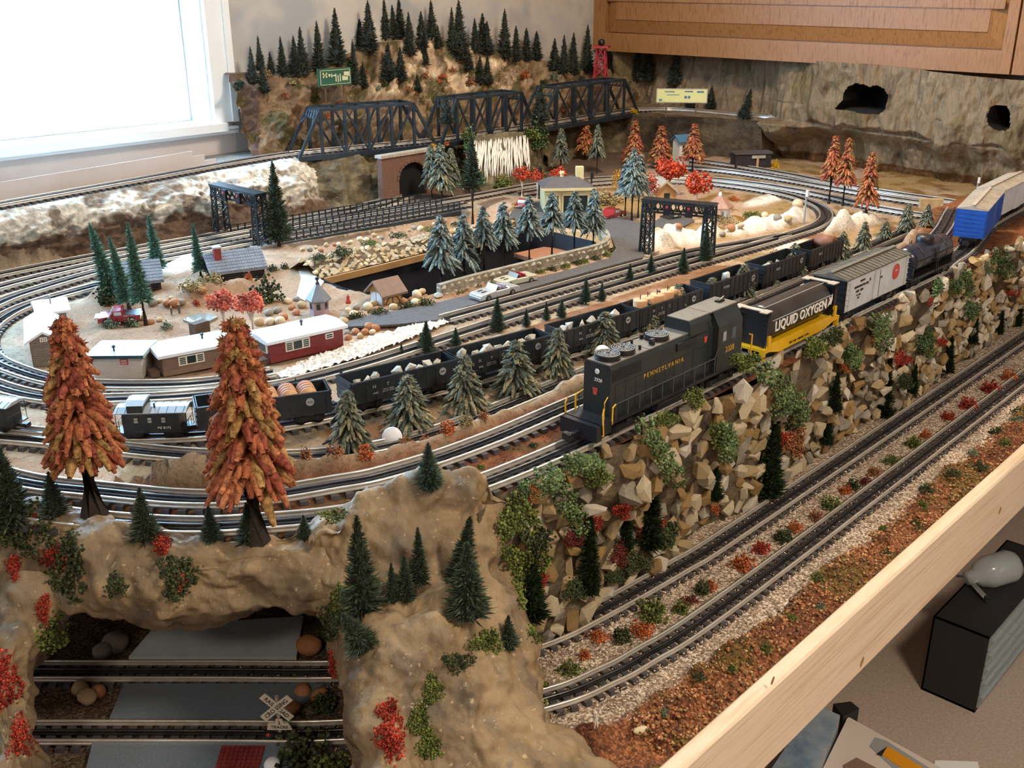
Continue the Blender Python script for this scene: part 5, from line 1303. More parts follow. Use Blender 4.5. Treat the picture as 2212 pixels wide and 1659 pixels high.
m = MB(); m.lathe([(.003, 0), (.0035, .001), (.003, .002)], 12, (X0 - .001, 0, .082), axis='x'); m.build('headlight', MAT['white'], lo)

# ---- LIQUID OXYGEN tank flat
t = rail_car('L1', 'tank_car', 'yellow framed tank car lettered LIQUID OXYGEN behind the locomotive', x=1.4025)
m = MB(); L = .114
m.prism([(-L, .017), (-L * .86, .017), (-L * .62, .0105), (L * .62, .0105), (L * .86, .017), (L, .017), (L, .0235), (L * .88, .0290), (-L * .88, .0290), (-L, .0235)], -.0290, -.0262, 'y')
m.prism([(-L, .017), (-L * .86, .017), (-L * .62, .0105), (L * .62, .0105), (L * .86, .017), (L, .017), (L, .0235), (L * .88, .0290), (-L * .88, .0290), (-L, .0235)], .0262, .0290, 'y')
m.span(-L, L, -.027, .027, .0190, .0232)
for sx in (-1, 1):
    m.prism([(-.030, .006), (-.024, .006), (-.022, .020), (.022, .020), (.024, .006), (.030, .006), (.031, .024), (-.031, .024)], sx * L - .002, sx * L + .002, 'x')
    m.box((sx * (L - .012), -.0285, .034), (.007, .004, .016)); m.box((sx * (L - .012), .0285, .034), (.007, .004, .016))
m.build('yellow_frame', MAT['yellow'], t)
tk = MB().lathe([(.006, -.097), (.019, -.0955), (.0262, -.090), (.0272, -.084), (.0272, .084), (.0262, .090), (.019, .0955), (.006, .097)], 40, (0, 0, .0525), axis='x').build('tank', MAT['tanktop'], t, True)
m = MB(); m.span(-.092, .092, -.0100, -.0090, .0778, .0786); m.span(-.092, .092, -.0270, -.0262, .0618, .0628); m.build('running_board', MAT['greyprint'], tk)
for sx in (-1, 1):
    b = MB(); xx = sx * .103
    b.span(xx - .004, xx + .004, -.027, -.020, .022, .077).span(xx - .004, xx + .004, .020, .027, .022, .077).span(xx - .004, xx + .004, -.027, .027, .070, .078)
    for k in range(6): b.span(xx - .005, xx + .005, -.026, -.021, .028 + k * .008, .0295 + k * .008)
    b.span(xx - .001, xx + .001, -.022, .022, .024, .070); b.tube([(xx - .004, -.0275, .036), (xx - .012 * 1, -.030, .030), (xx - .004, -.0275, .024)], .0012, 6); b.build('end_bulkhead', MAT['black'], t)
    c = MB(); c.span(xx - .012, xx + .006, -.028, -.016, .078, .0795).span(xx - .012, xx + .006, .016, .028, .078, .0795).span(xx - .006, xx + .004, -.016, .016, .078, .0795); c.build('end_platform', MAT['roofpale'], t)
txt = text('LIQUID OXYGEN', .0215, (-.006, -.0276, .0515), NEAR, MAT['white'], tk, xs=.96, bold=.0004)
text('UTX  11-89   CAPACITY   LT WT', .0042, (-.01, -.0293, .0165), NEAR, MAT['black'], t, 'stencil')
m = MB(); m.prism([(.078, .046), (.083, .055), (.0795, .062), (.087, .058), (.0905, .064), (.092, .055), (.088, .047), (.083, .049)], -.0277, -.0270, 'y'); m.build('flame_emblem', MAT['white'], tk)
bogie(t, -.080, .036, .028); bogie(t, .080, .036, .028); coupler(t, -L, -1); coupler(t, L, 1)

# ---- boxcars
def boxcar(x, label, L, wall, roof, ends, key='L1', ribs=False, h=.054, zb=.022, w=.0292, ribbed_side=None, pt=None):
    t = rail_car(key, 'boxcar', label, x=x, pt=pt)
    MB().span(-L, L, -w, w, zb, zb + h).build('car_body', wall, t)
    r = MB(); r.prism([(-w - .0012, zb + h - .001), (w + .0012, zb + h - .001), (w + .0012, zb + h + .0012), (0, zb + h + .008), (-w - .0012, zb + h + .0012)], -L - .0015, L + .0015, 'x')
    r = r.build('roof', roof, t)
    n = int(2 * L / .0125); q = MB()
    for k in range(n):
        xx = -L + .006 + k * (2 * L - .012) / (n - 1)
        for sy in (-1, 1): q.bar((xx, sy * (w + .001), zb + h + .0019), (xx, sy * .001, zb + h + .0086), .0016, .0012)
    q.build('roof_rib', roof, r); MB().span(-L - .003, L + .003, -.004, .004, zb + h + .009, zb + h + .0102).build('running_board', roof, r)
    for sx in (-1, 1):
        e = MB(); e.span(sx * L - .001, sx * L + .001, -w, w, zb - .001, zb + h + .001)
        for k in range(6): e.box((sx * (L + .0012), 0, zb + .006 + k * .0088), (.003, 2 * w * .92, .004))
        e.build('car_end', ends, t)
        for sy in (-1, 1):
            la = MB()
            for k in range(6): la.box((sx * (L - .006), sy * (w + .0016), zb + .004 + k * .009), (.009, .0012, .001))
            la.box((sx * (L - .0105), sy * (w + .0012), zb + .027), (.001, .001, .052))
            la.build('ladder', wall, t)
    for sy in (-1, 1): MB().span(-.018, .018, sy * (w + .0012) - .0008, sy * (w + .0012) + .0008, zb + .002, zb + h - .003).build('sliding_door', wall, t)
    dd = MB()
    for sy in (-1, 1): dd.span(-.024, .024, sy * (w + .0022) - .0006, sy * (w + .0022) + .0006, zb + .0005, zb + .0020); dd.span(-.0004, .0004, sy * (w + .0022) - .0004, sy * (w + .0022) + .0004, zb + .004, zb + h - .005)
    dd.build('door_track', ends, t)
    MB().span(-L, L, -w * .55, w * .55, .016, zb).build('underframe', MAT['black'], t)
    if ribbed_side:
        n = 13
        for k in range(n):
            xx = -L + .004 + k * (2 * L - .008) / (n - 1)
            for sy in (-1, 1): MB().box((xx, sy * (w + .001), zb + h / 2), (.004, .003, h)).build('side_rib', ribbed_side, t)
    bogie(t, -L + .038, .036, .028); bogie(t, L - .038, .036, .028); coupler(t, -L, -1); coupler(t, L, 1)
    return t
t = boxcar(1.660, 'pale grey refrigerator boxcar with a round red emblem on its side', .118, MAT['boxgrey'], MAT['boxroof'], MAT['black'])
MB().lathe([(.0135, -.0004), (.0135, .0004)], 28, (.067, -.0300, .055), axis='y').build('round_emblem', MAT['red_print'], t, False)
text('ART', .0048, (.067, -.0306, .057), NEAR, MAT['boxgrey'], t, 'emblem_lettering')
for s_, x_, z_, sz_ in (('UNION', -.062, .066, .0052), ('REFRIGERATOR LINE', -.064, .058, .0056), ('MILK  2328', -.070, .0505, .0056), ('C.L. 40 0', -.072, .0435, .0042), ('6-57', -.072, .0385, .0042), ('B', -.034, .062, .007), ('1958', .004, .058, .005)):
    text(s_, sz_, (x_, -.0296 if abs(x_) > .02 else -.0314, z_), NEAR, MAT['black'], t, 'side_lettering')
# ---- small black tank car
t = rail_car('L1', 'tank_car', 'glossy black single-dome tank car between the grey and blue boxcars', x=1.915)
m = MB(); m.span(-.102, .102, -.026, .026, .016, .021); m.build('car_frame', MAT['black'], t)
tk = MB().lathe([(.004, -.090), (.016, -.0885), (.0235, -.083), (.0245, -.077), (.0245, .077), (.0235, .083), (.016, .0885), (.004, .090)], 36, (0, 0, .047), axis='x').build('tank', MAT['tankblue'], t, True)
MB().lathe([(.0165, .060), (.0165, .078), (.014, .0815), (.004, .083)], 28, (0, 0, 0)).build('dome', MAT['black'], t, True)
m = MB(); m.span(-.008, .008, -.030, .030, .038, .0392)
for sy in (-1, 1): m.tube([(-.09, sy * .0262, .050), (.09, sy * .0262, .050)], .0008, 5); m.bar((-.004, sy * .0295, .018), (-.004, sy * .026, .066), .0012); m.bar((.004, sy * .0295, .018), (.004, sy * .026, .066), .0012)
for x in (-.05, 0, .05): m.tube([(x, .0252 * math.sin(a / 12 * 6.283), .047 + .0252 * math.cos(a / 12 * 6.283)) for a in range(13)], .0007, 4, caps=False)
m.build('ladder_and_rail', MAT['black'], t)
for sx in (-1, 1): MB().span(sx * .088 - .003, sx * .088 + .003, -.022, .022, .021, .040).build('saddle', MAT['black'], t)
bogie(t, -.070, .036, .028); bogie(t, .070, .036, .028); coupler(t, -.102, -1); coupler(t, .102, 1)
boxcar(2.31, 'bright blue ribbed boxcar with a dusty grey roof on the bend', .112, MAT['blue'], MAT['roofpale'], MAT['blue'], ribbed_side=MAT['blue'], h=.058)
boxcar(2.58, 'white boxcar with dusty roof at the far end of the train', .118, MAT['boxwhite'], MAT['roofpale'], MAT['boxwhite'], h=.056)

# ---- gondolas
def gondola(label, pt, L=.089, side='NYC', mark=True, h=.033, zb=.0145, w=.0225):
    t = rail_car('G', 'gondola_car', label, 'railcar', pt=pt, group='black gondola cars')
    e = .0014; m = MB()
    m.span(-L, L, -w, w, zb, zb + .002)
    m.build('deck', MAT['gondola'], t)
    for sy in (-1, 1):
        s = MB(); s.span(-L, L, sy * w - e / 2, sy * w + e / 2, zb, zb + h); s.span(-L, L, sy * w - .0018, sy * w + .0018, zb + h - .002, zb + h)
        for k in range(11): s.box((-L + .006 + k * (2 * L - .012) / 10, sy * (w + .0008), zb + h / 2 - .001), (.0016, .0016, h - .004))
        s.build('side_wall', MAT['gondola'], t)
    for sx in (-1, 1):
        s = MB(); s.span(sx * L - e / 2, sx * L + e / 2, -w, w, zb, zb + h); s.span(sx * L - .0018, sx * L + .0018, -w, w, zb + h - .002, zb + h)
        for k in range(4): s.box((sx * (L + .001), 0, zb + .005 + k * .0075), (.002, 2 * w * .95, .003))
        s.build('end_wall', MAT['gondola'], t)
    bogie(t, -L + .030, .034, .024); bogie(t, L - .030, .034, .024); coupler(t, -L, -1); coupler(t, L, 1)
    y = -w - .0022
    if side == 'NYC':
        for k, ch in enumerate('NYC'): text(ch, .0075, (-.054 + k * .022, y, zb + h * .66), NEAR, MAT['greyprint'], t, 'lettering')
        text('6462', .0042, (-.052, y, zb + h * .36), NEAR, MAT['greyprint'], t, 'car_number'); text('CAPY 110000\nLD LMT 12600', .0030, (-.032, y, zb + h * .40), NEAR, MAT['greyprint'], t, 'stencil')
    else:
        text(side, .0075, (-.03, y, zb + h * .6), NEAR, MAT['greyprint'], t, 'lettering')
    if mark:
        m = MB(); m.lathe([(.0058, -.0003), (.0058, .0003)], 20, (.060, y, zb + h * .62), axis='y'); o = m.build('round_herald', MAT['greyprint'], t)
        text('NYC', .0034, (.060, y - .0006, zb + h * .62), NEAR, MAT['gondola'], o, 'herald_lettering')
    return t
def heading(t): return t.rotation_euler.z
def in_car(t, x, y, z):
    a = heading(t); return (t.location.x + x * math.cos(a) - y * math.sin(a), t.location.y + x * math.sin(a) + y * math.cos(a), t.location.z + z)
G1 = gondola('black gondola car loaded with brown cable reels', (.735, 1.15)); G2 = gondola('black NYC gondola with a few pale rocks, behind the white disc', (.925, 1.09)); G3 = gondola('black gondola with pale rocks behind the third valley pine', (1.112, 1.06))
G4 = gondola('black gondola with mixed debris in front of the sidings', (1.308, 1.03)); G5 = gondola('black gondola carrying cream canisters', (1.495, 1.016)); G6 = gondola('black hopper with a single pale rock after the canisters', (1.686, 1.01), .080, 'PENN', True, .036)
G7 = gondola('black gondola with low load beside the white rocks', (1.860, 1.004), .078, 'B&O', True, .036); G8 = gondola('black gondola with rusty load at the end of the string', (2.030, 1.0), .072, 'B&O', False, .036)
for k in range(16):   # reels in four files
    f_, r_ = k // 4, k % 4
    p = in_car(G1, -.018 + f_ * .026, -.0135 + r_ * .0085, .0405)
    a = heading(G1); o = MB().lathe([(.0045, -.0032), (.0125, -.0032), (.0125, -.0022), (.0108, -.0018), (.0108, .0018), (.0125, .0022), (.0125, .0032), (.0045, .0032)], 24, axis='y').build('cable_reel', [MAT['reel'], MAT['cream']], None, True)
    o.location = p; o.rotation_euler = (0, 0, a)
    tag(o, f'brown cable reel in the gondola, {ORD[f_]} file from the tall orange pine, {ORD[r_]} in depth', 'reel', 'cable reels in the gondola')
    MB().lathe([(.0128, -.0008), (.0128, .0008)], 24, axis='y').build('pale_band', MAT['cream'], o, True).location = (0, -.0026, 0)
PALE = [hull_mesh('rock_load', 12, MAT['stone'][4], 200 + k, .9) for k in range(5)]
def rocks(t, lst, txt):
    for k, (x, s) in enumerate(lst):
        o = link_mesh('rock', PALE[k % 5], None, in_car(t, x, random.uniform(-.006, .006), .034 + s * .3), (random.random() * 6, random.random() * 6, random.random() * 6), s)
        tag(o, f'pale rock lying in {txt}, {ORD[k]} from its front end', 'rock', 'rocks in ' + txt)
rocks(G2, [(-.068, .017), (-.052, .015), (-.038, .018), (-.004, .024), (.020, .020), (.034, .016), (.048, .024), (.062, .018)], 'the NYC gondola')
rocks(G3, [(-.070, .026), (-.046, .018), (-.030, .020), (-.018, .022), (-.002, .018), (.012, .020), (.028, .020), (.045, .016), (.062, .024)], 'the gondola behind the third pine')
rocks(G4, [(-.07, .02), (-.05, .022), (-.028, .02), (.0, .02), (.02, .018), (.05, .022)], 'the debris gondola'); rocks(G6, [(.01, .026)], 'the hopper after the canisters'); rocks(G7, [(-.04, .02), (.0, .02)], 'the gondola beside the white rocks')
for k, (x, y) in enumerate([(-.062, 0), (-.040, .002), (-.016, 0), (.016, .002), (.040, 0)]):
    t = thing('canister', f'cream cylindrical canister in the gondola, {ORD[k]} in the row', 'canister', in_car(G5, x, y, .0165), heading(G5), 'cream canisters')
    MB().lathe([(.0118, 0), (.0125, .001), (.0125, .036), (.0118, .0375), (.002, .0375)], 24).build('drum', MAT['cream'], t, True)
    MB().tube([(0, 0, .037), (0, 0, .046)], .0008, 6).build('lifting_pin', MAT['black'], t); MB().box((0, -.0125, .019), (.004, .0012, .014)).build('hatch', MAT['greyprint'], t)
o = MB().lathe([(.008, -.02), (.016, -.02), (.016, .02), (.008, .02)], 20, axis='y').build('rusty_drum', MAT['rust'], None, True); o.location = in_car(G8, .035, 0, .045); tag(o, 'rust red drum lying in the last gondola', 'drum')
# ---- caboose
def caboose(pt, label, number):
    t = rail_car('G', 'caboose', label, 'railcar', pt=pt); L, w = .058, .0235
    MB().span(-L, L, -w, w, .016, .058).build('car_body', MAT['gondola'], t)
    r = MB(); r.prism([(-w - .002, .0575), (w + .002, .0575), (w + .002, .059), (.008, .0650), (-.008, .0650), (-w - .002, .059)], -L - .016, L + .016, 'x'); r = r.build('roof', MAT['roofblue'], t)
    q = MB()
    for k in range(9):
        for sy in (-1, 1): q.bar((-L - .010 + k * .017, sy * (w + .002), .0596), (-L - .010 + k * .017, sy * .008, .0654), .0008, .0006)
    q.build('roof_seam', MAT['black'], r)
    c = MB(); c.span(-.046, -.014, -w - .001, w + .001, .058, .076); c.build('cupola', MAT['gondola'], t)
    MB().prism([(-w - .003, .0755), (w + .003, .0755), (.010, .081), (-.010, .081)], -.049, -.011, 'x').build('cupola_roof', MAT['roofblue'], t)
    MB().tube([(.006, -.010, .062), (.006, -.010, .074)], .002, 10).build('smoke_jack', MAT['black'], t)
    for x in (-.030, -.002, .026):
        MB().span(x - .005, x + .005, -w - .001, -w, .036, .050).build('window', MAT['black'], t)
        m = MB(); m.span(x - .004, x + .004, -w - .0016, -w - .001, .044, .0485); m.span(x - .004, x + .004, -w - .0016, -w - .001, .038, .0425); m.build('window_pane', MAT['greyprint'], t)
    text(number, .0065, (.026, -w - .0012, .026), NEAR, MAT['white'], t, 'car_number', xs=1.2)
    MB().span(-L - .016, L + .016, -w, w, .0135, .0160).build('platform', MAT['black'], t)
    m = MB()
    for sx in (-1, 1):
        for sy in (-1, -.4, .4, 1): m.tube([(sx * (L + .014), sy * w * .95, .016), (sx * (L + .014), sy * w * .95, .058 if abs(sy) == 1 else .036)], .0007, 5)
        m.tube([(sx * (L + .014), -w * .95, .036), (sx * (L + .014), w * .95, .036)], .0008, 5)
    m.build('end_railing', MAT['black'], t)
    bogie(t, -.040, .034, .022); bogie(t, .040, .034, .022); coupler(t, -L - .016, -1); coupler(t, L + .016, 1); t.scale = (.64, .80, .66); return t
MAT['roofblue'] = M('slate_painted_roof', '8F979C', '9BA3A8', scale=30, rough=.35)
caboose((.612, 1.228), 'black caboose with slate roof lettered PC 8172', 'PC 8172')
caboose((.478, 1.42), 'second black caboose cut off by the frame edge', 'PC 18'); 

# ================================================================== structures of the layout
MAT.update({
 'steel': M('dark_slate_bridge_paint', '4A5864', '54626E', scale=40, rough=0.36, metal=0.85),
 'gantry': M('black_green_gantry_paint', '3C4850', '46525A', scale=40, rough=0.34, metal=0.85),
 'redsteel': M('red_tower_paint', 'A8303C', 'B83A44', scale=40, rough=0.5),
 'brick': M('brown_brick', '6E4E40', '7E5C4C', scale=180, rough=0.85, bump=.6, bscale=300),
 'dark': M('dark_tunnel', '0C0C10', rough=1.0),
 'asphalt': M('asphalt_road', '4C4846', '5A5654', scale=140, rough=0.8, bump=.25, bscale=500),
 'gravel': M_grains('white_gravel', ['D8D0C4', 'EEE8DE', 'F6F2EA', 'C4BAAC', 'E6DED2'], 300),
 'redbrick': M('red_embossed_siding', '7E2E2C', '8C3836', scale=60, rough=.5), 'brownsiding': M('brown_embossed_siding', '7E6656', '8A7262', scale=60, rough=.5),
 'palesiding': M('pale_clapboard', 'C9BEB4', 'D2C8BE', scale=50, rough=.5), 'tansiding': M('tan_shingle_siding', '7A6A5E', '877669', scale=90, rough=.7),
 'whiteroof': M('white_plastic_roof', 'E8EAEC', rough=.35), 'tealroof': M('teal_edge_roof', 'A8BEC6', rough=.3), 'tealedge': M('dark_teal_fascia', '22383E', rough=.4),
 'slate': M('slate_roof', '72767F', '82868E', scale=50, rough=.5), 'log': M('dark_log_wall', '2A2428', '383034', scale=50, rough=.7), 'brownroof': M('brown_card_roof', '7E6456', '8A7062', scale=60, rough=.7),
 'mauve': M('mauve_card_wall', 'A8949A', 'B09CA2', scale=60, rough=.7), 'timber': M('tan_timber_wall', 'C49A68', 'CEA676', scale=50, rough=.7), 'doorpale': M('pale_grey_door', 'D4D4D4', rough=.6),
 'depot': M('cream_depot_wall', 'D8C894', 'E0D2A2', scale=30, rough=.6), 'depotroof': M('charcoal_depot_roof', '504A48', '5A5452', scale=80, rough=.7), 'winframe': M('cream_window_frame', 'ECE8D8', rough=.5),
 'winglass': M('dark_window_pane', '22302E', rough=.12), 'carred': M('car_red', '8E1E28', rough=.2, coat=.5), 'carcream': M('car_cream', 'C9C2A8', rough=.25, coat=.5), 'carsilver': M('car_silver', 'C4C2BE', rough=.28, metal=.3, coat=.5),
 'cardark': M('car_dark_green', '1E2A26', rough=.25, coat=.5), 'tyre': M('tyre_rubber', '1A1A1A', rough=.7), 'chrome': M('chrome', 'D8D8DA', rough=.15, metal=1.0), 'seatred': M('red_seat', 'A83038', rough=.6), 'carglass': M('car_windscreen', 'B8C4CC', rough=.08),
 'wood': M('weathered_brown_wood', '5A4636', '6E5846', scale=40, rough=.8), 'boardgreen': M('green_billboard', '2E5A48', '346250', scale=20, rough=.5), 'boardcream': M('cream_billboard_print', 'D8D4A8', rough=.6),
 'boardyellow': M('yellow_billboard', 'D8D28A', 'E2DC98', scale=12, rough=.5), 'blueprint': M('blue_print', '4A7A9A', rough=.6), 'water': M('painted_waterfall', 'E4E0D6', 'EEEAE2', scale=60, rough=.35), 'fall_rock': M_rock('fall_rock', ['4A4234', '6A5E48', '8A7E5E'], 30),
 'skin': M('doll_skin', 'C89878', rough=.6), 'cloth_red': M('red_dress', 'B03A34', rough=.8), 'cloth_grey': M('grey_coat', '5A5A58', rough=.8), 'pond': M('poured_resin_pond', '8A8A80', rough=.05), 'egg': M('white_disc_plastic', 'F2F2F4', rough=.35),
})
STONE2 = [M_rock('boulder_' + a, c, 26, (1, 1, 1), .3) for a, c in (('tan', ['A88A60', 'BFA478', 'CDB68E']), ('grey', ['7E766C', '938A7E', 'A89E90']), ('cream', ['C4AE88', 'D8C6A2', 'E4D6B8']), ('rust', ['9A6240', 'B07850', 'BC8A62']))]
def ico_rock(seed, mat):
    bm = bmesh.new(); bmesh.ops.create_icosphere(bm, subdivisions=2, radius=.5); r = random.Random(seed); o = Vector((r.random() * 9, r.random() * 9, r.random() * 9))
    for v in bm.verts:
        n = float(vnoise(np.array(v.co * 2.2 + o))); v.co *= 1 + .22 * n
    me = bpy.data.meshes.new('boulder'); bm.to_mesh(me); bm.free(); me.materials.append(mat); me.polygons.foreach_set('use_smooth', [True] * len(me.polygons)); return me
BOULD = [ico_rock(300 + k, STONE2[k % 4]) for k in range(8)]
def boulder(px, py, w, label, group, v=None, z=None, flat=.8):
    p = g2(px, py) if z is None else np.array(z, float); s = w * px_size(p)
    o = link_mesh('boulder', BOULD[random.randrange(8) if v is None else v], None, p + np.array([0, 0, s * flat * .32]), (random.uniform(-.3, .3), random.uniform(-.3, .3), random.random() * 6), (s, s * .9, s * flat))
    return tag(o, label, 'rock', group)

# ---- truss bridge
def truss(a, b, label, n=6, w=.082, h=.122, skip0=False):
    a, b = np.array(a), np.array(b); L = float(np.linalg.norm(b - a)); ang = math.atan2(*(b - a)[::-1])
    t = thing('truss_bridge_span', label, 'bridge', (a[0], a[1], Z3), ang, 'truss bridge spans')
    s = L / n; z0 = -.012; zt = h - .012; m = MAT['steel']
    MB().span(.002, L - .002, -w / 2 + .004, w / 2 - .004, -.0165, -.0135).build('deck', m, t)
    for sy in (-1, 1):
        y = sy * w / 2
        MB().bar((.001, y, z0 - .003), (L - .001, y, z0 - .003), .0075, .013).build('bottom_chord', m, t); MB().bar((s, y, zt), (L - s, y, zt), .0070, .0075).build('top_chord', m, t)
        MB().bar((.002, y, z0), (s, y, zt), .0075, .0070, roll=Vector((0, 1, 0))).build('end_post', m, t); MB().bar((L - .002, y, z0), (L - s, y, zt), .0075, .0070, roll=Vector((0, 1, 0))).build('end_post', m, t)
        for k in range(1, n): MB().bar((k * s, y, z0), (k * s, y, zt), .0078, .0065, roll=Vector((0, 1, 0))).build('vertical', m, t)
        for k in range(1, n - 1):
            up = (k < n / 2); MB().bar((k * s, y, zt if up else z0), ((k + 1) * s, y, z0 if up else zt), .0052, .0042, roll=Vector((0, 1, 0))).build('diagonal', m, t)
        for k in (n // 2 - 1, n // 2): MB().bar((k * s, y, z0), ((k + 1) * s, y, zt), .0022, .0022).build('counter_brace', m, t)
    for k in range(1, n): MB().bar((k * s, -w / 2, zt), (k * s, w / 2, zt), .0050, .0040).build('top_strut', m, t)
    for k in range(1, n - 1):
        q = MB(); q.bar((k * s, -w / 2, zt), ((k + 1) * s, w / 2, zt), .0018, .0018); q.bar((k * s, w / 2, zt), ((k + 1) * s, -w / 2, zt), .0018, .0018); q.build('lateral_brace', m, t)
    for x0, sg in ((s, -1), (L - s, 1)):
        q = MB(); dx = sg * s * .22; z1_ = zt - h * .20
        q.bar((x0, -w / 2, zt), (x0, w / 2, zt), .006, .006); q.bar((x0 + dx, -w / 2, z1_), (x0 + dx, w / 2, z1_), .003, .003)
        for k in range(5):
            ya, yb = -w / 2 + w * k / 5, -w / 2 + w * (k + 1) / 5
            q.bar((x0, ya, zt), (x0 + dx, yb, z1_), .002, .002); q.bar((x0, yb, zt), (x0 + dx, ya, z1_), .002, .002)
        for sy in (-1, 1): q.bar((x0 + dx * 1.7, sy * w / 2, zt - h * .34), (x0 + dx, sy * w * .33, z1_), .003, .003)
        q.build('portal_lattice', m, t)
    return t
for k in range(3): truss(BRIDGE[k] + (0.003, 0), BRIDGE[k + 1] - (0.003, 0), ['steel truss bridge span next to the window, its portal lit blue', 'middle truss bridge span above the waterfall', 'third truss bridge span ending at the cliff ledge'][k])
for k, p in enumerate(BRIDGE[1:3]):
    t = thing('bridge_pier', ['rocky pier under the first bridge joint', 'rocky pier under the second bridge joint'][k], 'pier', (p[0], p[1], .188))
    MB().box((0, 0, .062), (.05, .10, .124), taper=.75).build('pier_block', MAT['fall_rock'], t); MB().box((0, 0, .1245), (.045, .085, .003)).build('pier_cap', MAT['depotroof'], t)

# ---- brick tunnel portal
def quad_px(px, py, y): return at_y(px, py, y)
pa, pb = at_y(828, 432, 2.225), at_y(926, 425, 2.225); pt_top = at_y(870, 336, 2.225)[2]
por = thing('tunnel_portal', 'brown brick tunnel portal with a dark arch under the first bridge span', 'tunnel portal', (pa[0], 2.225, .188))
Lp = pb[0] - pa[0]; Hp = pt_top - .188; cxp, rp = Lp * .66, .052
poly = [(0, 0), (cxp - rp, 0)] + [(cxp - rp * math.cos(math.pi * k / 14), .055 + rp * .85 * math.sin(math.pi * k / 14)) for k in range(15)] + [(cxp + rp, 0), (Lp + .06, 0), (Lp + .06, Hp), (0, Hp)]
m = MB(); n = len(poly); bmv = [(p, 0, q) for p, q in poly] + [(p, .02, q) for p, q in poly]
m.add(bmv, [(i, (i + 1) % n, n + (i + 1) % n, n + i) for i in range(n)])
from mathutils.geometry import tessellate_polygon
tri = tessellate_polygon([[Vector((p, q, 0)) for p, q in poly]])
m.add(bmv, [tuple(f) for f in tri] + [tuple(i + n for i in f)[::-1] for f in tri]); m.build('brick_face', MAT['brick'], por)
for k in range(13):
    a0, a1 = math.pi * k / 13 + .02, math.pi * (k + 1) / 13 - .02; q = MB(); r1 = rp + .008
    pts = [(cxp - rp * math.cos(a0), .055 + rp * .85 * math.sin(a0)), (cxp - rp * math.cos(a1), .055 + rp * .85 * math.sin(a1)), (cxp - r1 * math.cos(a1), .055 + (r1) * .85 * math.sin(a1)), (cxp - r1 * math.cos(a0), .055 + r1 * .85 * math.sin(a0))]
    q.prism(pts, -.002, .01, 'y'); q.build('arch_brick', MAT['brick'], por)
nb = int(Lp / .014) + 3
for k in range(nb): MB().span(k * .014 - .004, k * .014 + .0092, -.004, .024, Hp, Hp + .008).build('coping_stone', MAT['roofpale'], por)
m = MB(); m.span(cxp - rp - .004, cxp + rp + .004, .012, .034, -.002, .108); o = m.build('tunnel_shade_block', MAT['dark'], por)  # shallow black block stands in for the darkness inside the tunnel

# ---- rocky back of the gorge under the bridge
def gorge(name, cols, label, seed):
    rows = [[(at_y(u, 380, y)[0], y + .035, zt) for u, y, zt in cols], [(at_y(u, 380, y)[0], y + .015, zt * .7 + .19 * .3) for u, y, zt in cols], [(at_y(u, 380, y)[0], y, .24) for u, y, zt in cols], [(at_y(u, 380, y)[0], y - .02, .183) for u, y, zt in cols]]
    a = sheet(rows, 14, 12, (.014, .008), (14, 44), seed); o = np_mesh(name, a.reshape(-1, 3), net_faces(*a.shape[:2]), MAT['fall_rock'], smooth=True); o['kind'] = 'structure'
gorge('gorge_rock', [(672, 2.33, .30), (730, 2.30, .305), (790, 2.285, .31), (840, 2.285, .312), (930, 2.285, .312), (1000, 2.275, .312)], '', 3)
gorge('gorge_rock', [(1172, 2.29, .312), (1230, 2.33, .312), (1300, 2.33, .312), (1370, 2.30, .312)], '', 8)

# ---- waterfall
wf = thing('waterfall', 'white stringy waterfall dropping below the middle bridge span', 'waterfall', (0, 0, 0))
rows = [[at_y(1000, 300, 2.235), at_y(1050, 290, 2.225), at_y(1100, 285, 2.22), at_y(1150, 285, 2.235), at_y(1170, 290, 2.26)], [at_y(1005, 340, 2.21), at_y(1050, 335, 2.195), at_y(1100, 335, 2.19), at_y(1150, 330, 2.21), at_y(1175, 335, 2.24)],
        [at_y(1015, 380, 2.19), at_y(1050, 380, 2.165), at_y(1100, 380, 2.165), at_y(1155, 378, 2.19), at_y(1180, 380, 2.22)], [at_y(1015, 425, 2.17), at_y(1050, 425, 2.14), at_y(1100, 425, 2.14), at_y(1155, 425, 2.17), at_y(1180, 425, 2.2)]]
a = sheet(rows, 12, 12, (.008, .004), (20, 60), 9); np_mesh('rock_face', a.reshape(-1, 3), net_faces(*a.shape[:2]), MAT['fall_rock'], wf, smooth=True)
rw = random.Random(5)
for k in range(64):
    u = 1022 + k * 1.88 + rw.uniform(-2, 2); y0 = 306 - (u - 1022) * .10 + rw.uniform(-3, 4); ln = rw.uniform(55, 92)
    pts = []; off = rw.uniform(-6, 6)
    for j in range(6):
        yy = y0 + ln * j / 5; q = np.interp(yy, [285, 335, 380, 425], [2.219, 2.189, 2.163, 2.138]) - .006; pts.append(at_y(u + off * j / 5 + rw.uniform(-1.5, 1.5) + (u - 1080) * .12 * j / 5, yy, q))
    MB().tube(pts, [.0012, .0022, .0020, .0024, .0020, .0008], 5).build('strand', MAT['water'], wf, True)
for k, (kind, x, y, yy, w, h) in enumerate([('green', 1015, 330, 2.21, 34, 60), ('green', 1165, 320, 2.215, 50, 90), ('moss', 1150, 300, 2.21, 40, 30), ('green', 1030, 400, 2.15, 44, 30), ('moss', 1085, 405, 2.13, 50, 26), ('green', 1160, 395, 2.17, 50, 40), ('moss', 1010, 300, 2.22, 36, 20)]):
    o = clump(kind, at_y(x, y, yy), w, h, f'yellow-green moss around the waterfall, {ORD[k]} patch clockwise', name='shrub', cat='shrub', group='moss around the waterfall', deep=.7)

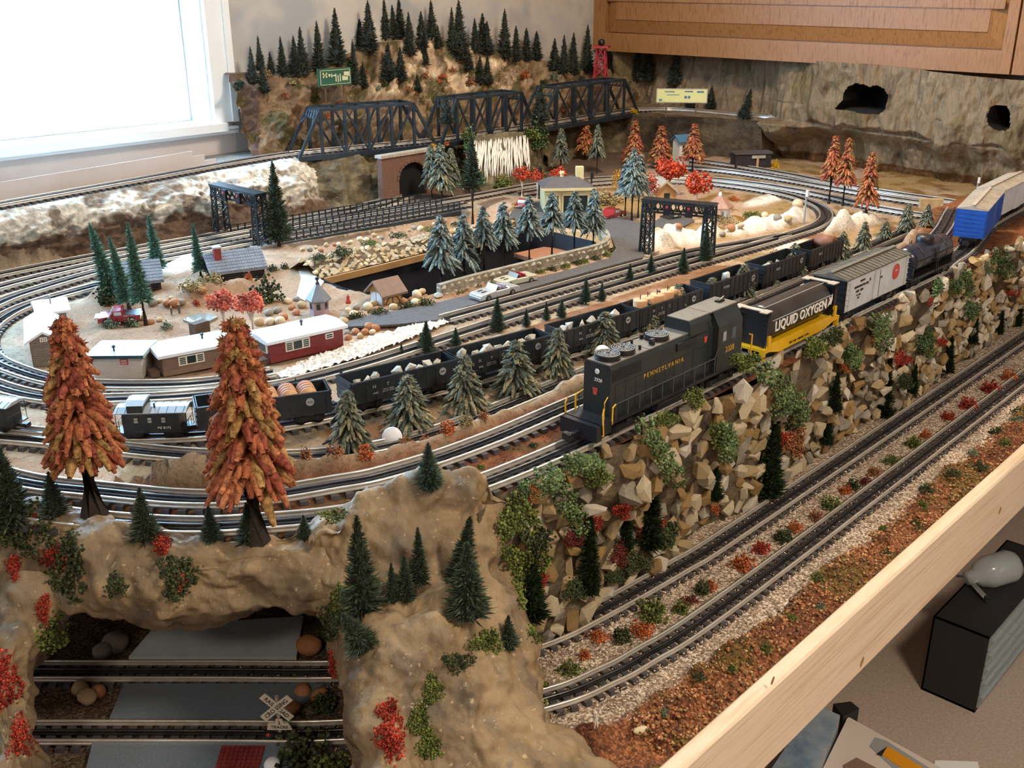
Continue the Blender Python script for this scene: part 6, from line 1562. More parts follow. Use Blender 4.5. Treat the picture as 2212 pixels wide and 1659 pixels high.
# ---- signal gantries
def gantry(b1, b2, t1, label, tw=.034, td=.022):
    A, B = g2(*b1), g2(*b2); L = float(np.hypot(*(B - A)[:2])); h = height_to(A, t1); ang = math.atan2(B[1] - A[1], B[0] - A[0])
    t = thing('signal_gantry', label, 'signal gantry', (A[0], A[1], min(A[2], B[2])), ang, 'signal gantries'); g = MAT['gantry']; bh = h * .18
    for x in (0, L):
        q = MB()
        for sx in (-1, 1):
            for sy in (-1, 1): q.bar((x + sx * td * .5, sy * tw * .5, 0), (x + sx * td * .42, sy * tw * .4, h), .0038, .0038)
        for k in range(5):
            za, zb = h * k / 5, h * (k + 1) / 5
            for sy in (-1, 1): q.bar((x - td * .48, sy * tw * .47, za), (x + td * .48, sy * tw * .47, zb), .0018); q.bar((x + td * .48, sy * tw * .47, za), (x - td * .48, sy * tw * .47, zb), .0018); q.bar((x - td * .48, sy * tw * .47, zb), (x + td * .48, sy * tw * .47, zb), .002)
            for sx in (-1, 1): q.bar((x + sx * td * .47, -tw * .48, za), (x + sx * td * .47, tw * .48, zb), .0018); q.bar((x + sx * td * .47, tw * .48, za), (x + sx * td * .47, -tw * .48, zb), .0018); q.bar((x + sx * td * .47, -tw * .48, zb), (x + sx * td * .47, tw * .48, zb), .002)
        q.build('tower', g, t); MB().box((x, 0, -.004), (td * 1.9, tw * 1.9, .016)).build('footing', MAT['roofpale'], t)
    q = MB()
    for sy in (-1, 1):
        for z in (h - bh, h): q.bar((-td * .5, sy * tw * .45, z), (L + td * .5, sy * tw * .45, z), .004, .004)
        n = 9
        for k in range(n):
            xa, xb = -td * .4 + (L + td * .8) * k / n, -td * .4 + (L + td * .8) * (k + 1) / n
            q.bar((xa, sy * tw * .45, h - bh), ((xa + xb) / 2, sy * tw * .45, h), .0022); q.bar(((xa + xb) / 2, sy * tw * .45, h), (xb, sy * tw * .45, h - bh), .0022)
    q.build('beam_truss', g, t); MB().span(-td * .6, L + td * .6, -tw * .5, tw * .5, h + .002, h + .0042).build('walkway_plate', g, t)
    for x in (L * .35, L * .7):
        s = MB(); s.box((x, -tw * .6, h - bh * .6), (.016, .006, .026)); s = s.build('signal_head', MAT['black'], t)
        MB().lathe([(.0028, -.001), (.0036, .001)], 10, (x, -tw * .6 - .0035, h - bh * .35), axis='y').build('lamp_lens', MAT['redsteel'], s)
    return t
gantry((481, 508), (567, 532), 400, 'signal gantry over the rear tracks with a plate lit blue by the window'); gantry((1396, 549), (1527, 562), 432, 'signal gantry over the two main tracks beside the white rocks')

# ---- trestle railings
def fence(pts, label, h=.024, gap=.019):
    c = smooth(pts, gap); t = thing('railing', label, 'railing', (0, 0, 0), 0, 'trestle railings'); z = Z2 - .008
    for p in c: MB().box((p[0], p[1], z + h / 2), (.0028, .0028, h)).build('post', MAT['gantry'], t)
    for zz in (h * .5, h * .92):
        q = MB()
        for a, b in zip(c[:-1], c[1:]): q.bar((a[0], a[1], z + zz), (b[0], b[1], z + zz), .0016, .0020)
        q.build('handrail', MAT['gantry'], t)
    return t
tr = LINE['M1'][(LINE['M1'][:, 0] > 1.36) & (LINE['M1'][:, 1] > 1.95) & (LINE['M1'][:, 0] < 2.0)]; tr = tr[np.argsort(tr[:, 0])][::6]
fence([(p[0], p[1] - .036) for p in tr], 'black trestle railing on the pit side of the rear track'); fence([(p[0], p[1] + .034) for p in tr], 'black trestle railing between the two rear tracks'); fence([(p[0], p[1] + .118) for p in tr], 'black trestle railing on the far side below the white outcrop')
q = MB(); g_ = [(p[0], p[1] - .040) for p in tr]
for a, b in zip(g_[:-1], g_[1:]): q.bar((a[0], a[1], Z2 - .026), (b[0], b[1], Z2 - .026), .006, .034)
tag(q.build('trestle_girder', MAT['gantry']), 'black side girder of the rear track trestle above the gully', 'girder')

# ---- stone slope above the pit
sl = thing('stone_slope', 'sloping bank of pale flat stones above the black pit', 'stone wall', (0, 0, 0)); sl_top = [(652, 562), (760, 541), (900, 514), (1010, 492), (1112, 470)]; sl_bot = [(700, 602), (800, 578), (925, 547), (1030, 522), (1118, 500)]
T_ = np.array([at(x, y, Z2 + .022) for x, y in sl_top]); B_ = np.array([at(x, y, Z2 - .012) for x, y in sl_bot]); net = upsample([T_, B_], 12, 8)
back = net[0] + np.array([0, .05, -.03]); net2 = np.concatenate([back[None], net, (net[-1] + np.array([0, .004, -.02]))[None]])
np_mesh('slope_core', net2.reshape(-1, 3), net_faces(*net2.shape[:2]), MAT['wallbase'], sl)
FLAT = [hull_mesh('flat_stone', 10, [MAT['stone'][4], MAT['stone'][1], STONE2[2], STONE2[0]][k % 4], 400 + k, 1.0) for k in range(8)]
rl = random.Random(4)
for i in range(7):
    for j in range(34):
        u, v = (j + .5 + (i % 2) * .5 + rl.uniform(-.2, .2)) / 34.6, (i + .5) / 7; fi, fj = v * (net.shape[0] - 1), u * (net.shape[1] - 1); p = net[int(fi), min(int(fj), net.shape[1] - 1)]
        link_mesh('flat_stone', FLAT[rl.randrange(8)], sl, p, (rl.uniform(.5, .9), rl.uniform(-.2, .2), rl.uniform(-.4, .4)), (rl.uniform(.018, .026), rl.uniform(.013, .017), .008))
o = MB(); wb = [at(x, y + 6, Z2 - .014) for x, y in sl_bot]
for a, b in zip(wb[:-1], wb[1:]): o.bar(a, b, .006, .014)
o = o.build('bottom_board', M('tan_edge_board', 'A8804E', 'B48C5A', scale=20, rough=.6), sl)
for k, (kind, x, y, w, h) in enumerate([('dark', 690, 560, 40, 14), ('dark', 740, 550, 50, 18), ('moss', 800, 530, 40, 14), ('dark', 860, 512, 44, 12), ('moss', 930, 498, 40, 10), ('dark', 990, 488, 34, 10)]):
    clump(kind, at(x, y, Z2 + .02), w, h, f'low green hedge tuft on the stone slope rim, {ORD[k]} from the white path', group='hedge tufts on the slope rim')
for k in range(26):
    u = 655 + k * 13.5 + rl.uniform(-5, 5); y = 548 - (u - 655) * .20 + rl.uniform(-7, 5); boulder(u, y, rl.uniform(8, 15), f'small tan stone on the gully edge above the slope, {ORD[k]} from the gantry', 'stones along the gully edge', z=at(u, y, Z2 + .018))

# ---- parapet wall
pw = thing('stone_parapet', 'low pale stone parapet curving along the road beside the pit', 'stone wall', (0, 0, 0))
pl = smooth([at(x, y, Z2 - .01) for x, y in [(948, 643), (1020, 622), (1110, 599), (1200, 576), (1280, 556), (1306, 545), (1312, 532), (1306, 520)]], .019); tt, nn = normals(pl); an = np.arctan2(tt[:, 1], tt[:, 0])
BLK = [hull_mesh('wall_block', 18, [MAT['stone'][4], MAT['stone'][1], MAT['stone'][3]][k % 3], 500 + k, 1.0) for k in range(6)]
q = MB()
for i in range(len(pl) - 1): q.bar((pl[i][0], pl[i][1], Z2 + .002), (pl[i + 1][0], pl[i + 1][1], Z2 + .002), .012, .030)
q.build('wall_core', MAT['stone'][3], pw)
for i in range(len(pl)):
    for r in range(2): link_mesh('wall_block', BLK[rl.randrange(6)], pw, (pl[i][0] + (r % 2) * .009 * tt[i][0], pl[i][1] + (r % 2) * .009 * tt[i][1], Z2 - .005 + r * .0145), (0, rl.uniform(-.06, .06), an[i] + rl.uniform(-.08, .08)), (.0225, .019, .0185))
for k in range(15):
    i = int(2 + k * (len(pl) - 6) / 15); p = pl[i] - nn[i] * .016; o = clump(['dark', 'moss'][k % 2], (p[0], p[1], Z2 - .011), 26, 10, f'green tuft at the foot of the parapet, {ORD[k]} from the timbered shed', group='tufts along the parapet')

# ---- road and gravel
def flat_px(name, pts, z, mat, lift=.0, thick=.004):
    P = [at(x, y, z) for x, y in pts]; n = len(P); m = MB(); vs = [(p[0], p[1], z) for p in P] + [(p[0], p[1], z - thick) for p in P]
    tri = tessellate_polygon([[Vector((p[0], p[1], 0)) for p in P]]); m.add(vs, [tuple(f) for f in tri] + [(i, (i + 1) % n, n + (i + 1) % n, n + i) for i in range(n)])
    o = m.build(name, mat); o['kind'] = 'structure'; return o
flat_px('asphalt_road', [(745, 706), (752, 694), (800, 680), (870, 668), (950, 652), (1100, 614), (1230, 582), (1318, 556), (1330, 535), (1320, 512), (1285, 490), (1180, 478), (1105, 500), (1095, 470), (1120, 440), (1170, 432), (1290, 462), (1330, 468), (1400, 486), (1440, 462), (1490, 462), (1500, 478), (1440, 505), (1396, 530), (1388, 556), (1370, 560), (1200, 606), (1000, 664), (950, 690), (860, 700)], Z2 - .0042, MAT['asphalt'])
# gravel bed: lumpy surface
gp = [at(x, y, Z2 - .01)[:2] for x, y in [(592, 812), (640, 788), (745, 748), (860, 712), (950, 690), (985, 694), (930, 716), (800, 768), (700, 798), (610, 822)]]
gxs = np.arange(min(p[0] for p in gp), max(p[0] for p in gp), .0022); gys = np.arange(min(p[1] for p in gp), max(p[1] for p in gp), .0022); A1, B1 = np.meshgrid(gxs, gys, indexing='ij'); U = np.c_[A1.ravel(), B1.ravel()]
ins = in_poly(U, gp).reshape(A1.shape); zz = Z2 - .007 + .0035 * fbm(np.c_[U * 220, np.zeros(len(U))], 2); okf = ins[:-1, :-1] & ins[1:, :-1] & ins[1:, 1:] & ins[:-1, 1:]; I, J = np.nonzero(okf); nyy = A1.shape[1]
o = np_mesh('white_gravel_bed', np.c_[U, zz], np.c_[I * nyy + J, (I + 1) * nyy + J, (I + 1) * nyy + J + 1, I * nyy + J + 1], MAT['gravel'], smooth=False); tag(o, 'bed of white gravel between the red mobile home and the siding', 'gravel', kind='stuff')
flat_px('pond', [(395, 690), (420, 678), (450, 676), (470, 684), (450, 694), (415, 697)], Z2 - .0055, MAT['pond'])
flat_px('white_path', [(700, 607), (672, 590), (655, 566), (640, 570), (650, 600), (640, 640), (660, 650), (690, 625)], Z2 - .0060, M('white_sand_path', 'A89A8A', 'B6A898', scale=120, rough=.95))

# ---- buildings
def building(name, label, a, b, depth, eave_py, wall, roof, ridge=None, kind='gable', over=.006, cat='house', group=None, roof_t=.004, z=None):
    A, B = at(*a, Z2 - .0095), at(*b, Z2 - .0095); L = float(np.hypot(*(B - A)[:2])); ang = math.atan2(B[1] - A[1], B[0] - A[0]); h = height_to(A, eave_py)
    t = thing(name, label, cat, (A[0], A[1], Z2 - .0115), ang, group); h += .002; D = depth; rh = ridge if ridge else .02
    if kind == 'gable':      # ridge along the visible front
        MB().prism([(0, 0), (D, 0), (D, h), (D / 2, h + rh), (0, h)], 0, L, 'x').build('walls', wall, t)
        for s in (0, 1):
            y0, y1 = (-over, D / 2) if s == 0 else (D + over, D / 2); z0 = h - rh * over / (D / 2)
            q = MB(); q.add([(-over, y0, z0), (L + over, y0, z0), (L + over, y1, h + rh), (-over, y1, h + rh), (-over, y0, z0 + roof_t), (L + over, y0, z0 + roof_t), (L + over, y1, h + rh + roof_t), (-over, y1, h + rh + roof_t)], [(0, 1, 2, 3), (4, 5, 6, 7), (0, 1, 5, 4), (1, 2, 6, 5), (2, 3, 7, 6), (3, 0, 4, 7)]); q.build('roof_slope', roof, t)
    elif kind == 'end':      # gable faces the viewer, ridge runs back
        MB().prism([(0, 0), (L, 0), (L, h), (L / 2, h + rh), (0, h)], 0, D, 'y').build('walls', wall, t)
        for s in (0, 1):
            x0, x1 = (-over, L / 2) if s == 0 else (L + over, L / 2); z0 = h - rh * over / (L / 2)
            q = MB(); q.add([(x0, -over, z0), (x1, -over, h + rh), (x1, D + over, h + rh), (x0, D + over, z0), (x0, -over, z0 + roof_t), (x1, -over, h + rh + roof_t), (x1, D + over, h + rh + roof_t), (x0, D + over, z0 + roof_t)], [(0, 1, 2, 3), (4, 5, 6, 7), (0, 1, 5, 4), (1, 2, 6, 5), (2, 3, 7, 6), (3, 0, 4, 7)]); q.build('roof_slope', roof, t)
    else:                    # low mobile-home roof
        MB().span(0, L, 0, D, 0, h).build('walls', wall, t)
        q = MB(); q.prism([(-over, h), (D + over, h), (D + over, h + .005), (D / 2, h + .005 + rh), (-over, h + .005)], -over, L + over, 'x'); q.build('roof_slab', roof, t)
    return t, L, h, ang
def window(t, x0, x1, z0, z1, louvre=False, y=-.0004):
    f = MB(); f.span(x0, x1, y - .0012, y + .0006, z0, z1); f = f.build('window', MAT['winframe'], t); e = .0018
    if louvre:
        w = (x1 - x0); cols = [(x0 + e, x0 + w * .27), (x1 - w * .27, x1 - e)]
        for a, b in cols:
            n = 4
            for k in range(n):
                za = z0 + e + k * (z1 - z0 - 2 * e) / n; MB().span(a, b, y - .0018, y - .0008, za + .0006, za + (z1 - z0 - 2 * e) / n - .0006).build('pane', MAT['winglass'], f)
        MB().span(x0 + w * .33, x1 - w * .33, y - .0018, y - .0008, z0 + e, z1 - e).build('pane', MAT['winglass'], f)
    else:
        zm = (z0 + z1) / 2
        for a, b in ((z0 + e, zm - e / 3), (zm + e / 3, z1 - e)): MB().span(x0 + e, x1 - e, y - .0018, y - .0008, a, b).build('pane', MAT['winglass'], f)
def siding(t, L, z0, z1, n, mat, y=-.0008):
    q = MB()
    for k in range(n):
        za = z0 + (z1 - z0) * k / n; q.span(0, L, y, 0, za, za + (z1 - z0) / n * .72)
    q.build('siding', mat, t)
def vent(t, x, y, z):
    q = MB(); q.lathe([(.0016, 0), (.0016, .006), (.0030, .0062), (.0030, .0085), (.0010, .0100)], 10, (x, y, z)); q.build('roof_vent', MAT['gantry'], t)
t, L, h, _ = building('mobile_home', 'brick red mobile home with white roof and louvred windows', (586, 783), (742, 746), .062, 743, MAT['redbrick'], MAT['whiteroof'], .004, 'flat', .007, 'mobile home')
siding(t, L, h * .28, h, 11, MAT['redbrick']); window(t, L * .20, L * .53, h * .42, h * .92, True); window(t, L * .75, L * .86, h * .60, h * .88); vent(t, L * .55, .03, h + .009)
w_ = MB().span(-.003, 0, .008, .05, h * .45, h * .9).build('window', MAT['winframe'], t); MB().span(-.0036, -.0028, .011, .047, h * .5, h * .86).build('pane', MAT['winglass'], w_); MB().span(-.016, -.002, .005, .03, 0, .007).build('door_step', MAT['wood'], t)
t, L, h, _ = building('mobile_home', 'brown mobile home with white roof half hidden by the tall orange pine', (354, 812), (506, 782), .062, 773, MAT['brownsiding'], MAT['whiteroof'], .004, 'flat', .007, 'mobile home')
siding(t, L, h * .28, h, 11, MAT['brownsiding']); window(t, L * .22, L * .58, h * .42, h * .90, True); vent(t, L * .66, .03, h + .009); MB().span(-.018, -.004, .006, .03, 0, .010).build('door_step', MAT['wood'], t)
t, L, h, _ = building('mobile_home', 'pale mobile home with teal-edged flat roof and a small red sign', (205, 816), (309, 815), .060, 772, MAT['palesiding'], MAT['tealroof'], .001, 'flat', .007, 'mobile home')
siding(t, L, .002, h, 14, MAT['palesiding']); s_ = MB().span(L * .58, L * .74, -.0022, -.0004, h * .66, h * .92).build('sign', MAT['redsteel'], t); text('KEEP', .0042, (L * .66, -.0026, h * .85), NEAR, MAT['winframe'], s_, 'sign_lettering'); text('OUT', .0042, (L * .66, -.0026, h * .73), NEAR, MAT['winframe'], s_, 'sign_lettering')
MB().span(-.007, L + .007, -.0078, -.0068, h, h + .0045).build('fascia', MAT['tealedge'], t); vent(t, L * .42, .012, h + .006)
t, L, h, _ = building('card_house', 'tan house with white gable roof turned end-on beside the curve', (72, 792), (133, 784), .125, 738, MAT['tansiding'], MAT['whiteroof'], .012, 'end', .007)
siding(t, L, .002, h, 12, MAT['tansiding']); window(t, L * .38, L * .50, h * .93, h * 1.10); window(t, L * .52, L * .64, h * .93, h * 1.10)
t, L, h, _ = building('card_house', 'small tan house with white roof behind the end-on house', (92, 716), (148, 708), .055, 676, MAT['tansiding'], MAT['whiteroof'], .012, 'gable', .008)
window(t, L * .3, L * .5, h * .3, h * .7); MB().tube([(L * .5, .015, h), (L * .5, .015, h + .025)], .0012, 8).build('stove_pipe', MAT['greyprint'], t); MB().span(L + .0004, L + .0014, .018, .034, 0, h * .7).build('door', MAT['wood'], t)
def cabin(label, a, b, depth, eave, chim=True):
    t, L, h, _ = building('log_cabin', label, a, b, depth, eave, MAT['log'], MAT['slate'], .026, 'gable', .010, 'cabin', 'log cabins')
    for k in range(6): MB().tube([(-.004, -.001, h * (k + .5) / 6), (L + .004, -.001, h * (k + .5) / 6)], h / 12, 8).build('log', MAT['log'], t, True)
    sl_ = math.atan2(.026, depth / 2); ov = .010; run = depth / 2 + ov
    for r in range(7):
        n = 22 if L > .1 else 18; q0 = r / 7
        y = -ov + run * (r + .5) / 7; z = h + .026 - .026 * (depth / 2 - y) / (depth / 2) + .0045
        c = MB()
        for k in range(n): c.box((-.010 + (L + .020) * (k + .5) / n, y, z + (k % 2) * .0004), ((L + .020) / n * .92, run / 7 * 1.05, .0018), rx=sl_)
        c = c.build('shingle_course', MAT['slate'], t); c['kind'] = 'stuff'
    if chim:
        c = MB().box((L * .16, depth * .30, h + .025), (.014, .014, .034)).build('chimney', MAT['redbrick'], t); MB().box((L * .16, depth * .30, h + .043), (.017, .017, .003)).build('chimney_cap', MAT['greyprint'], c)
    window(t, L * .6, L * .75, h * .35, h * .75)
cabin('dark log cabin with slate shingle roof and brick chimney', (464, 614), (568, 600), .075, 586); cabin('second log cabin whose slate roof shows between the slim spruces', (232, 640), (345, 628), .07, 612, False)
# hexagonal pavilion
p = at(690, 676, Z2 - .0095); t = thing('pavilion', 'hexagonal mauve pavilion with blue-grey pointed roof and finial', 'pavilion', (p[0], p[1], Z2 - .0115), .35); h1 = height_to(p, 643); h2 = height_to(p, 612); h3 = height_to(p, 597); R = 21 * px_size(p)
MB().lathe([(R, 0), (R, h1)], 6).build('walls', MAT['mauve'], t); MB().lathe([(R * 1.32, h1 - .002), (R * 1.32, h1), (.004, h2)], 6).build('roof', MAT['slate'], t); MB().lathe([(.004, h2 - .002), (.0032, h2 + .004), (.0018, h2 + .005), (.0018, h3 - .005), (.0036, h3 - .004), (.0036, h3), (.001, h3 + .001)], 10).build('finial', MAT['gantry'], t)
for k in range(6):
    a = math.pi / 6 + k * math.pi / 3; w_ = MB().box((0, 0, 0), (.009, .0012, .014)).build('window', MAT['slate'], t); rr = R * .872; w_.location = (rr * math.cos(a), rr * math.sin(a), h1 * .62); w_.rotation_euler = (0, 0, a + math.pi / 2); MB().box((0, 0, 0), (.006, .0022, .010)).build('pane', MAT['winglass'], w_)
# timbered shed
t, L, h, _ = building('timber_shed', 'small tan timbered shed with brown roof beside the pit', (829, 662), (868, 652), .042, 634, MAT['timber'], MAT['brownroof'], .018, 'gable', .009, 'shed')
q = MB()
for x in (0, .5, 1): q.span(L * x - .001, L * x + .001, -.0012, 0, 0, h)
q.bar((0, -.0008, 0), (L * .5, -.0008, h), .0014, .002); q.bar((L * .5, -.0008, h), (L, -.0008, 0), .0014, .002); q.span(0, L, -.0012, 0, h * .9, h); q.build('framing', MAT['wood'], t)
for y in (.004, .022): MB().span(-.0014, 0, y, y + .016, .001, h * .92).build('door', MAT['doorpale'], t)
# depot
t, L, h, _ = building('depot', 'cream stucco depot with charcoal hip roof behind the frosted pines', (1176, 464), (1276, 462), .10, 411, MAT['depot'], MAT['depotroof'], .004, 'flat', .006, 'depot')
q = MB(); q.add([(-.008, -.008, h + .005), (L + .008, -.008, h + .005), (L + .008, .108, h + .005), (-.008, .108, h + .005), (L * .22, .04, h + .026), (L * .78, .04, h + .026), (L * .78, .06, h + .026), (L * .22, .06, h + .026)], [(0, 1, 5, 4), (1, 2, 6, 5), (2, 3, 7, 6), (3, 0, 4, 7), (4, 5, 6, 7)]); q.build('hip_roof', MAT['depotroof'], t)
MB().span(-.0095, L + .0095, -.0095, -.008, h - .001, h + .006).build('eave_trim', MAT['depot'], t)
for x0, x1 in ((.08, .30), (.40, .62), (.70, .92)):
    w_ = MB().span(L * x0, L * x1, -.0016, .0006, h * .10, h * .78).build('doorway', MAT['winglass'], t); f = MB(); f.span(L * x0 - .003, L * x0, -.004, 0, 0, h * .82).span(L * x1, L * x1 + .003, -.004, 0, 0, h * .82).span(L * x0 - .003, L * x1 + .003, -.004, 0, h * .78, h * .84); f.build('door_frame', MAT['depot'], w_)
MB().box((L * .80, .05, h + .035), (.020, .018, .034)).build('chimney', MAT['depot'], t); MB().lathe([(.005, h + .02), (.005, h + .034), (.007, h + .035), (.006, h + .040)], 12, (L * .42, .05, 0)).build('roof_vent', MAT['depot'], t)
# gazebo
p = at(1552, 474, Z2 - .0095); t = thing('gazebo', 'white-posted gazebo with pinkish tiled roof beside the white rocks', 'gazebo', (p[0], p[1], Z2 - .0105), .2); h1 = height_to(p, 446); h2 = height_to(p, 420); R = 26 * px_size(p)
for k in range(6):
    a = k * math.pi / 3; MB().box((R * .85 * math.cos(a), R * .85 * math.sin(a), h1 / 2), (.006, .006, h1)).build('post', MAT['white_trim'], t)
MB().lathe([(R * .95, 0), (R * .95, .006)], 6).build('floor_deck', MAT['white_trim'], t); MB().lathe([(R * .95, h1 - .006), (R * .95, h1)], 6).build('eave_ring', MAT['white_trim'], t)
MB().lathe([(R * 1.2, h1 - .001), (R * 1.2, h1 + .001), (.003, h2)], 6).build('roof', M('pinkish_tile_roof', '9A7264', 'A88072', scale=90, rough=.6), t); MB().lathe([(.0045, h2 - .003), (.0045, h2 + .004), (.002, h2 + .007)], 8).build('cupola', MAT['white_trim'], t)
t, L, h, _ = building('cottage', 'small tan cottage with grey gable roof between the red maples', (1416, 436), (1458, 436), .07, 412, MAT['timber'], MAT['roofpale'], .022, 'end', .010); MB().span(L * .42, L * .72, -.001, .001, 0, h * .8).build('doorway', MAT['winglass'], t)
t, L, h, _ = building('signal_tower', 'narrow white tower with blue roof under the cliff ledge', (1466, 360), (1488, 358), .04, 305, MAT['white_trim'], MAT['blueprint'], .014, 'gable', .008, 'tower'); window(t, L * .2, L * .8, h * .6, h * .85); MB().span(-.002, L + .002, -.006, -.001, h * .38, h * .42).build('balcony', MAT['redsteel'], t)
t, L, h, _ = building('dark_shack', 'dark open shack with a pale sign at the foot of the cliff', (1588, 364), (1664, 362), .05, 334, MAT['log'], MAT['depotroof'], .002, 'flat', .004, 'shack')
s_ = MB().span(L * .44, L * .82, -.006, -.003, h * .72, h * .92).build('sign', MAT['roofpale'], t); MB().span(L * .58, L * .64, -.005, -.002, 0, h * .7).build('door_post', MAT['timber'], t)
# doghouse-like feed trough and barbecue
p = at(433, 728, Z2 - .0095); t = thing('rabbit_hutch', 'dark slatted hutch on legs behind the brown mobile home', 'hutch', (p[0], p[1], Z2 - .0105), .1)
for k in range(4): MB().box((0, -.009, .010 + k * .0052), (.030, .0016, .0046)).build('slat', MAT['wood'], t)
MB().box((0, 0, .018), (.030, .018, .022)).build('box', MAT['wood'], t)
for sx in (-1, 1): MB().box((sx * .012, 0, .004), (.003, .014, .010)).build('leg', MAT['wood'], t)
# ---- vehicles
def car(label, a, b, paint, kind='convertible', name='car', w=.036, seat='seatred', hmul=1.0):
    A, B = at(*a, Z2 - .0065), at(*b, Z2 - .0065); L = float(np.hypot(*(B - A)[:2])); ang = math.atan2(B[1] - A[1], B[0] - A[0]); t = thing(name, label, 'car' if name == 'car' else 'truck', ((A[0] + B[0]) / 2, (A[1] + B[1]) / 2, Z2 - .0066), ang)
    s = L; u = s * .36 * hmul
    if kind == 'pickup': prof = [(-.5, .10), (-.5, .33), (-.47, .40), (-.22, .46), (-.14, .72), (-.10, .76), (.06, .76), (.10, .70), (.10, .44), (.5, .44), (.5, .12)]
    elif kind == 'sedan': prof = [(-.5, .14), (-.5, .38), (-.20, .48), (-.08, .80), (.18, .80), (.32, .52), (.5, .46), (.5, .16)]
    else: prof = [(-.5, .14), (-.5, .36), (-.44, .44), (-.12, .50), (-.10, .46), (.22, .46), (.24, .52), (.46, .48), (.5, .38), (.5, .16)]
    body = MB(); nb_ = len(prof); P = []
    for yy, ins in ((-.5, .86), (-.46, 1), (.46, 1), (.5, .86)):
        for (px_, pz) in prof: P.append((px_ * s * (.985 if ins < 1 else 1), yy * w, u * (pz if ins == 1 else .14 + (pz - .14) * .9)))
    fs = [tuple(range(nb_))[::-1], tuple(range(3 * nb_, 4 * nb_))] + [(r * nb_ + i, r * nb_ + (i + 1) % nb_, (r + 1) * nb_ + (i + 1) % nb_, (r + 1) * nb_ + i) for r in range(3) for i in range(nb_)]
    body.add(P, fs); body.build('car_body', paint, t)
    wr = u * .185
    for sx in (-.31, .30):
        for sy in (-1, 1):
            wl = MB().lathe([(wr * .5, -.003), (wr, -.0025), (wr, .0025), (wr * .5, .003)], 16, axis='y').build('wheel', MAT['tyre'], t, True); wl.location = (sx * s, sy * w * .46, wr); MB().lathe([(wr * .55, -.0034), (wr * .55, .0034)], 12, axis='y').build('hubcap', MAT['chrome'], wl)
    for sx in (-1, 1): MB().box((sx * s * .5, 0, u * .24), (s * .025, w * .98, u * .08)).build('bumper', MAT['chrome'], t)
    if kind == 'convertible':
        g = MB(); g.bar((-.10 * s, 0, u * .46), (-.04 * s, 0, u * .74), w * .82, .0008, roll=Vector((1, 0, 0))); g.build('windscreen', MAT['carglass'], t)
        for x_ in (.03, .16): MB().box((x_ * s, 0, u * .52), (.045 * s, w * .72, u * .22)).build('seat', MAT[seat], t)
        MB().span(-.08 * s, .22 * s, -w * .40, w * .40, u * .44, u * .475).build('cockpit', MAT['black'], t)
        for sy in (-1, 1): MB().box((-.32 * s, sy * w * .16, u * .475), (.12 * s, w * .10, u * .02)).build('bonnet_stripe', MAT['black'], t)
    else:
        x0, x1, z0, z1_ = (-.15, .09, .50, .70) if kind == 'pickup' else (-.08, .24, .52, .76)
        for sy in (-1, 1): MB().span(x0 * s * .7, x1 * s * .8, sy * w * .502 - .0004, sy * w * .502 + .0004, u * z0, u * z1_).build('side_window', MAT['carglass'], t)
        g = MB(); g.bar(((x0 - .075) * s, 0, u * .47), ((x0 - .005) * s, 0, u * .74), w * .8, .0008, roll=Vector((1, 0, 0))); g.build('windscreen', MAT['carglass'], t)
        if kind == 'pickup':
            MB().span(.13 * s, .48 * s, -w * .40, w * .40, u * .40, u * .446).build('load_bed', MAT['black'], t); MB().box((-.505 * s, 0, u * .30), (.01, w * .6, u * .16)).build('grille', MAT['chrome'], t)
    return t
car('maroon vintage pickup truck parked under the slim spruces', (214, 695), (306, 688), MAT['carred'], 'pickup', 'pickup_truck', .042, hmul=1.15)
car('cream convertible with red seats on the road by the parapet', (1076, 620), (1150, 604), MAT['carcream']); car('silver open car ahead of the cream convertible', (1026, 652), (1110, 630), MAT['carsilver'], seat='mauve')
car('small red sedan parked beside the depot', (1299, 474), (1340, 464), MAT['carred'], 'sedan'); car('dark sedan with bright grille under the second gantry', (1434, 474), (1462, 470), MAT['cardark'], 'sedan'); car('little red pickup under the red tree near the depot', (1122, 452), (1140, 440), MAT['carred'], 'pickup', 'pickup_truck', .03)

# ---- tower and billboards
p = at_y(1297, 165, 2.40); zt = height_to(p, 103); t = thing('steel_tower', 'red lattice tower with a black searchlight above the bridge end', 'tower', p, .5); q = MB(); r0 = 14 * px_size(p); r1 = r0 * .62
for a in range(4):
    c, s_ = math.cos(a * math.pi / 2 + .78), math.sin(a * math.pi / 2 + .78); c2, s2 = math.cos((a + 1) * math.pi / 2 + .78), math.sin((a + 1) * math.pi / 2 + .78); MB().bar((r0 * 1.3 * c, r0 * 1.3 * s_, -.01), (r1 * 1.3 * c, r1 * 1.3 * s_, zt), .0045, .0045).build('leg', MAT['redsteel'], t)
    for k in range(3):
        f0, f1 = k / 3, (k + 1) / 3; R0, R1 = 1.3 * (r0 + (r1 - r0) * f0), 1.3 * (r0 + (r1 - r0) * f1); q.bar((R0 * c, R0 * s_, zt * f0), (R1 * c2, R1 * s2, zt * f1), .0026); q.bar((R0 * c2, R0 * s2, zt * f0), (R1 * c, R1 * s_, zt * f1), .0026); q.bar((R1 * c, R1 * s_, zt * f1), (R1 * c2, R1 * s2, zt * f1), .003)
q.build('lattice', MAT['redsteel'], t); MB().box((0, 0, zt + .003), (r0 * 2.5, r0 * 2.5, .007)).build('platform', MAT['redsteel'], t); MB().lathe([(.001, zt + .006), (.011, zt + .010), (.013, zt + .018), (.011, zt + .026), (.001, zt + .030)], 14).build('searchlight', MAT['black'], t, True)
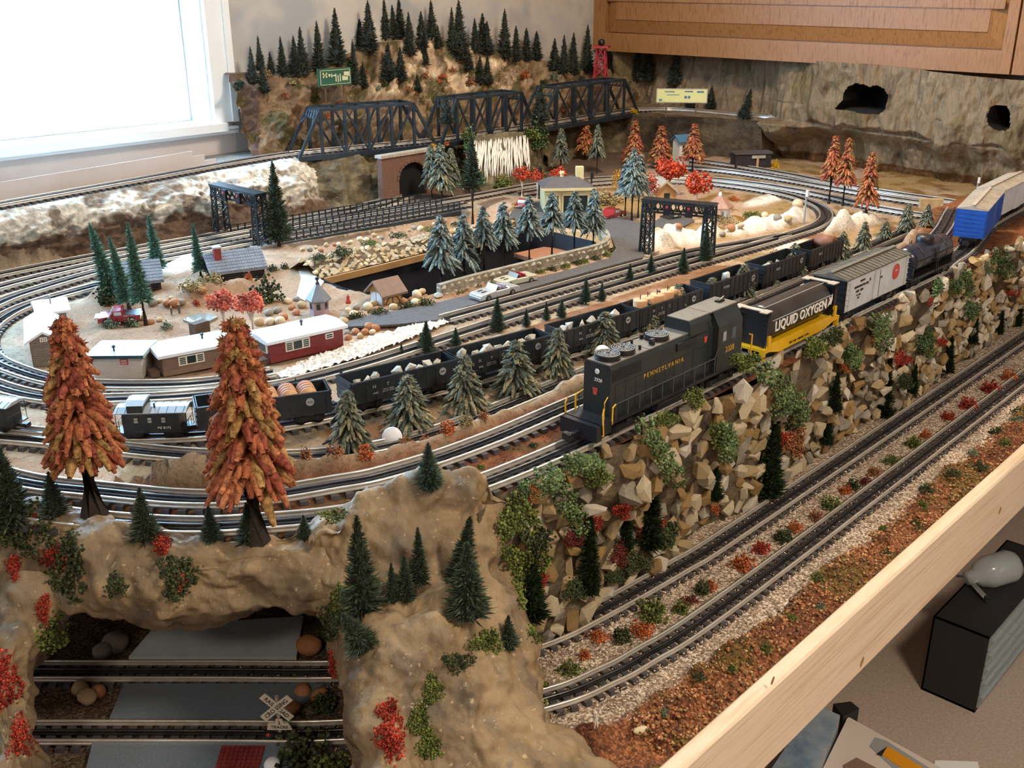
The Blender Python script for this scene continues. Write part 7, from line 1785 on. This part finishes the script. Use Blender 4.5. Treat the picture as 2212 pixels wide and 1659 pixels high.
def billboard(label, a, b, c, y, face, marks, ang, post=True):
    p = at_y(*a, y); q_ = at_y(*b, y); W_ = float(np.linalg.norm(q_ - p)); H_ = height_to(p, c); t = thing('billboard', label, 'billboard', p, ang)
    MB().span(-.003, W_ + .003, -.002, .004, -.003, H_ + .003).build('frame', MAT['boardgreen'] if face is MAT['boardgreen'] else MAT['roofpale'], t); pn = MB().span(0, W_, -.0032, -.002, 0, H_).build('poster', face, t)
    for x in (.2, .8): MB().span(W_ * x - .002, W_ * x + .002, .002, .005, -.05, H_ * .8).build('post', MAT['wood'], t)
    for (x0, x1, z0, z1_, m) in marks: MB().span(W_ * x0, W_ * x1, -.0038, -.0030, H_ * z0, H_ * z1_).build('print_mark', m, pn)
    return t
e = MAT['boardcream']
billboard('green billboard with cream lettering on the mountain', (690, 186), (757, 182), 152, 2.452, MAT['boardgreen'], [(.02, .98, .03, .06, e), (.02, .98, .94, .97, e), (.02, .035, .03, .97, e), (.965, .98, .03, .97, e), (.10, .14, .5, .82, e), (.10, .24, .62, .68, e), (.2, .24, .5, .82, e), (.28, .34, .56, .72, e), (.37, .40, .5, .72, e), (.42, .5, .56, .64, e), (.50, .53, .2, .7, e), (.57, .60, .15, .6, e), (.64, .67, .2, .7, e), (.72, .9, .25, .55, e), (.78, .95, .5, .8, e)], 0.0)
b_ = MAT['blueprint']; billboard('yellow billboard standing on the cliff ledge', (1419, 220), (1478, 221), 193, 2.10, MAT['boardyellow'], [(.15, .35, .78, .86, b_), (.55, .72, .80, .9, b_), (.8, .94, .76, .9, b_), (.04, .10, .08, .25, b_), (.55, .60, .3, .5, b_), (.62, .67, .3, .5, b_), (.2, .45, .55, .6, MAT['moss_print'] if 'moss_print' in MAT else b_)], -0.9)
# ---- round-crowned autumn trees
def maple(x, yb, yc, w, h, kind, label, group='autumn maples', bark='palebark', n=3, base=None):
    b = g2(x, yb) if base is None else base; t = thing('maple_tree', label, 'tree', b, random.random() * 6, group); zc = height_to(b, yc); R = w * px_size(b) / 2; q = MB(); hh = h * px_size(b) / 2
    q.tube([(0, 0, -.004), (.002, 0, zc * .5), (0, 0, zc)], [.0035, .0028, .0015], 7)
    for k in range(7):
        a = k * .9; q.tube([(0, 0, zc * .45 + k * .003), (R * .6 * math.cos(a), R * .6 * math.sin(a), zc + hh * .3)], [.0016, .0006], 5)
    q.build('trunk', MAT[bark], t)
    g = _cg; nn_c = 420; d = g.normal(size=(nn_c, 3)); d /= np.linalg.norm(d, axis=1)[:, None]; d *= (g.random(nn_c) ** .3)[:, None]
    lob = 1 + .22 * np.sin(3 * np.arctan2(d[:, 1], d[:, 0]) + x); P = d * np.array([R, R, hh]) * lob[:, None]; P[:, 2] = np.where(P[:, 2] < 0, P[:, 2] * .75, P[:, 2])
    link_mesh('foliage', crumb_mesh(P, R * .125, kind, 'leaves'), t, (0, 0, zc))
for k, (x, yb, yc, w, h, kd) in enumerate([(1127, 425, 377, 36, 34, 'maple'), (1160, 428, 380, 28, 32, 'maple'), (1208, 420, 376, 36, 28, 'maple'), (1445, 425, 366, 64, 46, 'maple'), (1503, 452, 398, 56, 52, 'maple'), (1405, 440, 400, 30, 50, 'maple'), (1335, 430, 392, 26, 50, 'gold'), (1355, 360, 340, 26, 40, 'maple')]):
    maple(x, yb, yc, w, h, kd, f'{"golden" if kd == "gold" else "red"} autumn maple around the depot and cottage, {ORD[k]} from the waterfall')
maple(488, 722, 652, 62, 46, 'coral', 'coral red maple with pale twigs behind the tall orange pine, window side'); maple(548, 735, 655, 66, 48, 'coral', 'coral red maple with pale twigs next to the dark green bush')
# ---- bushes, boulders, people of the village
VB = [('dark', 575, 650, 66, 56, 'large dark green bush in front of the slate-roofed cabin'), ('dark', 512, 596 - 4, 30, 14, 'low dark bush against the cabin wall'), ('orange', 538, 612, 18, 16, 'bright orange shrub by the cabin corner'), ('sage', 240, 708, 34, 22, 'round sage bush in front of the pickup'), ('sage', 285, 703, 34, 26, 'pointed sage bush beside the pickup bed'),
      ('dark', 232, 655, 50, 44, 'dark juniper behind the pickup bonnet'), ('sage', 360, 710, 24, 20, 'small sage bush near the pond'), ('dark', 615, 580, 18, 14, 'little round green bush on the sand'), ('dark', 590, 584, 26, 14, 'flat green bush beside the round one'), ('tan', 460, 640, 60, 26, 'dry grass hummock behind the coral maples'), ('tan', 420, 655, 60, 20, 'tan undergrowth above the pond'),
      ('red', 425, 660, 16, 14, 'red shrub among the pond rocks'), ('dark', 770, 690, 40, 16, 'green hedge under the seated figure rocks'), ('dark', 820, 682, 50, 18, 'green hedge along the road below the shed'), ('dark', 880, 668, 50, 18, 'green hedge beside the shed corner'), ('dark', 920, 660, 40, 18, 'green hedge next to the parapet end'), ('tan', 1310, 440, 70, 30, 'golden dry bush behind the red sedan'),
      ('rust', 730, 380, 70, 60, 'maroon brush heap in the shade under the bridge start'), ('maroon', 770, 400, 60, 40, 'dark red brush beside the tunnel portal'), ('dark', 740, 430, 70, 30, 'dark scrub below the white outcrop'), ('yellow', 662, 330, 14, 14, 'yellow tuft at the bridge abutment'), ('orange', 672, 344, 16, 16, 'orange tuft at the bridge abutment'), ('yellow', 935, 300, 14, 10, 'yellow tuft over the tunnel portal'), ('orange', 965, 300, 12, 10, 'orange tuft over the tunnel portal'),
      ('yellow', 1675, 362, 16, 18, 'bright yellow shrub beside the dark shack'), ('orange', 1585, 432, 26, 10, 'rust red shrub on the white slope'), ('tan', 1560, 480, 60, 16, 'dry grass patch beside the gazebo'), ('moss', 1625, 470, 50, 14, 'green grass patch beside the gazebo'), ('yellow', 1370, 250, 18, 12, 'yellow tuft below the ledge end'), ('dark', 60, 625, 30, 10, 'low green tuft between the rear curves')]
BK_V = BK.reshape(-1, 3); BK_UV = np.c_[W_PX / 2 + F_PX * ((BK_V - CAM) @ RIGHT) / ((BK_V - CAM) @ FWD), H_PX / 2 - F_PX * ((BK_V - CAM) @ UP) / ((BK_V - CAM) @ FWD)]
def veg_pt(x, y, lab):
    if 'abutment' in lab: return BK_V[int(np.argmin(np.hypot(BK_UV[:, 0] - x, BK_UV[:, 1] - y)))]
    if 'over the tunnel' in lab: return np.array([at_y(x, y, 2.235)[0], 2.236, pt_top + .007])
    if 'ledge end' in lab: return np.array([3.10, 2.28, Z3 - .0125])
    return g2(x, y)
for kind, x, y, w, h, lab in VB: clump(kind, veg_pt(x, y, lab), w, h, lab)
rb = random.Random(9)
for grp, lab, pts in (('pond rocks', 'rounded rock bordering the pond', [(310, 690), (325, 700), (345, 695), (330, 660), (345, 655), (360, 662), (378, 668), (395, 660), (410, 655), (440, 655), (372, 650), (390, 645)]),
                      ('pavilion rocks', 'smooth boulder in the pile beside the pavilion', [(582, 680), (600, 675), (612, 690), (630, 668), (622, 655), (640, 650), (652, 665), (606, 700), (585, 700), (560, 700), (640, 680)]),
                      ('shed rocks', 'pale boulder in the row in front of the timbered shed', [(745, 690), (752, 675), (770, 668), (765, 685), (795, 668), (808, 660), (815, 672), (850, 668), (872, 655), (890, 652), (900, 642), (912, 635), (898, 662), (742, 700)]),
                      ('gravel rocks', 'round stone where the gravel meets the road', [(750, 722), (752, 735), (768, 722), (778, 730), (790, 722), (798, 712), (805, 722), (812, 714), (760, 745)]),
                      ('white bank rocks', 'tan rock embedded in the white outcrop', [(1420, 505), (1445, 500), (1465, 520), (1480, 505), (1560, 512), (1580, 500), (1600, 492), (1650, 485), (1680, 475), (1720, 470), (1700, 490)])):
    for k, (x, y) in enumerate(pts): boulder(x, y, rb.uniform(15, 26), f'{lab}, {ORD[k]} of {grp}', grp)
def figure(label, px, py, h_px, cloth, pose='stand', z=None):
    p = g2(px, py) if z is None else z; h = h_px * px_size(p); t = thing('person', label, 'person', p, 2.6); s = h
    if pose == 'stand': prof = [(.05, 0), (.075, .03), (.085, .25), (.10, .48), (.085, .60), (.12, .70), (.125, .80), (.06, .84), (.045, .86), (.07, .90), (.07, .96), (.02, 1.0)]
    else: prof = [(.26, 0), (.28, .12), (.22, .3), (.14, .42), (.15, .6), (.17, .70), (.07, .76), (.055, .78), (.10, .86), (.10, .94), (.03, 1.0)]
    b = MB().lathe([(r * s, z_ * s) for r, z_ in prof], 12); fs = b.mi
    for i, f in enumerate(b.f):
        zm = sum(b.v[j][2] for j in f) / len(f); b.mi[i] = 1 if zm > .80 * s else 0
    b.build('body', [cloth, MAT['skin']], t, True); q = MB()
    for sg in (-1, 1): q.tube([(0, sg * .11 * s, .76 * s), (.03 * s, sg * .16 * s, .58 * s), (.08 * s, sg * .12 * s, .44 * s)], [.04 * s, .035 * s, .025 * s], 6)
    q.build('arms', cloth, t)
figure('figurine in a red dress sitting on the rocks beside the road', 753, 668, 22, MAT['cloth_red'], 'sit', z=g2(753, 668) + np.array([0, 0, .012])); figure('grey figurine standing at the pond edge', 388, 676, 26, MAT['cloth_grey']); figure('small dark figurine fishing beside the grey one', 371, 680, 20, MAT['cloth_grey'])
figure('tiny figurine behind the red gas pump by the depot', 1098, 468, 18, MAT['cloth_red'])
# white disc leaning on the ridge and white dome behind the locomotive
p = on_ground(848, 962, Z2); o = MB().lathe([(.001, -.003), (.0125, -.0028), (.0135, -.001), (.0135, .001), (.0125, .0028), (.001, .003)], 36, axis='y').build('white_disc', MAT['egg'], None, True)
o.location = p + np.array([0, 0, .0125]); o.rotation_euler = (-.35, 0, -.82); tag(o, 'white plastic disc leaning at the foot of the valley pines', 'disc')
p = on_ground(1300, 790, Z2); o = link_mesh('white_ball', BOULD[0], None, (0, 0, 0)); bpy.data.objects.remove(o)
o = MB().lathe([(.013 * math.sin(math.pi * k / 14) + .0002, -.013 * math.cos(math.pi * k / 14)) for k in range(15)], 24).build('white_ball', MAT['egg'], None, True); o.location = p + np.array([0, 0, .022]); tag(o, 'white ball peeping over the locomotive hood', 'ball')
# semaphore posts
for x, yb, yt, lab in ((1736, 484, 410, 'white signal post inside the far loop'), (2108, 425, 385, 'grey signal post behind the white boxcar'), (1165, 430, 360, 'black lamp post beside the depot'), (1277, 415, 375, 'black lamp post behind the depot chimney')):
    b = g2(x, yb); h = height_to(b, yt); t = thing('signal_post', lab, 'signal', b); MB().tube([(0, 0, 0), (0, 0, h)], [.0028, .0022], 8).build('post', MAT['greyprint'] if 'black' not in lab else MAT['gantry'], t); MB().box((0, -.002, h * .9), (.008, .006, .016)).build('signal_head', MAT['white'] if 'white' in lab else MAT['black'], t)
# tan block retaining piece at the far right
p = g2(2010, 450); o = MB().box((0, 0, .012), (.06, .02, .028)).build('stone_block', STONE2[0]); o.location = p; o.rotation_euler = (0, 0, -.9); tag(o, 'tan block retaining stone beside the far tracks', 'stone')
# low scrub in the valley
VS = []
for k in range(40):
    u = 700 + k * 28 + rb.uniform(-10, 10); y = 960 - (u - 700) * .395 + rb.uniform(-22, 16) + (40 if u < 760 else 0)
    kd = rb.choice(['rust', 'tan', 'moss', 'tan', 'orange']); clump(kd, g2(u, y), rb.uniform(18, 34), rb.uniform(12, 24), f'dry {dict(rust="rust", tan="tan", moss="olive", orange="orange")[kd]} scrub between the valley pines, {ORD[k]} from the white disc', name='shrub', cat='shrub', group='scrub between the valley pines')

MB_ = []
for k in range(44):
    u = 570 + k * 17 + rb.uniform(-12, 12); v = rb.uniform(150, 260) if u < 900 else rb.uniform(150, 240); p = on_mountain(u, v)
    kd = rb.choice(['tan', 'rust', 'dark', 'tan', 'sage', 'orange', 'rust']); clump(kd, p, rb.uniform(14, 30), rb.uniform(8, 18), f'dry {dict(tan="tan", rust="rust", dark="dark green", sage="grey-green", orange="orange")[kd]} brush on the mountain slope, {ORD[k]} counted from the window', name='shrub', cat='shrub', group='brush on the mountain slope', deep=.7)

# ================================================================== road under the arch
MAT.update({'panel': M('grey_road_panel', '6A747E', '7A848E', scale=300, rough=.32), 'paleboard': M('pale_grey_board', 'BCC6CC', 'C8D2D8', scale=30, rough=.35), 'signwhite': M('crossbuck_white', 'D8CDB8', rough=.6),  # panel and board greys lightened in place of daylight from behind the arch
            'clear': None, 'plasticblack': M('black_cabinet_plastic', '1E1F20', '262728', scale=200, rough=.6), 'tray': M('white_vacuum_tray', 'D8CCC0', rough=.4), 'orange_sticker': M('orange_sticker', 'E0961A', rough=.5), 'bluebag': M('blue_print_box', '5A7A98', 'A8B4BC', scale=9, rough=.4), 'drawer': M('clear_drawer_plastic', 'B8C8CC', rough=.12, alpha=.45), 'jar': M('frosted_jar', 'C4CCCC', rough=.15, alpha=.55)})
flat_px('road_panel_far', [(335, 1352), (655, 1330), (640, 1418), (278, 1418)], -.0035, MAT['paleboard'], thick=.008)
flat_px('road_panel_middle', [(268, 1476), (700, 1476), (600, 1552), (236, 1552)], -.0030, MAT['panel'], thick=.008)
flat_px('road_panel_near', [(200, 1603), (640, 1603), (620, 1720), (170, 1720)], -.0030, MAT['panel'], thick=.008)
t = thing('brick_path', 'small red brick path patch on the near road panel', 'path', (0, 0, 0)); rr = random.Random(2)
for i in range(9):
    for j in range(8):
        u0, v0 = 478 + i * 10.5 - j * 2.2, 1615 + j * 8; p = at(u0, v0, -.0022); q = at(u0 + 9.3, v0, -.0022); o = MB().bar(p, q, .0042, .0022).build('brick', MAT['redbrick'], t)
p = at(606, 1606, -.008); s = px_size(p)
cb = thing('railroad_crossing_sign', 'white crossbuck sign reading RAILROAD CROSSING beside the dark road', 'sign', p, AZ - math.pi / 2); hc = height_to(p, 1527)
MB().tube([(0, .003, 0), (0, .003, hc + .012)], .0022, 8).build('post', MAT['roofpale'], cb)
for k, (ang, a_, b_) in enumerate(((-math.radians(46), 'RAIL', 'ROAD'), (math.radians(42), 'CRO', 'SSING'))):
    arm = MB().span(-.021, .021, -.0008, .0004, -.0045, .0045).build('arm', MAT['signwhite'], cb); arm.location = (0, -.0004 - k * .0016, hc); arm.rotation_euler = (0, -ang, 0)
    text(a_ + ' ' + b_, .0072, (0, -.0012, 0), NEAR, MAT['black'], arm, 'arm_lettering', depth=.0002, xs=.92)
pl_ = MB().prism([(-.014, -.008), (.014, -.008), (.010, .001), (.004, .001), (.004, .006), (-.004, .006), (-.004, .001), (-.012, .001)], -.0012, .0002, 'y').build('track_count_plate', MAT['signwhite'], cb); pl_.location = (.001, 0, hc - .022)
text('2', .006, (0, -.0016, .002), NEAR, MAT['black'], pl_, 'plate_lettering', depth=.0002); text('TRACKS', .0050, (0, -.0016, -.004), NEAR, MAT['black'], pl_, 'plate_lettering', depth=.0002)
m = MB(); m.bar((-.012, 0, hc - .036), (.012, 0, hc - .036), .003, .002); m.build('lamp_bar', MAT['black'], cb)
for sx in (-1, 1):
    l_ = MB().lathe([(.0012, .001), (.006, .0008), (.006, -.0008)], 16, axis='y').build('lamp_disc', MAT['black'], cb); l_.location = (sx * .012, -.001, hc - .036); MB().lathe([(.0026, -.0016), (.0010, -.003)], 12, axis='y').build('lamp_lens', MAT['redsteel'], l_)
clump('dark', at(655, 1650, -.011), 140, 80, 'large olive bush under the crossbuck sign'); clump('dark', at(700, 1530, -.011), 60, 40, 'dark bush in the shade behind the crossbuck')
FOAM_G = [('moss', 715, 1690, 110, 70, 'olive bush cut off at the lower frame edge')]
for kd, x, y, w, h, lab in FOAM_G: clump(kd, at(x, y, -.011), w, h, lab)
for k, (x, y, w) in enumerate([(655, 1505, 44), (632, 1540, 40), (690, 1510, 40), (190, 1515, 44), (215, 1500, 34), (175, 1495, 40), (250, 1400, 60), (225, 1415, 50), (668, 1405, 60)]):
    p = at(x, y, -.011); boulder(x, y, w, f'rock lying by the road under the arch, {ORD[k]} listed around the crossbuck', 'rocks under the arch', z=p)
p = at(590, 1668, -.011); o = MB().lathe([(.006, 0), (.009, .004), (.009, .012), (.006, .016), (.001, .017)], 20).build('white_bollard', MAT['egg'], None, True); o.location = p; tag(o, 'small white bollard at the lower frame edge near the brick path', 'bollard')
# pebbles of ballast beside the lower tracks and foam crumbs of the orange scrub: too many to count
def crumbs(name, label, n, pos, size, cols, seed, cat='ground cover'):
    g = np.random.default_rng(seed); P = pos(g, n); pal = np.array([rgb(c) for c in cols]); oc = np.array([(1, 0, 0), (-1, 0, 0), (0, 1, 0), (0, -1, 0), (0, 0, 1), (0, 0, -1)], float); of = np.array([(0, 2, 4), (2, 1, 4), (1, 3, 4), (3, 0, 4), (2, 0, 5), (1, 2, 5), (3, 1, 5), (0, 3, 5)])
    n = len(P); S_ = g.uniform(*size, n); V = (oc[None] * g.uniform(.5, 1.1, (n, 6, 1)) * S_[:, None, None]); a = g.random(n) * 6.28; ca, sa = np.cos(a)[:, None], np.sin(a)[:, None]; V = np.stack([V[..., 0] * ca - V[..., 1] * sa, V[..., 0] * sa + V[..., 1] * ca, V[..., 2] * .8], -1) + P[:, None]
    F = (of[None] + (np.arange(n) * 6)[:, None, None]).reshape(-1, 3); c = pal[g.integers(0, len(pal), n)] * g.uniform(.75, 1.2, (n, 1)); o = np_mesh(name, V.reshape(-1, 3), F, MAT['needle'], col=np.repeat(c, 6, 0)); return tag(o, label, cat, kind='stuff')
def pos_scrub(g, n):
    x = .78 + 1.9 * g.random(n) ** 1.3; y = g.uniform(.477, .548, n); return np.array([(a, b, shelf_z(a, b) + .001) for a, b in zip(x, y)])
crumbs('orange_ground_foam', 'orange and brown ground foam between the near track and the board', 5200, pos_scrub, (.0012, .0042), ('96603C', 'A87048', '7E5236', '8E6E4A', '746046', 'B08A62'), 1)
def pos_bal(g, n):
    x = .80 + 1.6 * g.random(n) ** 1.4; y = g.uniform(.535, .735, n)
    E_ = []
    for k_ in ('t1', 't2'):
        c = LINE[k_]; c = c[(c[:, 0] > .5) & (c[:, 0] < 2.6)]; i = g.integers(0, len(c), n); o_ = g.uniform(-.026, .026, n); t_, m_ = normals(c); q_ = c[i] + m_[i] * o_[:, None] + t_[i] * g.uniform(-.006, .006, n)[:, None]
        E_.append(np.c_[q_, np.full(n, -.0078)][np.abs(np.abs(o_) - GAUGE / 2) > .003])
    P = np.c_[x, y]; d = np.minimum(dist_to(P, LINE['t1'][::3]), dist_to(P, LINE['t2'][::3])); P = P[d > .027]; return np.vstack([np.array([(a, b, shelf_z(a, b) + .0006) for a, b in P])] + E_)
crumbs('ballast_stones', 'loose pale ballast grains around the two front tracks', 9000, pos_bal, (.0008, .0020), ('D8C4AC', 'BCA68E', '9A8672', 'E6D8C4', '7E6E5E'), 2)
def pos_emb(g, n):
    x = .62 + 1.5 * g.random(n); y = np.array([g.uniform(yline('L1', np.array([a]))[0] - .03, yline('L2', np.array([a]))[0] + .04) for a in x]); P = np.c_[x, y]; d = np.minimum(dist_to(P, LINE['L1'][::3]), dist_to(P, LINE['L2'][::3])); P = P[d > .026]; return np.array([(a, b, gz(a, b) + .0006) for a, b in P])
crumbs('embankment_soil', 'reddish brown soil crumbs between the embankment tracks', 5000, pos_emb, (.0007, .0018), ('7A4830', '8E5A40', '5E3824', 'A06A4C'), 3)
rk = random.Random(21)
for k in range(26):
    x = .84 + k * .062 + rk.uniform(-.015, .015); y = rk.uniform(.500, .546); p = np.array([x, y, shelf_z(x, y)]); clump(rk.choice(['moss', 'dark', 'sage', 'moss']), p, rk.uniform(22, 44), rk.uniform(12, 22), f'green tuft in the orange scrub along the pine board, {ORD[k]} from the rock spur', name='shrub', cat='shrub', group='tufts along the pine board')
for k in range(16):
    i = k; x = .70 + k * .085; p = np.array([x, float(yline('L1', np.array([x]))[0]) + .042, 0]); p[2] = gz(p[0], p[1]); clump(['sage', 'moss', 'dark'][k % 3], p, rk.uniform(14, 26), rk.uniform(10, 18), f'little green tuft between the embankment tracks, {ORD[k]} from the rock shoulder', name='shrub', cat='shrub', group='tufts between the embankment tracks')
for k in range(12):
    x = .55 + k * .03; p = np.array([x, float(yline('L2', np.array([x]))[0]) + .055 + rk.uniform(-.006, .012), 0]); p[2] = gz(p[0], p[1]) - .004; clump(['rust', 'orange', 'tan', 'rust'][k % 4], p, rk.uniform(24, 44), rk.uniform(20, 36), f'rusty dry bush on the hummock behind the curve, {ORD[k]} from the first orange pine', name='shrub', cat='shrub', group='bushes behind the curve')
# two white sticks and a boulder mesh for the pale figure lying in the scrub
t = thing('white_stakes', 'pair of white wooden stakes standing in the orange scrub', 'stake', g0(1290, 1590)); MB().tube([(0, 0, 0), (-.003, 0, .022)], .0011, 6).build('stake', MAT['white_trim'], t); MB().tube([(-.004, .001, 0), (-.003, 0, .020)], .0008, 6).build('stake', MAT['winframe'], t)
o = link_mesh('pale_miniature', BOULD[2], None, g0(1388, 1585) + np.array([0, 0, .004]), (0, 0, -.6), (.022, .011, .009)); tag(o, 'pinkish white elongated pebble in the orange scrub', 'miniature')

# ================================================================== under the table edge, on the carpet
A_, B_ = at(1988, 1490, FLOOR_Z), at(2105, 1540, FLOOR_Z); H_ = height_to(B_, 1378); dy = A_[1] - B_[1]
oc = thing('parts_cabinet', 'black parts organizer with rows of small clear drawers on the carpet', 'organizer', (B_[0], B_[1], FLOOR_Z)); Wd = .46
MB().span(0, .004, 0, dy, 0, H_).span(Wd - .004, Wd, 0, dy, 0, H_).span(0, Wd, 0, dy, H_ - .004, H_).span(0, Wd, 0, dy, 0, .006).span(0, Wd, dy - .004, dy, 0, H_).build('case', MAT['plasticblack'], oc)
nr, nc = 5, 8
for i in range(nr):
    MB().span(.004, Wd - .004, .002, dy - .004, .006 + i * (H_ - .01) / nr, .0085 + i * (H_ - .01) / nr).build('shelf', MAT['plasticblack'], oc)
    for j in range(nc):
        x0, x1 = .006 + j * (Wd - .012) / nc + .001, .006 + (j + 1) * (Wd - .012) / nc - .001; z0, z1_ = .010 + i * (H_ - .01) / nr, .004 + (i + 1) * (H_ - .01) / nr
        d = MB().span(x0, x1, -.003, .001, z0, z1_).build('drawer', MAT['drawer'], oc); MB().span(x0, x1, -.010, -.003, z1_ - .005, z1_ - .002).build('pull', MAT['drawer'], d)
zt_ = FLOOR_Z + H_
p = at(2150, 1238, zt_ + .03); t = thing('spray_jar', 'frosted plastic jar lying on the black organizer', 'jar', p, -.5)
MB().lathe([(.004, -.055), (.030, -.050), (.038, -.035), (.038, .02), (.028, .045), (.016, .055), (.016, .075), (.001, .076)], 28, axis='x').build('jar_body', MAT['jar'], t, True); t.rotation_euler = (0, .2, 2.5); t.location.z = zt_ + .039
p = at(2110, 1270, zt_ + .012); t = thing('metal_bracket', 'bent grey metal bracket lying beside the frosted jar', 'bracket', (p[0], p[1], zt_ + .004), .9); MB().bar((-.04, 0, .004), (.04, 0, .010), .014, .003).build('strip', MAT['chrome'], t); MB().bar((.04, 0, .010), (.06, .014, .004), .012, .003).build('bent_end', MAT['chrome'], t); MB().lathe([(.006, 0), (.006, .01)], 12, (-.04, 0, 0)).build('pivot', MAT['plasticblack'], t)
# white tool tray with orange sticker, blue box beside it
zb = -.62
def slab(name, label, cat, pts, z, h, mat):
    P = [at(x, y, z) for x, y in pts]; m = MB(); m.prism([(p[0], p[1]) for p in P], z - h, z); return tag(m.build(name, mat), label, cat)
tr_ = thing('tool_tray', 'white moulded plastic tool tray at the lower edge below the board', 'tray', (0, 0, 0))
def slab_part(name, pts, z, h, mat, par):
    P = [at(x, y, z) for x, y in pts]; return MB().prism([(p[0], p[1]) for p in P], z - h, z).build(name, mat, par)
slab_part('tray_body', [(1832, 1548), (2035, 1660), (1990, 1760), (1700, 1760), (1775, 1665)], zb, FLOOR_Z * -1 + zb, MAT['tray'], tr_)
slab_part('recess', [(1890, 1592), (1915, 1600), (2010, 1660), (1990, 1680), (1940, 1670), (1878, 1612)], zb + .001, .001, MAT['greyprint'], tr_)
st_ = slab_part('sticker', [(1918, 1612), (2004, 1664), (1990, 1684), (1905, 1630)], zb + .003, .002, MAT['orange_sticker'], tr_); slab_part('sticker_stripe', [(1902, 1622), (1916, 1613), (1905, 1632), (1894, 1628)], zb + .0035, .002, MAT['plasticblack'], tr_)
slab_part('tool_handle', [(1822, 1652), (1850, 1636), (1900, 1662), (1890, 1690), (1830, 1690)], zb + .004, .004, MAT['brownroof'], tr_)
slab('printed_box', 'blue and grey printed cardboard box beside the white tray', 'box', [(1780, 1530), (1815, 1545), (1765, 1668), (1690, 1740), (1640, 1700), (1700, 1610)], zb + .03, zb + .03 - FLOOR_Z, MAT['bluebag'])
slab('black_grate', 'small black plastic grate behind the printed box', 'grate', [(1800, 1520), (1838, 1515), (1856, 1530), (1822, 1548)], zb + .01, zb + .01 - FLOOR_Z, MAT['plasticblack'])
slab('white_card', 'white card lying on the carpet at the lower frame edge', 'card', [(2020, 1642), (2112, 1645), (2122, 1690), (2010, 1690)], FLOOR_Z + .004, .004, MAT['white_trim'])
